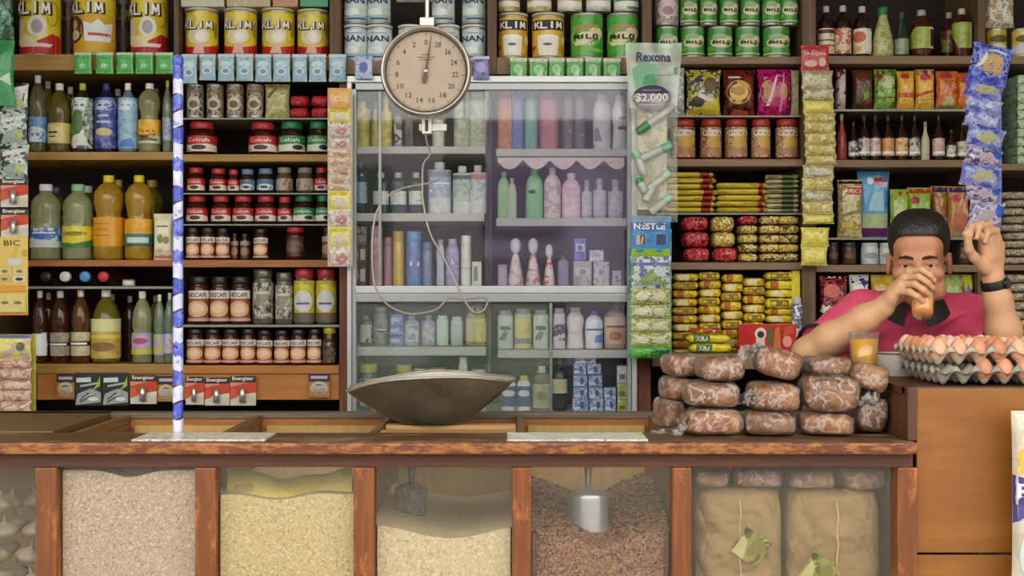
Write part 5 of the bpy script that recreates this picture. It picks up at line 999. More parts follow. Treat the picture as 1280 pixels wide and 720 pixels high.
cab_row('slim_bottle', [(573, 585, 447, bt('talc', '#c0c8c0', '#ccd0c8', key='o4', sq=1), 'slim white bottle behind scale pan')], 514.5, 'bottle', None)
cab_row('toiletry_box', [(590, 602, 327, lambda w, h: carton(w, h, .03, S('#c8ccc0', .4), [('r', .2, .2, .6, .8, '#7a7c74')], 'x3'), 'little white box right of white spray can')], 357.3, 'box', None)
# ================================================================== hanging sachets and strips
def sachet(cols, layers, key, t=.012): return lambda w, h: pouch(w, h, t, PR(cols, 40, .25, .5), layers, key, .05, .0008, 'sachet_body')
GS = sachet(['#4cb054', '#5cc064', '#3f9a48'], [('r', .02, .86, .98, .99, '#c8dcc0'), ('r', .12, .1, .88, .74, '#3fa04a'), ('r', .2, .2, .8, .66, '#62c06a'), ('e', .5, .36, .2, .1, '#a8dca0')], 'gs')
BS = sachet(['#8fb8c4', '#a8ccd4', '#7aa8b8'], [('r', .02, .88, .98, .99, '#d0e0e0'), ('r', .1, .08, .9, .62, '#9fc0d0'), ('e', .5, .62, .36, .12, '#c4e0e4'), ('e', .5, .36, .3, .14, '#d0e0e6'), ('e', .5, .36, .2, .08, '#7a9cb8')], 'bs')
YH = YS - .035
def hang(spans, y0, y1, fn, desc, where, cat, group):
    for i, s in enumerate(spans):
        ya, yb = (s[2], s[3]) if len(s) > 2 else (y0, y1)
        place('hanging_sachet', s[0], s[1], ya, yb, fn, nth(desc, i, len(spans), where), cat, group, Y=YH - (.012 if i % 2 else 0), dpt=.012)
hang([(93, 115), (120, 142), (145, 167.5), (169, 192), (194, 217)], 64.5, 92, GS, 'hanging green sachet', 'below yellow milk tins', 'sachet', 'row of hanging green sachets at left')
hang([(226, 247, 67, 104), (249, 270, 67, 100), (272, 293.5, 67, 101), (295, 317, 67, 101), (318.5, 340, 67, 102), (341, 363, 67, 102), (365, 384.5, 67, 102), (386, 408, 67, 102), (411, 433, 67, 102)], 0, 0, BS, 'hanging pale blue sachet', 'under red-based tins', 'sachet', 'row of hanging pale blue sachets')
GS2 = sachet(['#6ab86c', '#84cc80', '#58a85c'], [('r', .0, .84, 1, 1, '#dcdcc4'), ('r', .12, .08, .88, .76, '#5aac5e'), ('e', .5, .5, .3, .22, '#98d494'), ('p', [(.3, .15), (.75, .15), (.7, .5)], '#cfe4c0')], 'gs2')
hang([(637, 659), (661.5, 685), (685.5, 706), (708, 729.5), (731, 752), (754, 776)], 72, 101, GS2, 'hanging light green sachet', 'under golden tins', 'sachet', 'row of hanging light green sachets')
place('hanging_sachet', 443, 466, 70, 98, sachet(['#9fb0d0', '#b8c8e0', '#7a90c4'], [('e', .5, .5, .26, .24, '#5a70b8')], 'ps'), 'hanging lilac blue sachet left of the dial scale', 'sachet', Y=YC-.03, dpt=.012)
place('hanging_sachet', 591, 612, 70, 98, sachet(['#5a5a9a', '#8a8ac0', '#484888'], [('r', .0, .86, 1, 1, '#d0d0d8'), ('e', .5, .5, .28, .24, '#b0a8d8')], 'vs'), 'hanging violet sachet right of the dial scale', 'sachet', Y=YC-.03, dpt=.012)
place('hanging_sachet', 400, 424, 66, 72, sachet(['#a8c0c4'], [], 'hdr', .005), 'x', 'x') if False else None
# strip helper: a thing whose children are the sachets of the strip, top to bottom
def strip(name, label, cat, x0, x1, segs, Y, back=None, tilt=0.0, jit=0.0, dx=0.0, seed=1):
    """segs: (y0, y1, fn, part name, x shift) ; back: (material, y0, y1) a carrier card behind them"""
    cx = (x0+x1)/2; yb = max(s[1] for s in segs); k = random.Random(seed)
    o = Vector((X(cx, Y), Y, Z(yb, Y)))
    t = thing(name, label, cat, None, o)
    if back: link('carrier_strip', MB().box(X(back[1], Y)-o.x, X(back[2], Y)-o.x, .012, .015, Z(back[4], Y)-o.z, Z(back[3], Y)-o.z, back[0]).mesh(), t)
    for s in segs:
        y0, y1, fn, nm = s[:4]; sx = s[4] if len(s) > 4 else 0; ww = s[5] if len(s) > 5 else (x1-x0)
        w, h = ww/F*Y, (y1-y0)/F*Y
        ps = fn(w, h)
        p = link(nm, ps[0][1], t, (sx/F*Y, k.uniform(-.004, .004) - .004, Z(y1, Y)-o.z), (k.uniform(-jit, jit), k.uniform(-jit, jit) + tilt, k.uniform(-jit, jit)))
        for q in ps[1:]: link(q[0], q[1], p)
    return t
# far left strips (they run out of the frame)
YL = 4.40
LEAF = PR(['#143a24', '#2a6a44', '#0e2418', '#3f8a5c', '#8ab0a0'], 22, .25, .8)
DGP = lambda w, h: pouch(w, h, .02, PR(['#182420', '#2c3a34', '#a8b8b0', '#d0d8c8', '#4a5c50'], 24, .3, .5), [('p', [(.1, .62), (.95, .8), (.95, .92), (.1, .76)], '#d8dcd4'), ('p', [(.2, .5), (.9, .64), (.9, .7), (.2, .56)], '#c8ccc4'), ('p', [(.1, .05), (.9, .05), (.8, .45), (.3, .4)], '#9aa8a0'), ('e', .75, .3, .14, .14, '#b8c05c')], 'dgp')
strip('hanging_strip', 'green patterned foil strip hanging at far left edge, uppermost', 'strip', -16, 19, [(-30, 50, lambda w, h: pouch(w, h, .03, LEAF, [], 'lf'), 'foil_pack'), (50, 132, lambda w, h: pouch(w, h, .03, PR(['#2f8a4c', '#3f9a5c', '#1f6a38'], 14, .3, .4), [('p', [(.5, .4), (.95, .3), (.9, .5)], '#c8dcc0')], 'lf2'), 'foil_pack')], YL-.03)
strip('hanging_strip', 'strip of dark green and white razor packs at far left', 'strip', -2, 35, [(104, 140, DGP, 'blister_pack', 2), (140, 180, DGP, 'blister_pack', 0), (180, 224, DGP, 'blister_pack', 1)], YL, jit=.05)
def ener(w, h):
    return cached(('en', q3(w), q3(h)), lambda: [('blister_card', MB().box(-w/2, w/2, -.001, .001, 0, h, S('#d8d0c4', .4)).mesh()),
        ('printing', (lambda m: (draw(m, [('r', 0, .78, 1, 1, '#2a201c'), ('p', [(0, .3), (1, .45), (1, .78), (0, .78)], '#c8401c'), ('p', [(0, .62), (.7, .78), (0, .78)], '#d89078'), ('p', [(0, .2), (.3, .3), (.2, .6), (0, .5)], '#d05a34'), ('r', .6, 0, 1, .3, '#c8c4a8'), ('t', 'Energizer', .5, .9, .84, .16, WHT, .02)], flat(w, h, -.001)), m)[1])(MB()).mesh()),
        ('battery', MB().lathe([(w*.12, h*.12), (w*.13, h*.13), (w*.13, h*.56), (w*.1, h*.58), (w*.06, h*.62)], S('#b8b8b4', .25, .7), 14, c=(0, -.012, 0)).mesh())])
ENB = lambda w, h: ener(w, h)
strip('hanging_strip', 'strip of two red battery packs hanging at far left', 'strip', 2, 36, [(224, 259, ENB, 'battery_pack'), (261, 296, ENB, 'battery_pack')], YL)
YC1 = PR(['#d8b848', '#e0c460', '#c8a030'], 14, .45)
strip('hanging_card', 'yellow printed card of small packs hanging at far left', 'card', -4, 36, [(296, 394, lambda w, h: cached(('ycard', q3(w)), lambda: [('card_body', MB().box(-w/2, w/2, -.001, .001, 0, h, YC1).mesh()), ('printing', (lambda m: (draw(m, [('t', 'BIC', .5, .92, .5, .07, '#3a342c'), ('e', .6, .68, .25, .05, '#d0d0d0'), ('r', .08, .52, .48, .6, '#d8cc8c'), ('r', .54, .52, .94, .6, '#d8cc8c'), ('e', .28, .56, .1, .02, '#8a7030'), ('e', .74, .56, .1, .02, '#8a7030'), ('r', .08, .42, .48, .5, '#cdbd74'), ('r', .54, .42, .94, .5, '#d8d4b4'), ('e', .74, .46, .12, .02, '#2c2620'), ('e', .28, .46, .1, .02, '#8a7030'), ('r', .05, .3, .95, .38, '#e09a28'), ('r', .05, .04, .95, .28, '#d8c878'), ('e', .3, .16, .12, .02, '#8a6a30'), ('e', .7, .16, .12, .02, '#8a6a30'), ('r', 0, 0, 1, .03, '#c8781c')], flat(w, h, -.001)), m)[1])(MB()).mesh())]), 'card_sheet')], YL)
PKS = lambda w, h: pouch(w, h, .03, PR(['#c8a890', '#d8bca4', '#b08870', '#e0ccb8'], 40, .3, .6), [], 'pks')
PYS = lambda w, h: pouch(w, h, .03, PR(['#d8c848', '#e0d470', '#c8b4a0', '#d89a3c'], 24, .3, .5), [('r', 0, .86, 1, 1, '#6a70a8'), ('e', .3, .5, .2, .2, '#e8dc8c'), ('e', .75, .5, .12, .2, '#6a6a4c')], 'pys')
strip('hanging_strip', 'strip of pinkish sachets under a yellow pack at bottom left', 'strip', -6, 41, [(418, 447, PYS, 'header_pack')] + [(447 + i*13.6, 461 + i*13.6, PKS, 'sachet') for i in range(5)], YL-.04, (PR(['#c8c03c', '#b0a830'], 20), -6, 43, 418, 514), jit=.02)
# blister packs in front of the drawer boards
YD = YS - .012
def razor(w, h):
    return cached(('rz', q3(w), q3(h)), lambda: [('blister_card', MB().box(-w/2, w/2, -.001, .001, 0, h, S('#1c2224', .4)).mesh()),
        ('printing', (lambda m: (draw(m, [('p', [(.05, .7), (.6, .72), (.6, .86), (.05, .84)], '#d0d4d0'), ('p', [(.2, .56), (.9, .66), (.9, .72), (.2, .62)], '#b0b8b4'), ('p', [(.02, .02), (.98, .1), (.98, .4), (.6, .52), (.1, .36)], '#9aa4a0'), ('p', [(.55, .4), (.95, .6), (.95, .9), (.8, .6)], '#a8b83c'), ('p', [(.2, .2), (.5, .4), (.6, .34), (.3, .14)], '#2c3434'), ('e', .7, .2, .2, .06, '#d8dcd8')], flat(w, h, -.001)), m)[1])(MB()).mesh()),
        ('razor_handle', MB().tube([(-w*.3, -.006, h*.12), (0, -.009, h*.3), (w*.25, -.006, h*.36)], .004, S('#c8ccc8', .3, .4), 8).mesh())])
def coil(w, h):
    return cached(('cl', q3(w), q3(h)), lambda: [('blister_card', MB().box(-w/2, w/2, -.001, .001, 0, h, S('#a8763c', .5)).mesh()),
        ('printing', (lambda m: (draw(m, [('r', 0, .66, 1, 1, '#2c2430'), ('r', .1, .78, .9, .9, '#b8b0b8'), ('e', .5, .4, .42, .28, '#c8b490'), ('e', .5, .36, .3, .2, '#7a5a3c'), ('r', .2, .36, .8, .46, '#c8c0b0')], flat(w, h, -.001)), m)[1])(MB()).mesh()),
        ('blister_bubble', MB().box(-w*.3, w*.3, -.01, -.002, h*.2, h*.5, FILM('#d8d8d0', .6, .1, 30, .3, .2), .003).mesh())])
for x0, x1, y0, y1, fn, lab in ((71, 93, 468, 498, coil, 'brown blister card hanging left of the two razor packs'), (94, 127, 466, 507, razor, 'black and silver razor pack, left one of two, under lowest shelf'), (128, 161, 466, 507, razor, 'black and silver razor pack, right one of two, under lowest shelf'), (163, 196, 469, 505, ener, 'red battery pack right of the razor packs'), (197, 218, 470, 502, coil, 'brown blister card just left of the striped pole'),
                                (232, 255, 471, 506, ener, 'red battery pack just right of the striped pole'), (256, 287, 472, 507, ener, 'red battery pack, middle of three right of striped pole'), (288, 320, 470, 507, ener, 'red battery pack, last right of striped pole'), (386, 412, 467, 497, coil, 'brown blister card alone on the right drawer front')):
    place('hanging_blister', x0, x1, y0, y1, fn, lab, 'blister pack', 'blister packs on the drawer fronts', Y=YD - (.003 if int(x0) % 2 else 0), dpt=.002)
# sachet strip right of bay B
SOUP = [lambda w, h: pouch(w, h, .014, PR(['#d8c0a0', '#e4d8c0', '#c8a890', '#b88a60'], 40, .3, .4), [('e', .5, .4, .3, .26, '#b89078'), ('r', .04, .8, .96, .95, '#e0d8c0')], 'sp0'),
        lambda w, h: pouch(w, h, .014, PR(['#d8cc58', '#e4dc80', '#d0c4a8'], 30, .3, .4), [('e', .5, .35, .3, .26, '#d8c8b8'), ('r', .1, .75, .9, .92, '#d0b828')], 'sp1'),
        lambda w, h: pouch(w, h, .014, PR(['#d8d0c4', '#c4b4a8', '#e8e0d0', '#8a6a5a'], 40, .3, .4), [('e', .6, .4, .28, .26, '#b87a78')], 'sp2')]
HDR = lambda w, h: pouch(w, h, .01, PR(['#d89040', '#e0b060', '#d0a080'], 20, .35, .3), [('r', .1, .3, .9, .6, '#e4c890')], 'hdr1')
strip('hanging_strip', 'long cream soup sachet strip with orange header, left of glass cabinet', 'strip', 410, 439, [(110, 135, HDR, 'header_pack'), (135, 153, SOUP[1], 'sachet'), (153, 171, SOUP[2], 'sachet'), (171, 186, SOUP[2], 'sachet'), (186, 197, SOUP[0], 'sachet'), (197, 208, SOUP[0], 'sachet'), (208, 219, SOUP[0], 'sachet'), (219, 230, SOUP[0], 'sachet'), (230, 238, SOUP[0], 'sachet'), (238, 262, SOUP[1], 'sachet'), (262, 283, SOUP[2], 'sachet'), (283, 308, SOUP[1], 'sachet'), (308, 333, SOUP[2], 'sachet')], YC-.06, (S('#e0dcc8', .5), 409, 440, 111, 333), jit=.015)
# red headed strip right of the noodles
BOU = [lambda w, h: pouch(w, h, .03, PR(['#d0c078', '#dcd098', '#b8a858', '#e8e0b8'], 40, .3, .6), [('e', .35, .5, .16, .3, '#c8a848')], 'bo0'),
       lambda w, h: pouch(w, h, .03, PR(['#d8c848', '#e4d870', '#c0b038'], 40, .3, .6), [], 'bo1'),
       lambda w, h: pouch(w, h, .03, PR(['#c0b890', '#d8d0ac', '#a89c70', '#a8b88c'], 40, .3, .6), [('p', [(.1, .2), (.8, .2), (.5, .7)], '#c8ccb4')], 'bo2')]
RHD = lambda w, h: pouch(w, h, .01, PR(['#a8241c', '#b8302c', '#8a1814'], 14, .3, .3), [('t', 'La Sopera', .5, .66, .8, .2, '#e8d0c4'), ('e', .34, .26, .24, .14, '#dcb8ac'), ('e', .76, .32, .14, .18, '#dcb8ac')], 'rhd')
sg = [(57, 88, RHD, 'header_card', -3, 36), (88, 111, BOU[2], 'sachet'), (111, 125, BOU[2], 'sachet', 1), (125, 141, BOU[1], 'sachet', 2), (141, 153, BOU[0], 'sachet', 3), (153, 166, BOU[0], 'sachet', 3), (166, 180, BOU[0], 'sachet', 4), (180, 194, BOU[0], 'sachet', 4), (194, 206, BOU[0], 'sachet', 5), (206, 222, BOU[2], 'sachet', 2), (222, 238, BOU[0], 'sachet', 1), (238, 252, BOU[2], 'sachet', 0), (252, 268, BOU[0], 'sachet', 1), (268, 280, BOU[1], 'sachet', 2), (284, 308, BOU[1], 'sachet', -3, 36), (308, 332, BOU[1], 'sachet', -4, 34)]
strip('hanging_strip', 'long yellow bouillon sachet strip with red header beside the noodles', 'strip', 1001, 1041, sg, YS-.06, jit=.02)
# deodorant strip with price bag, and the blue packs under it
dt = thing('hanging_strip', 'clear deodorant strip with dark price oval beside the glass cabinet', 'strip', None, P(812, 272, 4.38))
YR = 4.38
def rel(px, py, dy=0.0): p = P(px, py, YR); return (p.x - dt.location.x, dy, p.z - dt.location.z)
def flatsheet(x0, x1, y0, y1):
    return lambda u, v, o: (X(x0 + (x1-x0)*u, YR) - dt.location.x, -.004 - o - .004*math.sin(u*9+v*5), Z(y1 + (y0-y1)*v, YR) - dt.location.z)
m = MB(); sf = flatsheet(782, 852, 54, 135)
m.grid(lambda u, v: (lambda p: ((p[0])*(1 - .16*(1-v)**1.5), p[1], p[2]))(sf(u, v, 0)), 14, 10, FILM('#cfe0cc', .45, .12, 30, .9, .3)); hb = link('header_bag', m.mesh(), dt)
m = MB(); draw(m, [('p', [(.18, .3), (.5, .3), (.6, .62), (.32, .72), (.12, .6)], '#7ab88c'), ('p', [(.3, .36), (.56, .36), (.5, .52), (.34, .5)], '#4a9a6c'), ('r', .5, .5, .85, .52, '#9aa8b0'), ('r', .86, .52, .92, .62, '#6a8a70'), ('t', 'Rexona', .5, .78, .62, .15, '#2a2c5c', .02), ('e', .46, .14, .35, .21, '#2a1440'), ('p', [(.16, .1), (.76, .1), (.66, -.02), (.28, -.02)], '#6a1a6c'), ('t', '$2.000', .46, .15, .58, .14, WHT, .025), ('r', .3, .26, .62, .28, '#8a7aa0'), ('r', .26, .03, .66, .05, '#c8a0c8')], sf, .0006, .003); link('printing', m.mesh(), hb)
m = MB(); m.grid(lambda u, v: (lambda p: (p[0], p[1]+.012, p[2]))(flatsheet(797, 834, 120, 262)(u, v, 0)), 10, 14, PR(['#c8c09c', '#d8cca0', '#b0a888', '#c8a870'], 26, .35, .5)); link('inner_card', m.mesh(), dt)
m = MB(); m.grid(lambda u, v: (lambda p: (p[0], p[1]-.014, p[2]))(flatsheet(788, 846, 118, 278)(u, v, 0)), 12, 18, FILM('#d8e0d4', .72, .1, 26, 1.2, .35)); link('plastic_sleeve', m.mesh(), dt)
RO = [((796, 166), (842, 134), '#4a8a58', 0), ((800, 200), (838, 182), '#7ab890', 1), ((793, 190), (806, 222), '#8fc890', 0), ((797, 224), (806, 242), '#3f9a4c', 0), ((810, 238), (836, 216), '#b8d8bc', 1), ((812, 266), (838, 246), '#a0d0a8', 1), ((806, 252), (818, 230), '#c8ccb0', 0)]
for i, (a, b, c, e) in enumerate(RO):
    A, B = Vector(rel(*a, -.025)), Vector(rel(*b, -.025 - .006*(i % 2))); q = A.lerp(B, .3) if not e else A.lerp(B, .7)
    ro = link('roll_on_body', MB().tube([A, A.lerp(B, .05), A.lerp(B, .5), A.lerp(B, .72), B], [.011, .0135, .014, .0135, .009], FILM('#d8dcd0', .35, .1, 30, .4, .2), 12).mesh(), dt)
    link('roll_on_cap', MB().tube([A.lerp(B, .7), A.lerp(B, .72), A.lerp(B, .98), B], [.0145, .0155, .0145, .012], S(c, .35, coat=.4), 12).mesh() if e else MB().tube([A, A.lerp(B, .03), A.lerp(B, .28), A.lerp(B, .3)], [.0125, .0145, .0155, .0145], S(c, .35, coat=.4), 12).mesh(), ro)
MG = lambda w, h: pouch(w, h, .02, PR(['#a8b070', '#c8cc94', '#8a9450', '#d8d8b4', '#6a7440'], 36, .3, .5), [('r', .02, .05, .98, .16, '#b8c82c'), ('e', .28, .5, .16, .26, '#d8d4b8'), ('e', .72, .5, .16, .26, '#cfc8a4')], 'mg')
NST = lambda w, h: pouch(w, h, .02, PR(['#2f78b8', '#3f8cc8', '#2868a8'], 14, .3, .4), [('r', .02, .0, .98, .18, '#98c03c'), ('e', .5, .74, .44, .13, '#3064a4'), ('t', 'NESTLE', .46, .74, .8, .16, WHT, .03), ('r', .12, .28, .34, .52, '#c8b8a0'), ('r', .22, .28, .34, .52, '#5a3a24'), ('r', .64, .28, .88, .54, '#2a3a5c')], 'nst')
FLW = lambda w, h: pouch(w, h, .02, PR(['#7a9a68', '#c8d0c8', '#5a6aa0', '#a8b878'], 30, .3, .4), [('r', .04, .7, .96, .8, '#4a60a0'), ('p', [(.1, .1), (.5, .6), (.9, .1)], '#8aa060')], 'flw')
GBT = lambda w, h: pouch(w, h, .02, PR(['#3f9a2c', '#58b03c', '#2a7a20'], 20, .3, .5), [('r', .5, .2, .98, .7, '#1c4a1c')], 'gbt')
strip('hanging_strip', 'strip of blue topped milk powder packs beside the cabinet ending in green', 'strip', 787, 839, [(270, 320, NST, 'pack'), (320, 360, FLW, 'pack'), (360, 380, MG, 'sachet'), (380, 398, MG, 'sachet'), (398, 416, MG, 'sachet'), (416, 433, MG, 'sachet'), (433, 447, GBT, 'pack')], 4.42, (PR(['#4a8a98', '#8ab0a0'], 10), 786, 840, 286, 446), jit=.01)
# blue snack strip near the raised hand
BL = [lambda w, h: pouch(w, h, .05, PR(['#3a44a8', '#5a68c8', '#8a94d8', '#2a3088', '#b0b8dc'], 30, .2, .8), [('e', .52, .46, .26, .3, '#c09a50'), ('p', [(.1, .3), (.3, .8), (.36, .5)], '#d8d8c0'), ('p', [(.3, .8), (.5, .9), (.82, .84), (.78, .78), (.5, .83)], '#d8dcf0')], 'bl0'),
      lambda w, h: pouch(w, h, .045, PR(['#4a54b0', '#7a84cc', '#a8b0d8', '#343c98'], 30, .2, .9), [('e', .5, .5, .34, .26, '#a8a468')], 'bl1'),
      lambda w, h: pouch(w, h, .045, PR(['#6a74bc', '#9aa2d4', '#c4c8e0', '#4450a4'], 30, .2, .9), [], 'bl2'),
      lambda w, h: pouch(w, h, .045, PR(['#8a80a8', '#c0b8c8', '#5a508a', '#d8d0d4'], 30, .2, .9), [('e', .5, .5, .36, .2, '#a898a0'), ('e', .85, .7, .14, .2, '#2a5cc0')], 'bl3')]
strip('hanging_strip', 'strip of shiny blue snack bags hanging above the raised hand', 'strip', 1206, 1256, [(57, 104, BL[0], 'snack_bag', 0, 52), (102, 124, BL[1], 'snack_bag', -4, 50), (122, 142, BL[2], 'snack_bag', -5, 48), (140, 160, BL[2], 'snack_bag', -6, 46), (158, 186, BL[1], 'snack_bag', -4, 48), (184, 208, BL[3], 'snack_bag', -6, 46), (206, 234, BL[1], 'snack_bag', -9, 50), (232, 252, BL[3], 'snack_bag', -6, 44), (250, 290, BL[3], 'snack_bag', -4, 44)], 4.1, (PR(['#3a50b8', '#6a7cd0'], 16, .3, .6), 1228, 1254, 60, 288), tilt=.2, jit=.05)
# the striped pole
YP = 3.156
pz0, pz1 = ZT, Z(82, YP)
pole = thing('striped_pole', 'thin pole wrapped in blue and white plastic rising from the counter', 'pole', None, (X(222.5, YP), YP, pz0))
PLW = PR(['#d8d8e0', '#c0c4dc', '#8a92cc'], 30, .25, .6); PLB = PR(['#3a48a8', '#4a5ab8', '#6a78c8', '#2a3490'], 30, .25, .6)
n = 24; hh = pz1 - pz0
link('pole_core', MB().lathe([(.0105, 0), (.0105, hh)], W_SIDE, 12).mesh(), pole)
kk = random.Random(4)
z = 0.0
for i in range(n):
    dz = hh/n; mm = MB()
    mm.grid(lambda u, v: ((.0125+.0006*math.sin(u*25+i*3))*math.cos(2*PI*u), (.0125+.0006*math.cos(u*19+i))*math.sin(2*PI*u), z + dz*v*1.0 + .006*math.sin(2*PI*u + i)*(0 if (i == 0 and v < .5) or (i == n-1 and v > .5) else 1)), 14, 3, PLB if (i % 2 == 1 or i == n-1) else PLW)
    link('plastic_band', mm.mesh(), pole); z += dz
link('pole_cap', MB().lathe([(.012, hh), (.014, hh+.003), (.014, hh+.02), (.008, hh+.026)], PLB, 14).mesh(), pole)
# ================================================================== dial scale, its pan and wire
YQ = 3.2
sc = thing('dial_scale', 'round hanging dial scale with cream face above the counter', 'scale', None, P(532, 88, YQ))
R = 57.5/F*YQ
CHM = S('#b4aea4', .28, .75, .12, 20); CHD = S('#8a847a', .35, .7, .15, 20)
link('housing', MB().lathe([(R*.7, .0), (R*.9, .006), (R*.93, .02), (R*.93, .078)], CHD, 48, axis='y').mesh(), sc).location = (0, .105, 0)
link('bezel', MB().lathe([(R*.93, -.02), (R*.99, -.012), (R*1.0, .0), (R*.985, .018), (R*.965, .026), (R*.94, .028), (R*.915, .022), (R*.885, .006), (R*.87, -.004)], CHM, 64, axis='y', cap=False).mesh(), sc).location = (0, .022, 0)
face = MB(); FACE = SOFT(['#93806c', '#a2907a', '#ac9a84'], 5, .5); INK = S('#4a3c32', .6)
rf = R*.865
face.lathe([(rf, 0), (rf, .004)], FACE, 64, axis='y', smooth=False)
lay = []
sfc = lambda u, v, o: (u, -.0045 - o, v)
def pol(r, a): return (r*math.sin(a), r*math.cos(a))
for i in range(150):
    a = -2*PI*i/150; r0 = rf*(.90 if i % 10 == 0 else .935 if i % 5 == 0 else .955); hw = .0008 if i % 10 == 0 else .0004
    x0, y0 = pol(r0, a); x1, y1 = pol(rf*.985, a); nx, ny = math.cos(a)*hw, -math.sin(a)*hw
    face.add([sfc(x0-nx, y0-ny, .0003), sfc(x0+nx, y0+ny, .0003), sfc(x1+nx, y1+ny, .0003), sfc(x1-nx, y1-ny, .0003)], [(0, 1, 2, 3)], INK)
for i in range(15):
    t = str(i*2); x, y = pol(rf*.74, -2*PI*i/15); lay.append(('t', t, x, y, .0075*len(t)+.001, .0135, INK, .01))
lay += [('r', -.022, .035, .022, .0365, INK), ('r', -.016, .029, .016, .0303, INK), ('r', -.012, .0415, .012, .0428, INK)]
draw(face, lay, sfc, 0.0, .0004); link('dial_face', face.mesh(), sc).location = (0, .02, 0)
a = math.atan2(541-534, 88-42); nd = MB()
def npt(r, off): return (math.sin(a)*r + math.cos(a)*off, 0, math.cos(a)*r - math.sin(a)*off)
vs = [npt(-.03, -.004), npt(-.03, .004), npt(-.014, .007), npt(-.004, .003), npt(R*.8, .0006), npt(R*.8, -.0006), npt(-.004, -.003), npt(-.014, -.007)]
vs = [(x, .0095, z) for x, y, z in vs] + [(x, .0115, z) for x, y, z in vs]
nd.add(vs, [tuple(range(8))] + [(i, (i+1) % 8, 8+(i+1) % 8, 8+i) for i in range(8)], S('#5e382c', .5))
n_o = link('needle', nd.mesh(), sc); link('hub', MB().lathe([(.006, 0), (.0065, .002), (.004, .005)], CHM, 16, axis='y').mesh(), n_o).location = (0, .0094, 0)
rod_top = 3.04 - sc.location.z
link('hanger_rod', MB().tube([(0, .06, R*.92), (0, .06, R+.03), (0, .06, rod_top)], .006, CHM, 10).mesh(), sc)
link('hanger_block', MB().box(-.018, .018, .045, .075, R + .005, R + .028, CHM, .003).mesh(), sc)
link('top_bracket', MB().box(-.08, .025, .05, .09, R + .075, R + .105, S('#c8c8bc', .5), .003).mesh(), sc)
hk = MB(); hk.box(-.012, .012, .04, .07, -R-.038, -R+.006, S('#c8c0b0', .4, .2), .002); hk.box(-.02, .05, .048, .062, -R-.03, -R-.012, S('#c8c8bc', .45), .003)
link('lower_hook_block', hk.mesh(), sc); link('hook_slot', MB().box(-.004, .004, .0375, .0395, -R-.032, -R-.004, S('#1c1814', .5)).mesh(), sc)
wp = [(532, 168), (534, 180), (538, 192), (529, 206), (528, 230), (529, 252), (537, 290), (556, 325), (572, 358), (586, 384), (596, 391), (605, 387), (609, 378), (605, 372), (592, 373), (578, 374), (562, 372), (555, 378), (545, 387), (524, 392), (505, 391), (486, 382), (474, 368), (467, 350), (465, 310), (468, 275), (475, 257), (488, 243), (505, 235), (526, 231), (540, 228), (549, 224)]
W3 = [P(x, y, 3.225 + .02*math.sin(i*.5)) for i, (x, y) in enumerate(wp)]
tag(link('hanging_wire', MB().tube(spline(W3, 5), .0026, S('#8f867a', .4, .5), 8).mesh()), 'long looped wire dangling from hook below the dial scale', 'wire')
hx = MB().tube(spline([P(545, 388, 3.23), P(540, 396, 3.235), P(533, 392, 3.24)], 4), .0022, S('#6a6258', .4, .5), 6)
# pan
YP2 = 3.39
pan = thing('scale_pan', 'dented grey metal scoop shaped scale pan resting on the grain bins', 'pan', None, (X(540, YP2), YP2, ZT - .0035))
def panf(s, th, off=0.0):
    ct, st = math.cos(th), math.sin(th)
    ax = .218*(1 + .03*max(0, -ct)**3); by = .135
    x = ax*ct*s; y = by*st*s*(1 - .12*ct*ct)
    rim = .098 + .012*ct + .028*st*st
    zz = rim*(max(0, (s - .34)/.66))**1.25
    k = .004*math.sin(3*th + 1)*s*s + .003*math.sin(5*th+.4)*s**3
    if s > .97: zz += (s-.97)*.08
    return (x, y, zz + k*.6 + .002 + off)
OLDM = SOFT(['#3e382c', '#5c5446', '#6e6250', '#7c7262'], 6, .36, .3, .08); OLDI = S('#b8b4a8', .4, .4, .15, 14)
m = MB(); m.grid(lambda u, v: panf(max(.001, v), 2*PI*u), 56, 22, OLDM); link('pan_shell', m.mesh(), pan)
m = MB(); m.grid(lambda u, v: panf(max(.001, v), -2*PI*u, .0035), 56, 22, OLDI); link('pan_lining', m.mesh(), pan)
rm = [Vector(panf(1.0, 2*PI*i/72, .002)) for i in range(73)]
link('rolled_rim', MB().tube(rm, .0035, S('#a8a090', .35, .6, .2, 25), 8, False).mesh(), pan)

# ================================================================== wrapped bread loaves
CRUST = [SOFT(['#623818', '#88562c', '#ac7c46'], 11, .5, 0, .4), SOFT(['#583418', '#7a4e2a', '#9c6e40'], 11, .5, 0, .4)]
WRAP = CLING(46, 1.6, .42)
def loaf_mesh(w, h, d, seed, grow, mat, crease, bun=.46):
    k = random.Random(seed); ph = [k.uniform(0, 6) for _ in range(6)]
    def f(u, v):
        a, b = 2*PI*u, PI*(v-.5)
        sp = lambda x, p: math.copysign(abs(x)**p, x)
        x, y, z = sp(math.cos(a), bun)*sp(math.cos(b), bun), sp(math.sin(a), bun)*sp(math.cos(b), bun), sp(math.sin(b), .6)
        n = 1 + .035*math.sin(3*x+ph[0]+2*z) + .03*math.sin(4*y+ph[1]-2*x)
        if crease:
            n += .018*math.sin(17*x + 9*z + ph[2]) * math.sin(13*y + 11*z + ph[3]) + .012*math.sin(29*x - 23*z + ph[4]) + .010*math.sin(31*z+27*y+ph[5])
        n += grow
        zz = max(z*n, -1.0)
        return (x*n*w/2, y*n*d/2, h/2 + zz*h/2)
    m = MB(); m.grid(f, 44, 26, mat); return m
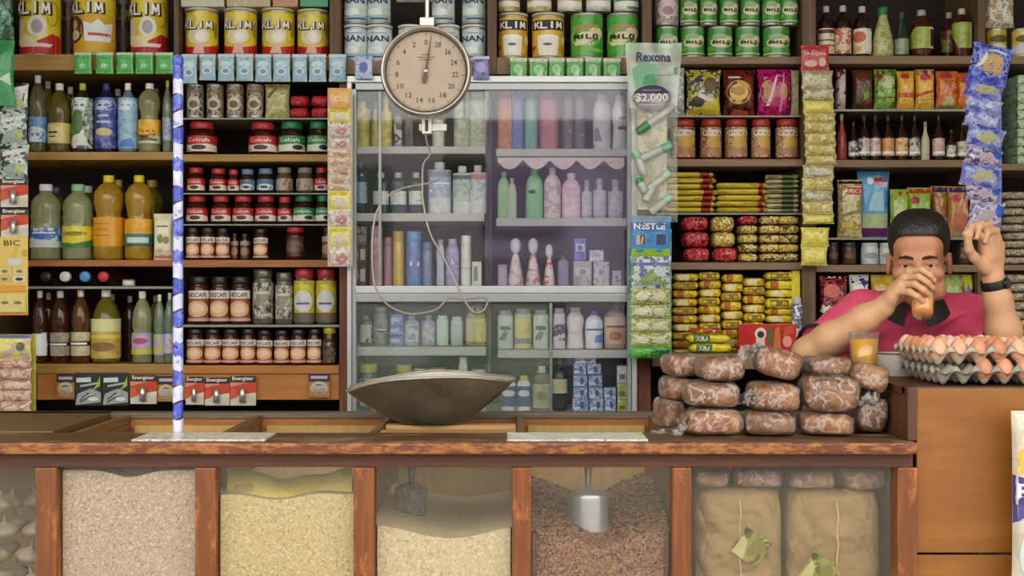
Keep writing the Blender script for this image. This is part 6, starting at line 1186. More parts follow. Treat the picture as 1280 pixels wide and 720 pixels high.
def loaf(x0, x1, y0, y1, Yf, label, seed, rot=(0, 0, 0), d=.14, tail=None, name='wrapped_loaf', group='plastic wrapped loaves on the counter', dz=0):
    w = (x1-x0)/F*Yf; h = (y1-y0)/F*Yf
    Yc = Yf + d/2; cx = X((x0+x1)/2, Yf + d*.25)
    t = thing(name, label, 'bread', group, (cx, Yc, Z(y1, Yf) + .001 + dz), rot)
    link('loaf', loaf_mesh(w*.94, h*.93, d*.94, seed, 0, CRUST[seed % 2], False).mesh(), t)
    m = loaf_mesh(w*.96, h*.97, d*.96, seed, .015, WRAP, True)
    wr = link('plastic_wrap', m.mesh(), t)
    if tail:
        sx, sz = tail; k = random.Random(seed+50)
        base = Vector((sx*w*.46, -d*.2, h*sz)); tip = base + Vector((sx*.035, -.015, -.03 if sz > .3 else .01))
        mm = MB()
        for q in range(5):
            dv = Vector((k.uniform(-.014, .014), k.uniform(-.012, .012), k.uniform(-.014, .014)))
            mm.grid(lambda u, v: base.lerp(tip + dv, v) + Vector((0, (u-.5)*.03*(1.1-.6*abs(v-.5)), .012*math.sin(u*7+q+v*4))), 5, 6, WRAP)
        link('wrap_tail', mm.mesh(), wr)
    return t
LO = [(821, 853, 500, 538, 3.2, 'wrapped loaf at bottom left behind front row, next to crumpled plastic', 1, (0, 0, .25), .12, None),
 (855, 928, 512, 546.8, 3.055, 'wrapped loaf in bottom row, leftmost at the front', 2, (0, 0, .05), .14, (-1, .5)),
 (929, 999, 516.5, 546.8, 3.055, 'wrapped loaf in bottom row, middle at the front', 3, (0, 0, -.04), .14, None),
 (1000, 1069, 517.5, 546.8, 3.055, 'wrapped loaf in bottom row, right at the front', 4, (0, 0, 0), .14, None),
 (1066, 1110, 497, 541, 3.10, 'wrapped loaf tilted against the desk at bottom right of pile', 5, (0, .06, -.08), .13, None),
 (829, 860, 471.5, 501, 3.2, 'wrapped loaf at left end of middle row behind others', 6, (0, 0, .2), .12, None),
 (853, 928, 478, 511.0, 3.06, 'wrapped loaf in middle row on leftmost front loaf', 7, (0, .02, -.06), .14, (1, .3)),
 (935, 1001, 480, 515.5, 3.06, 'wrapped loaf in middle row, centre of the pile', 8, (0, 0, .05), .14, None),
 (1004, 1078, 470, 516.8, 3.06, 'large wrapped loaf in middle row with loose plastic tail at right', 9, (0, 0, 0), .14, (1, .25)),
 (832, 874, 443, 472, 3.18, 'wrapped loaf at top left of pile below the yellow packs', 10, (0, 0, .2), .12, None),
 (872, 934, 446, 477.5, 3.07, 'wrapped pale crusted loaf in top row, second from left', 11, (0, -.02, .04), .14, None),
 (940, 1002, 436, 473, 3.08, 'wrapped loaf tilted in top row below the red carton', 12, (0, .22, -.12), .13, (-1, .9)),
 (1003, 1068, 447, 471, 3.13, 'wrapped loaf lying in top row behind, left of juice glass', 13, (0, 0, .1), .14, None),
 (1062, 1110, 454, 489, 3.08, 'wrapped loaf slanting down at top right beside egg trays', 14, (0, .25, -.10), .11, None)]
for l in LO: loaf(*l[:5], l[5], l[6], l[7], l[8], l[9])
m = MB(); k = random.Random(3)
m.grid(lambda u, v: ((u-.5)*.09, (v-.5)*.07, .004 + .012*abs(math.sin(u*9+v*6))*math.sin(PI*u)*math.sin(PI*v) + .003*math.sin(23*u)), 18, 14, WRAP)
tag(link('crumpled_plastic', m.mesh(), None, (X(836, 3.13), 3.125, ZT)), 'crumpled clear plastic lying on counter left of the bread', 'plastic')

# ================================================================== eggs, glass, bowl on the desk
PULP = S('#9c9484', .9, var=.12, scale=60, bmp=.3); PULP2 = S('#b3a994', .9, var=.12, scale=60, bmp=.3)
PT = .0485; NX, NY = 6, 6
def tray_mesh(mat):
    w = PT*NX; n = 8
    def f(u, v):
        x, y = u*NX, v*NY
        c = math.cos(2*PI*x)*.5 + .5; d = math.cos(2*PI*y)*.5 + .5
        pk = (c*d); cup = (1-c)*(1-d)
        z = .024 + .022*pk - .022*cup + .004*max(c, d)
        if u in (0, 1) or v in (0, 1): z = .026 + .010*pk
        return ((u-.5)*w, (v-.5)*w, z)
    m = MB(); m.grid(f, NX*n, NY*n, mat); m.grid(lambda u, v: (lambda p: (p[0], p[1], p[2]-.0025))(f(1-u, v)), NX*n, NY*n, mat)
    return m.mesh()
TX, TY = .985 + PT*3, 3.01 + PT*3
def eggtray(x, y, z, rz, mat, lab):
    return tag(link('egg_tray', cached(('tray', mat.name), lambda: tray_mesh(mat)), None, (x, y, z), (0, 0, rz)), lab, 'egg tray', 'egg trays')
Z1 = ZD + .003; Z2 = Z1 + .046
eggtray(TX + .012, TY, Z1, 0, PULP, 'grey pulp egg tray on the plywood desk, under the other tray')
eggtray(TX, TY + .004, Z2, .01, PULP2, 'grey pulp egg tray full of brown eggs, on top of another')
EGGM = [S('#c88a66', .45, var=.06, scale=14), S('#d4a080', .45, var=.06, scale=14), S('#dcb8a0', .45, var=.05, scale=14), S('#bc7c5a', .45, var=.06, scale=14)]
def eggm(mat): return cached(('egg', mat.name), lambda: MB().lathe([(.0005, 0), (.008, .0015), (.0145, .0065), (.0195, .015), (.0212, .024), (.0195, .034), (.0155, .043), (.0095, .0505), (.004, .0538), (.0004, .0545)], mat, 18).mesh())
k = random.Random(11)
RW = ['front', 'second', 'third', 'fourth', 'fifth', 'back']
for j in range(6):
    for i in range(6):
        x = TX + (i - 2.5)*PT; y = TY + .004 + (j - 2.5)*PT
        tag(link('egg', eggm(EGGM[k.choice([0, 0, 1, 1, 2, 3])]), None, (x, y, Z2 + .0095), (k.uniform(-.07, .07), k.uniform(-.07, .07), 0)),
            'brown egg in %s row of top tray, %s from left' % (RW[j], ORD[i]), 'egg', 'brown eggs in the top tray')
for i in range(6):
    if i < 2: continue
    tag(link('egg', eggm(EGGM[k.choice([0, 1, 3])]), None, (TX + .012 + (i-2.5)*PT, TY + (-2.5)*PT, Z1 + .0095)), 'brown egg in front row of lower tray, %s from left' % ORD[i-2], 'egg', 'brown eggs in the lower tray')
YG = 3.262
JUI = S('#e0a410', .2, var=.08, scale=12, coat=.5); JUO = S('#e08a1c', .2, var=.08, scale=12, coat=.5)
CLR = PANE('#f0f4e8', .04, 6)
gl = thing('juice_glass', 'clear glass of yellow juice standing behind the bread', 'glass', None, (X(1080, YG), YG, ZD + .0005))
link('glass_body', MB().lathe([(.028, 0), (.0305, .002), (.039, .119), (.0375, .119), (.0293, .004)], CLR, 28).mesh(), gl)
link('juice', MB().lathe([(.0285, .0045), (.0355, .102), (.0, .1021)], JUI, 28).mesh(), gl)
bw = thing('white_bowl', 'white deep dish with brown rim between juice glass and eggs', 'dish', None, (X(1122, 3.37), 3.378, ZD + .0005))
link('dish_body', MB().lathe([(.052, 0), (.055, .003), (.062, .058), (.060, .06), (.056, .056), (.05, .008)], S('#d8d2c6', .35), 32).mesh(), bw)
link('dish_rim', MB().tube([(.062*math.cos(2*PI*i/32), .062*math.sin(2*PI*i/32), .060) for i in range(33)], .002, S('#7a5a44', .4), 6, False).mesh(), bw)
ELT = lambda w, h: pouch(w, h, .05, PR(['#b8ac94', '#c0b8a4', '#a89a80'], 10, .35, .3), [('p', [(.05, .66), (.95, .72), (.95, .8), (.5, .86), (.05, .78)], '#d8a83c'), ('p', [(0, .48), (1, .54), (1, .7), (.3, .64), (0, .66)], '#3a3474'), ('p', [(0, .4), (.3, .46), (1, .54), (0, .5)], '#4a4488'), ('t', 'Elite', .42, .575, .74, .09, '#e8e4ec', .03), ('e', .5, .24, .4, .16, '#b8c8d0'), ('e', .4, .2, .2, .08, '#d0b080'), ('e', .6, .1, .3, .07, '#c8d4d8')], 'elite', .02, .001)
place('hanging_cracker_pack', 1263, 1320, 514, 750, ELT, 'tall cream and purple cracker pack hanging in front of plywood desk', 'pack', None, Y=2.90, dpt=.05)

# ================================================================== the grain bins
def bx(i): return (X(POSTS[i-1][1], 2.985) + .004, X(POSTS[i][0], 2.985) - .004)
def grain(name, i, topf, mat, lab, cat='grain', y1=3.59):
    a, b = bx(i); e0, e1 = EDG[i] + .0105, EDG[i+1] - .0105
    y0 = 3.0135; m = MB(); nx, ny = 30, 24
    fn = lambda u, v: ((e0 if v > .06 else a) + ((e1 if v > .06 else b) - (e0 if v > .06 else a))*u, y0 + (y1-y0)*v + (.021 if .06 < v < .07 else 0), topf(u, v))
    fn = lambda u, v: (e0 + (e1-e0)*u, 3.033 + (y1-3.033)*v, topf(u, v))
    m.grid(fn, nx, ny, mat)
    # the face pressed against the glass, between the posts
    m.grid(lambda u, v: (a + (b-a)*u, y0, .507 + (topf(u, 0) - .507)*v), nx, 12, mat)
    m.grid(lambda u, v: (a + (b-a)*u, y0 + .0195*v, topf(u, 0)), nx, 1, mat)
    o = link(name, m.mesh()); tag(o, lab, cat, None, 'stuff'); return o
RICE = lambda cols, sc=150: PR(cols, sc, .75, .0, .0)
def zpx(py, Y=3.02): return Z(py, Y)
grain('lentil_heap', 1, lambda u, v: zpx(587 + 9*math.exp(-((u-.5)/.16)**2)*(1 if v < .3 else .4), 3.02) - .010*v, RICE(['#846e58', '#b09a80', '#98826a', '#c8b69c', '#6c5642']), 'pale pinkish lentils filling first glass bin right of the garlic')
grain('rice_heap', 2, lambda u, v: zpx(618 + 4*math.sin(u*4), 3.02) - .004*v + .004*math.sin(u*11+v*7), RICE(['#947c4c', '#bca674', '#a89260', '#d0c090', '#7c663e']), 'golden rice in the glass bin with yellow paper flap')
grain('rice_heap', 3, lambda u, v: zpx(664 + 8*math.sin((u-.25)*5.2), 3.02) + .012*max(0, v-.1)*(1-u), RICE(['#a08a60', '#c2b088', '#b09c74', '#d4c6a2', '#86724a']), 'pale rice in the glass bin with dark scoop')
HB = lambda u, v: zpx(664 + 24*math.exp(-((u-.52)/.22)**2) + 2*math.sin(u*9), 3.02) + .075*min(1, v*2.2)*(.45 + 1.3*(u-.45)**2) 
BEAN = [S('#70452a', .35, var=.15, scale=90, coat=.3), S('#825232', .35, var=.15, scale=90, coat=.3), S('#5c3624', .35, var=.15, scale=90, coat=.3), S('#90653c', .35, var=.15, scale=90, coat=.3)]
a4, b4 = EDG[4] + .018, EDG[5] - .018; ga, gb = bx(4)
m = MB(); m.grid(lambda u, v: (a4 + (b4-a4)*u, 3.034 + .555*v, HB(u, v) - .006), 20, 16, BEAN[2]); m.grid(lambda u, v: (ga + (gb-ga)*u, 3.0245, .507 + (HB(u, 0) - .513)*v), 20, 8, BEAN[2]); m.grid(lambda u, v: (ga + (gb-ga)*u, 3.0245 + .0095*v, HB(u, 0) - .006), 20, 1, BEAN[2])
bs = []; k = random.Random(5)
def bean(c, q):
    vs = []; n = 7; L, Wd = .0068*k.uniform(.85, 1.15), .0036*k.uniform(.85, 1.1)
    for s, r in ((-1, .35), (-.6, .85), (0, 1), (.6, .85), (1, .35)):
        for i in range(n): p = Vector((s*L, math.cos(2*PI*i/n)*Wd*r + .0018*s*s, math.sin(2*PI*i/n)*Wd*r*.85)); vs.append(q @ p + c)
    fs = [(r*n+i, r*n+(i+1) % n, (r+1)*n+(i+1) % n, (r+1)*n+i) for r in range(4) for i in range(n)] + [tuple(range(n-1, -1, -1)), tuple(4*n+i for i in range(n))]
    m.add(vs, fs, k.choice(BEAN), True)
from mathutils import Euler
for i in range(2600):
    u, v = k.random(), k.random()**1.3
    bean(Vector((a4 + (b4-a4)*u*.98 + .002, 3.04 + .54*v, HB(u, v))), Euler((k.uniform(-.7, .7), k.uniform(-.5, .5), k.uniform(0, 6.3))).to_matrix())
for i in range(2600):
    u, v = k.random(), k.uniform(.25, 1); z = .507 + (HB(u, 0) - .507)*v
    bean(Vector((ga + .012 + (gb-ga-.024)*u, 3.0225, z)), Euler((k.uniform(-.4, .4), k.uniform(0, 6.3), k.uniform(-.4, .4))).to_matrix())
tag(link('bean_heap', m.mesh()), 'reddish brown beans heaped in the glass bin with bright scoop', 'beans', None, 'stuff')
# paper in the bins
def sheet(name, x0, x1, ytop, ybot, Y0, Y1, mat, lab, wav=4, cut=None):
    k = random.Random(int(x0)); n = 24; m = MB()
    def f(u, v):
        yy_ = ybot + (ytop(u) - ybot)*v; Y = Y0 + (Y1-Y0)*v + .004*math.sin(u*9 + v*3)
        return (X(x0 + (x1-x0)*u, Y), Y, Z(yy_, Y))
    m.grid(f, n, 8, mat)
    m.grid(lambda u, v: (lambda p: (p[0], p[1]+.0012, p[2]))(f(1-u, v)), n, 8, mat)
    return tag(link(name, m.mesh()), lab, 'paper')
PAP = PR(['#cdbf94', '#d6c9a0', '#c2b285'], 8, .7, .2, .0); PAPY = PR(['#c4b258', '#cebc64', '#b8a44c'], 8, .7, .2, .0)
sheet('paper_liner', 113, 192, lambda u: 585, 598, 3.05, 3.10, PAP, 'cream torn paper peeking over the pinkish lentils')
sheet('paper_liner', 284, 440, lambda u: 585 + 12*math.exp(-((u-.5)/.3)**4) + 3*math.sin(u*17), 622, 3.045, 3.12, PAPY, 'yellow paper flap standing above the golden rice')
# garlic heads in the leftmost bin
GAR = S('#857862', .6, var=.15, scale=30)
def garlic():
    m = MB()
    m.grid(lambda u, v: (lambda r, z: (r*(1+.07*abs(math.sin(4*2*PI*u)))*math.cos(2*PI*u), r*(1+.07*abs(math.sin(4*2*PI*u)))*math.sin(2*PI*u), z))(.031*math.sin(PI*min(1, v*1.25))**.8 if v < .72 else .031*.32*(1.25-v), .056*v), 28, 12, GAR)
    return m.mesh()
gm = garlic(); gi = 0
gx0, gx1 = X(-60, 3.0), X(44, 3.0)
e0g, e1g = EDG[0] + .045, EDG[1] - .042
k = random.Random(2)
for lay_ in range(6):
    for row in range(2):
        nrow = 3
        for i in range(nrow):
            z = .4635 + lay_*.059; x = e1g - .008 - i*.076 - (lay_ % 2)*.02; y = 3.060 + row*.074
            if lay_ == 5 and i == 0 and row == 0: continue
            vis = i < 2
            tag(link('garlic_head', gm, None, (x, y, z), (k.uniform(-.3, .3), k.uniform(-.3, .3), k.uniform(0, 6))), 'garlic head in %s layer, %s from post, %s row of leftmost bin' % (['lowest', 'second', 'third', 'fourth', 'fifth', 'top'][lay_], ORD[i], ['front', 'back'][row]), 'garlic', 'garlic heads in the leftmost bin')
# scoops
def scoop(lab, loc, rot, Rr, Lb, Lh, mat, hm):
    t = thing('grain_scoop', lab, 'scoop', None, loc, rot)
    def bl(off): return lambda u, v: (lambda a, r: (r*math.sin(a), -r*math.cos(a)*.75, Lb*(1-v) if v < .86 else Lb*(.14 - .14*math.sin((v-.86)/.14*PI/2)*0 - (v-.86))))((u-.5)*PI*1.25, (Rr + off)*(1 - .12*v) * (1 if v > .06 else .75 + 4*v))
    m = MB(); m.grid(bl(0), 26, 20, mat); m.grid(lambda u, v: bl(-.002)(1-u, v), 26, 20, mat); link('blade', m.mesh(), t)
    m = MB(); m.lathe([(.001, 0), (Rr*.74, 0), (Rr*.6, .006), (.012, .010)], mat, 24, .75, (0, 0, Lb-.004)); link('back_plate', m.mesh(), t)
    link('handle', MB().tube([(0, 0, Lb+.004), (0, 0, Lb+.02), (0, .004, Lb+Lh*.6), (0, .008, Lb+Lh)], [.007, .0065, .010, .009], hm, 12).mesh(), t)
    return t
DKM = PR(['#4a4844', '#5a5852', '#3c3a38', '#6a6860'], 30, .4, .1, .0); BRM = S('#c2c4c0', .3, .65, .08, 14)
scoop('dark grey metal scoop standing in the pale rice', P(511, 676, 3.24), (-.1, .05, .1), .043, .14, .078, DKM, S('#6a6250', .4, .5))
scoop('bright aluminium scoop standing in the red beans', P(737, 702, 3.16), (-.12, -.03, -.15), .052, .175, .09, BRM, S('#b8b4a8', .35, .6))
# paper sacks and wrapped loaves in the right hand bin
SACK = PR(['#866a42', '#8f734a', '#7c603a'], 6, .75, .45, .0)
def sack(x0, x1, ytop, lab, seed, lx, ly):
    Y0 = 3.04; cx = X((x0+x1)/2, Y0); w = (x1-x0)/F*Y0; zb = .461; h = Z(ytop, Y0) - zb; d = .2; k = random.Random(seed); ph = [k.uniform(0, 6) for _ in range(4)]
    t = thing('paper_sack', lab, 'sack', 'brown paper sacks under the counter', (cx, Y0 + d/2, zb))
    def f(u, v):
        a = 2*PI*u; e = .5 if v < .02 or v > .98 else 1
        sx, sy = math.copysign(abs(math.cos(a))**.45, math.cos(a)), math.copysign(abs(math.sin(a))**.45, math.sin(a))
        q = 1 - .10*max(0, (v-.8)/.2)**2
        wr = .005*math.sin(9*v*3 + 5*sx + ph[0])*math.sin(7*sx + 4*v + ph[1]) + .007*max(0, 1 - abs(math.sin(8*v + 6*sx + ph[2]))*5) + .006*max(0, 1 - abs(math.sin(7*v - 9*sx + ph[3]))*5)
        return (sx*(w/2)*.97*q*e, (sy*(d/2)*.96*q + wr*(1 if abs(sy) > .6 else 0))*e, h*(.0 if v < .02 else 1.0 if v > .98 else v))
    m = MB(); m.grid(f, 90, 70, SACK); link('sack_body', m.mesh(), t)
    link('stitched_seam', MB().tube([(.0 + .002*math.sin(i), -d/2*.97 - .002, h*(.03 + .9*i/30)) for i in range(31)], .0016, S('#c0a878', .7), 6).mesh(), t)
    lw, lh = .075, .075; m = MB()
    sf = lambda u, v, o: (lx + (u-.5)*lw*.84 + (v-.5)*lh*.54, -d/2*.96 - .0065 - o, ly - (u-.5)*lw*.54 + (v-.5)*lh*.84)
    draw(m, [('r', 0, 0, 1, 1, PR(['#66621a', '#847e28', '#4c4812', '#969040'], 40, .4)), ('p', [(.05, .05), (.5, .02), (.3, .6), (.1, .7)], '#a8a468'), ('e', .7, .6, .2, .25, '#6a661c'), ('e', .12, .85, .1, .12, '#2a1c10')], sf); link('printed_emblem', m.mesh(), t)
sack(867, 984, 613, 'brown paper sack in right bin, left one, emblem near its middle', 1, .025, .225)
sack(986, 1108, 615, 'brown paper sack in right bin, right one, emblem near bottom', 2, -.045, .165)
for i, (x0, x1, y0, y1, lab) in enumerate(((866, 914, 588, 612.5, 'first'), (917, 978, 586, 612.5, 'second'), (986, 1044, 588, 614.5, 'third'), (1049, 1108, 586, 614.5, 'fourth'))):
    loaf(x0, x1, y0, y1, 3.06, 'wrapped loaf lying on the paper sacks under the counter, %s from left' % lab, 30+i, (0, 0, .06*(i-1)), .13, None, 'wrapped_loaf', 'wrapped loaves on the paper sacks')
# ================================================================== the man drinking juice
class SDF:
    def __init__(s, lo, hi, h):
        s.lo, s.h = np.array(lo, float), h; s.n = [int(math.ceil((b-a)/h))+1 for a, b in zip(lo, hi)]
        s.D = np.full(s.n, 1.0, np.float32)
        s.ax = [s.lo[i] + h*np.arange(s.n[i]) for i in range(3)]
    def win(s, lo, hi):
        sl = []
        for i in range(3):
            a = max(0, int((lo[i]-s.lo[i])/s.h)); b = min(s.n[i], int((hi[i]-s.lo[i])/s.h)+2)
            if b <= a: return None, None
            sl.append(slice(a, b))
        G = np.meshgrid(*[s.ax[i][sl[i]] for i in range(3)], indexing='ij')
        return tuple(sl), np.stack(G, -1)
    def comb(s, sl, d, k, sub=False):
        A = s.D[sl]
        if sub:
            h = np.clip(.5 - .5*(A + d)/k, 0, 1); s.D[sl] = A*(1-h) + (-d)*h + k*h*(1-h)
        else:
            h = np.clip(.5 + .5*(A - d)/k, 0, 1); s.D[sl] = A*(1-h) + d*h - k*h*(1-h)
    def cap(s, a, b, ra, rb, k=.012, sub=False, cut=None):
        a, b = np.array(a, float), np.array(b, float); R = max(ra, rb) + .035
        sl, p = s.win(np.minimum(a, b)-R, np.maximum(a, b)+R)
        if sl is None: return
        ab = b-a; L = max(1e-12, ab @ ab)
        t = np.clip(((p-a) @ ab)/L, 0, 1); d = np.linalg.norm(p - a - t[..., None]*ab, axis=-1) - (ra + (rb-ra)*t)
        if cut is not None: d = np.maximum(d, (p - np.array(cut[0])) @ np.array(cut[1]))
        s.comb(sl, d, k, sub)
    def chain(s, pts, rs, k=.006):
        for i in range(len(pts)-1): s.cap(pts[i], pts[i+1], rs[i], rs[i+1], k)
    def ell(s, c, r, k=.012, M=None, O=None, sub=False):
        c, r = np.array(c, float), np.array(r, float)
        cw = c if M is None else np.array(O) + np.array(M) @ c
        R = r.max() + .035; sl, p = s.win(cw-R, cw+R)
        if sl is None: return
        q = p - cw
        if M is not None: q = q @ np.array(M)
        k0 = np.linalg.norm(q/r, axis=-1); k1 = np.linalg.norm(q/(r*r), axis=-1) + 1e-9
        s.comb(sl, k0*(k0-1)/k1, k, sub)
    def mesh(s, mat, name, noise_fn=None, smooth=2):
        D = s.D; sg = D < 0; n = s.n
        c = sum(sg[i:n[0]-1+i, j:n[1]-1+j, k:n[2]-1+k].astype(np.int8) for i in (0, 1) for j in (0, 1) for k in (0, 1))
        act = (c > 0) & (c < 8); idx = np.full(act.shape, -1, np.int64); ii = np.argwhere(act); idx[act] = np.arange(len(ii))
        acc = np.zeros((len(ii), 3)); cnt = np.zeros(len(ii))
        for ax in range(3):
            o = [d for d in range(3) if d != ax]
            for u in (0, 1):
                for v in (0, 1):
                    p0 = ii.copy(); p0[:, o[0]] += u; p0[:, o[1]] += v; p1 = p0.copy(); p1[:, ax] += 1
                    d0 = D[tuple(p0.T)]; d1 = D[tuple(p1.T)]; m = (d0 < 0) != (d1 < 0)
                    t = np.where(m, d0/np.where(m, d0-d1, 1), 0); q = p0.astype(float); q[:, ax] += t
                    acc[m] += q[m]; cnt[m] += 1
        V = s.lo + s.h*acc/cnt[:, None]
        Fs = []
        for ax in range(3):
            o = [(ax+1) % 3, (ax+2) % 3]
            s0 = [slice(0, n[d]-1) if d == ax else slice(1, n[d]-1) for d in range(3)]
            s1 = [slice(1, n[d]) if d == ax else slice(1, n[d]-1) for d in range(3)]
            a_, b_ = sg[tuple(s0)], sg[tuple(s1)]
            for flip, m in ((False, a_ & ~b_), (True, ~a_ & b_)):
                e = np.argwhere(m)
                if not len(e): continue
                base = e.copy()
                for d in range(3):
                    if d != ax: base[:, d] += 1
                def at_(du, dv):
                    q = base.copy(); q[:, o[0]] -= du; q[:, o[1]] -= dv; return idx[tuple(q.T)]
                quad = np.stack([at_(0, 0), at_(1, 0), at_(1, 1), at_(0, 1)], 1)
                Fs.append(quad[:, ::-1] if flip else quad)
        Q = np.concatenate(Fs)
        lab = np.arange(len(V))            # keep the one largest connected piece
        while True:
            m_ = lab[Q].min(1); l2 = lab.copy()
            for i in range(4): np.minimum.at(l2, Q[:, i], m_)
            l2 = l2[l2]
            if (l2 == lab).all(): break
            lab = l2
        big = np.bincount(lab).argmax(); Q = Q[lab[Q[:, 0]] == big]
        us_, inv = np.unique(Q, return_inverse=True); V = V[us_]; Q = inv.reshape(-1, 4)
        for _ in range(smooth):
            S_ = np.zeros_like(V); N_ = np.zeros(len(V))
            for i in range(4):
                for j in (1, 3): np.add.at(S_, Q[:, i], V[Q[:, (i+j) % 4]]); np.add.at(N_, Q[:, i], 1)
            V = .5*V + .5*S_/np.maximum(N_, 1)[:, None]
        if noise_fn is not None: V = noise_fn(V)
        me = bpy.data.meshes.new(name); me.vertices.add(len(V)); me.vertices.foreach_set('co', V.astype(np.float32).ravel())
        me.loops.add(len(Q)*4); me.loops.foreach_set('vertex_index', Q.astype(np.int32).ravel())
        me.polygons.add(len(Q)); me.polygons.foreach_set('loop_start', np.arange(0, len(Q)*4, 4, dtype=np.int32))
        try: me.polygons.foreach_set('loop_total', np.full(len(Q), 4, np.int32))
        except Exception: pass
        me.polygons.foreach_set('use_smooth', np.ones(len(Q), bool)); me.update(calc_edges=True); me.validate()
        me.materials.append(mat); return me
from mathutils import Euler
HO = Vector((1.098, 3.455, 1.372)); HM = Matrix.Rotation(math.radians(-19), 3, 'Z') @ Matrix.Rotation(math.radians(7), 3, 'X')
def hw(x, y, z): return HO + HM @ Vector((x, y, z))
man = thing('person', 'man in pink polo shirt drinking orange juice with one hand raised', 'person', None, (1.12, 3.75, 0))
SKIN = PR(['#b98a66', '#c0906c', '#b58460'], 5, .55, .06, .0)
SKIN = S('#c69770', .55, var=.07, scale=24, bmp=.12)
bo = SDF((.72, 3.15, .96), (1.43, 3.78, 1.55), .0033)
E = lambda c, r, k=.014, sub=False: bo.ell(c, r, k, HM, HO, sub)
C_ = lambda a, b, ra, rb, k=.012, sub=False: bo.cap(hw(*a), hw(*b), ra, rb, k, sub)
E((0, .018, .045), (.0735, .096, .084)); E((0, -.018, -.02), (.0635, .074, .092), .02); E((0, -.03, -.072), (.052, .05, .045), .02)
E((0, -.072, -.100), (.022, .018, .018), .02); E((0, -.052, .05), (.062, .04, .05), .02)
C_((-.034, -.080, .018), (-.008, -.086, .016), .011, .010, .012); C_((.034, -.080, .018), (.008, -.086, .016), .011, .010, .012)
for sx in (-1, 1):
    E((sx*.045, -.062, -.026), (.022, .022, .018), .018); E((sx*.054, -.03, -.07), (.016, .03, .03), .02)
    E((sx*.032, -.095, -.001), (.019, .016, .0115), .008, True)
    E((sx*.079, .012, -.008), (.010, .020, .032), .008); E((sx*.087, .008, -.004), (.006, .012, .018), .006, True)
    E((sx*.012, -.098, -.038), (.009, .010, .008), .006)
    C_((sx*.018, -.0850, .0058), (sx*.045, -.0765, .0045), .0078, .0066, .003); C_((sx*.019, -.0835, -.0085), (sx*.043, -.0765, -.0075), .0056, .0050, .003)
C_((0, -.084, .012), (0, -.111, -.030), .008, .0125, .012); E((0, -.113, -.034), (.011, .010, .009), .008)
C_((-.020, -.086, -.064), (.020, -.086, -.064), .0055, .0055, .006); C_((-.016, -.086, -.073), (.016, -.086, -.073), .006, .006, .006)
NB = (1.118, 3.565, 1.235)
bo.cap(hw(0, .035, -.06), NB, .054, .058, .02)
SR, SL = (.975, 3.565, 1.222), (1.272, 3.555, 1.212)
ER, EL = (.790, 3.42, 1.128), (1.318, 3.395, 1.117)
WR, WL = P(1104, 384, 3.305), P(1242, 351, 3.37)
bo.cap(NB, SR, .055, .052, .03); bo.cap(NB, SL, .055, .052, .03)
for dx in (-.06, 0, .06): bo.cap((1.12+dx, 3.65, 1.16), (1.125+dx, 3.70, 1.00), .085, .085, .04)
bo.cap(SR, ER, .046, .039, .02); bo.cap(SL, EL, .046, .040, .02)
def lerp3(a, b, t): return Vector(a).lerp(Vector(b), t)
bo.chain([ER, lerp3(ER, WR, .3), lerp3(ER, WR, .75), WR], [.038, .0425, .0345, .029], .02)
bo.chain([EL, lerp3(EL, WL, .35), lerp3(EL, WL, .75), WL], [.040, .044, .035, .029], .02)
# right hand round the glass
def hand(wrist, fingers, thumb, palm_r=.0155, fr=(.0102, .0092, .0084, .0074)):
    for f in fingers:
        bo.cap(lerp3(wrist, f[0], .12), f[0], palm_r*1.15, palm_r*.82, .012)
        bo.chain(f, [fr[0]*1.05, fr[1], fr[2], fr[3]], .0045)
    for i in range(3): bo.cap(lerp3(wrist, fingers[i][0], .6), lerp3(wrist, fingers[i+1][0], .6), palm_r, palm_r, .012)
    bo.chain(thumb, [.0165, .0125, .0108, .0085], .008)
hand(WR, [[P(1137, 340, 3.300), P(1152, 337, 3.268), P(1162, 344, 3.262), P(1168, 351, 3.268)],
          [P(1131, 347, 3.282), P(1148, 346, 3.250), P(1159, 353, 3.245), P(1166, 360, 3.252)],
          [P(1126, 355, 3.268), P(1143, 355, 3.236), P(1154, 362, 3.232), P(1161, 368, 3.240)],
          [P(1122, 364, 3.262), P(1137, 365, 3.232), P(1147, 371, 3.228), P(1153, 377, 3.235)]],
     [P(1112, 380, 3.31), P(1124, 372, 3.325), P(1136, 364, 3.335), P(1146, 360, 3.345)])
hand(WL, [[P(1229, 301, 3.335), P(1216, 284, 3.312), P(1207, 292, 3.300), P(1209, 303, 3.308)],
          [P(1237, 298, 3.345), P(1226, 279, 3.318), P(1214, 283, 3.298), P(1213, 295, 3.298)],
          [P(1245, 300, 3.360), P(1236, 280, 3.330), P(1224, 284, 3.305), P(1221, 297, 3.302)],
          [P(1250, 307, 3.375), P(1245, 288, 3.345), P(1234, 291, 3.320), P(1231, 302, 3.316)]],
     [P(1231, 336, 3.352), P(1218, 322, 3.330), P(1211, 311, 3.315), P(1211, 302, 3.306)], .0165)
def skin_noise(V):
    return V
FACEM = S('#b27a58', .5, var=.08, scale=22, bmp=.12)
bme = bo.mesh(SKIN, 'body'); bme.materials.append(FACEM)
nv = len(bme.vertices); co = np.empty(nv*3, np.float32); bme.vertices.foreach_get('co', co); co = co.reshape(-1, 3)
li = np.empty(len(bme.loops), np.int32); bme.loops.foreach_get('vertex_index', li); pc = co[li.reshape(-1, 4)].mean(1) if len(li) == 4*len(bme.polygons) else None
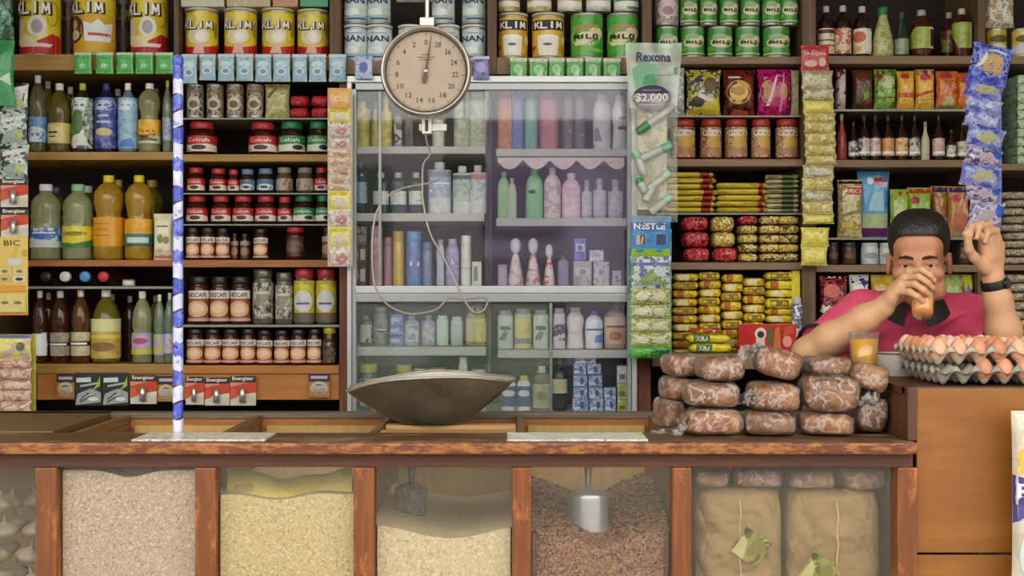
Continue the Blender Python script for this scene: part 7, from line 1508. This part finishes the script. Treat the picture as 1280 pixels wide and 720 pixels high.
if pc is not None:
    loc_ = (pc - np.array(HO)) @ np.array(HM); hm_ = (loc_[:, 2] > -.16) & (np.abs(loc_[:, 0]) < .105) & (loc_[:, 1] > -.105) & (loc_[:, 1] < .13) | ((np.abs(loc_[:, 0]) < .02) & (loc_[:, 1] > -.13) & (loc_[:, 2] > -.05) & (loc_[:, 2] < .02))
    bme.polygons.foreach_set('material_index', hm_.astype(np.int32))
body = link('body', bme, man); body.matrix_parent_inverse = Matrix.Translation(-man.location)
def child(name, me, par=man):
    o = link(name, me, par); o.matrix_parent_inverse = (Matrix.Translation(-man.location)); return o
# eyes and brows
EYEW = S('#c8bcb0', .25, coat=.6); IRIS = S('#2a1c12', .2, coat=.6); HAIRM = S('#1a120c', .5, var=.4, scale=90, bmp=.5)
for sx in (-1, 1):
    c = hw(sx*.0315, -.0745, -.0015)
    e = MB(); R_ = .0118
    fwd = (HM @ Vector((0, -1, 0))).normalized(); rt = (HM @ Vector((1, 0, 0))).normalized(); up = (HM @ Vector((0, 0, 1))).normalized()
    e.grid(lambda u, v: c + (fwd*math.cos(PI*v) + (rt*math.cos(2*PI*u) + up*math.sin(2*PI*u))*math.sin(PI*v))*R_, 18, 12, EYEW)
    e.grid(lambda u, v: c + (fwd*math.cos(.58*v) + (rt*math.cos(2*PI*u) + up*math.sin(2*PI*u))*math.sin(.58*v))*(R_+.0003), 16, 3, IRIS)
    child('eye', e.mesh())
    bp = [hw(sx*x, y, z) for x, y, z in ((.011, -.0955, .0165), (.022, -.0945, .0195), (.034, -.0895, .0205), (.047, -.0785, .0165))]
    child('eyebrow', MB().tube(spline(bp, 5), [.0028 + .0018*math.sin(PI*min(1, i/15)*.9+.2) for i in range(16)], HAIRM, 8).mesh())
# hair
hs = SDF((.96, 3.30, 1.31), (1.25, 3.62, 1.56), .0028)
hs.ell((0, .019, .050), (.0790, .101, .0885), .01, HM, HO); hs.ell((.028, -.004, .076), (.046, .084, .058), .02, HM, HO); hs.ell((0, -.010, .078), (.060, .084, .058), .02, HM, HO); hs.ell((-.028, -.004, .076), (.046, .084, .058), .02, HM, HO)
sl = tuple(slice(0, n) for n in hs.n); G = np.stack(np.meshgrid(*hs.ax, indexing='ij'), -1); q = (G - np.array(HO)) @ np.array(HM)
x_, y_, z_ = q[..., 0], q[..., 1], q[..., 2]
cutz = np.where(y_ < .03, .010 + .0*y_, -.055 + 0*y_)
d = hs.D
d = np.maximum(d, cutz - z_)
fe = (np.abs(x_/.0635)**5 + np.abs((y_+.125)/.102)**5 + np.abs((z_-.000)/.078)**5)**(1/5) - 1
d = np.maximum(d, -fe*.075)
side = np.sqrt(((np.abs(x_)-.085)/.03)**2 + ((y_-.008)/.022)**2 + ((z_+.012)/.036)**2) - 1
d = np.maximum(d, -side*.02)
hs.D = d.astype(np.float32)
def hair_noise(V):
    r = np.random.RandomState(3); w = np.sin(V[:, 0]*420+V[:, 2]*160)*np.sin(V[:, 1]*370 - V[:, 0]*130)
    c = np.array(HO); nv = V - c; nv /= np.linalg.norm(nv, axis=1)[:, None]
    return V + nv*(w[:, None]*.0007 + r.randn(len(V), 1)*.0005)
child('hair', hs.mesh(HAIRM, 'hair', hair_noise, 1))
# polo shirt
SHIRT = S('#d64a6c', .8, var=.10, scale=60, bmp=.25); BLKC = S('#16120f', .8, var=.2, scale=60, bmp=.2)
sh = SDF((.74, 3.30, .80), (1.46, 3.95, 1.36), .0045)
for dx in (-.075, 0, .075): sh.cap((1.12+dx, 3.655, 1.16), (1.13+dx, 3.76, .86), .108, .112, .05)
sh.cap(NB, SR, .068, .066, .04); sh.cap(NB, SL, .068, .066, .04); sh.ell((1.12, 3.635, 1.17), (.17, .105, .11), .04)
def sleeve(a, b, t, r0, r1):
    a, b = Vector(a), Vector(b); dr = (b-a).normalized(); c = a.lerp(b, t)
    sh.cap(a, c + dr*.05, r0, r1, .03, cut=(c, dr)); return c, dr, r1
cR = sleeve(SR, ER, .80, .064, .060); cL = sleeve(SL, EL, .70, .064, .062)
sh.cap(hw(0, .03, -.05), NB, .058, .060, .008, True); sh.cap((1.105, 3.49, 1.27), (1.108, 3.475, 1.20), .030, .012, .008, True)
sh.cap((1.13, 3.76, .80), (1.13, 3.80, .80), .01, .01, .004, True)
def wrinkle(V):
    x, y, z = V[:, 0], V[:, 1], V[:, 2]
    w = .0048*np.sin(38*x + 26*z + 9*np.sin(14*z+5*y)) * np.sin(21*z - 17*x) + .0022*np.sin(70*x - 44*z + 20*y)
    V = V.copy(); V[:, 1] += w; V[:, 2] += w*.6; return V
shirt = child('polo_shirt', sh.mesh(SHIRT, 'polo_shirt', wrinkle))
for c, dr, r in (cR, cL):
    a = dr.cross(Vector((0, 0, 1))).normalized(); b = dr.cross(a)
    m = MB(); m.grid(lambda u, v: c + dr*(.004 - .016*(v-.5)*1.4) + (a*math.cos(2*PI*u) + b*math.sin(2*PI*u))*(r*1.012 + .0015*math.sin(PI*v)), 36, 4, BLKC)
    m.grid(lambda u, v: c + dr*(.004 - .016*(v-.5)*1.4) + (a*math.cos(-2*PI*u) + b*math.sin(-2*PI*u))*(r*.985), 36, 4, BLKC)
    o = link('sleeve_cuff', m.mesh(), shirt); o.matrix_parent_inverse = Matrix.Identity(4)
# collar: folded band round the neck with two points in front
cc = Vector((1.112, 3.535, 1.262)); cup = Vector((-.03, -.25, .97)).normalized(); cf = (Vector((-.25, -.95, 0)) - cup*Vector((-.25, -.95, 0)).dot(cup)).normalized(); cr = cf.cross(cup)
def col(u, v, off=0):
    th = PI + (u-.5)*2*PI*.90       # open at the front
    fr_ = (0.5*(1-math.cos(th-PI+PI)))   # 0 back .. 1 front
    fr_ = .5*(1 - math.cos((u-.5)*2*PI*.9))
    r = .062 + .030*v + .006*fr_ + off; hgt = .030 - v*(.044 + .030*fr_**3)
    dr = -cf*math.cos((u-.5)*2*PI*.9) + cr*math.sin((u-.5)*2*PI*.9)
    return cc + dr*r + cup*(hgt) + cf*(.012*fr_)
m = MB(); m.grid(lambda u, v: col(u, v), 40, 8, BLKC); m.grid(lambda u, v: col(1-u, v, -.003), 40, 8, BLKC)
o = link('collar', m.mesh(), shirt); o.matrix_parent_inverse = Matrix.Identity(4)
# watch on the raised wrist
wc = lerp3(EL, WL, .955); wd = (Vector(WL) - Vector(EL)).normalized(); wa = wd.cross(Vector((0, 1, 0))).normalized(); wb = wd.cross(wa)
m = MB(); m.grid(lambda u, v: wc + wd*(v-.5)*.024 + (wa*math.cos(2*PI*u) + wb*math.sin(2*PI*u))*(.0335 + .0015*math.sin(PI*v)), 32, 4, S('#14110f', .5))
wt = child('wristwatch', m.mesh())
m = MB(); wn = -wb if (-wb).y < 0 else wb; wn = (wn*.75 + wa*(.66 if wa.x > 0 else -.66)).normalized(); wu = wn.cross(wd)
m.grid(lambda u, v: wc + wn*(.034 + .006*v) + (wd*math.cos(2*PI*u) + wu*math.sin(2*PI*u))*(.0155 - .002*v), 24, 2, S('#1c1a18', .3, .5)); m.add([wc + wn*.0402 + (wd*math.cos(2*PI*i/24) + wu*math.sin(2*PI*i/24))*.0135 for i in range(24)], [tuple(range(24))], S('#3a3c40', .2, .2))
o = link('watch_case', m.mesh(), wt); o.matrix_parent_inverse = Matrix.Identity(4)
# trousers and shoes (behind the desk)
tr = SDF((.90, 3.55, .03), (1.36, 4.0, 1.0), .009)
tr.ell((1.13, 3.77, .86), (.165, .125, .12), .03)
for sx in (-1, 1): tr.chain([(1.13+sx*.085, 3.77, .82), (1.13+sx*.1, 3.74, .47), (1.13+sx*.105, 3.79, .06)], [.095, .072, .06], .03)
child('trousers', tr.mesh(S('#262a36', .8), 'trousers'))
for sx in (-1, 1):
    x = 1.13 + sx*.105; m = MB()
    m.grid(lambda u, v: (x + .045*math.cos(2*PI*u)*math.sin(PI*v)**.6, 3.745 + .13*math.sin(2*PI*u)*math.sin(PI*v)**.6, .002 + .075*(.5-.5*math.cos(PI*v))), 20, 10, S('#1c1614', .4)); child('shoe', m.mesh())
# the glass in his hand
gt, gb_ = Vector((1.0665, 3.322, 1.323)), P(1153, 393, 3.245)
ax = (gt - gb_); L_ = ax.length; rot = ax.to_track_quat('Z', 'Y').to_euler()
g2 = thing('juice_glass', 'glass of orange juice held to the man\'s mouth', 'glass', None, gb_, rot)
link('glass_body', MB().lathe([(.0245, 0), (.0265, .002), (.0315, L_), (.0302, L_), (.0252, .004)], CLR, 28).mesh(), g2)
link('juice', MB().lathe([(.0246, .0045), (.0285, L_*.80), (.0, L_*.802)], JUO, 28).mesh(), g2)
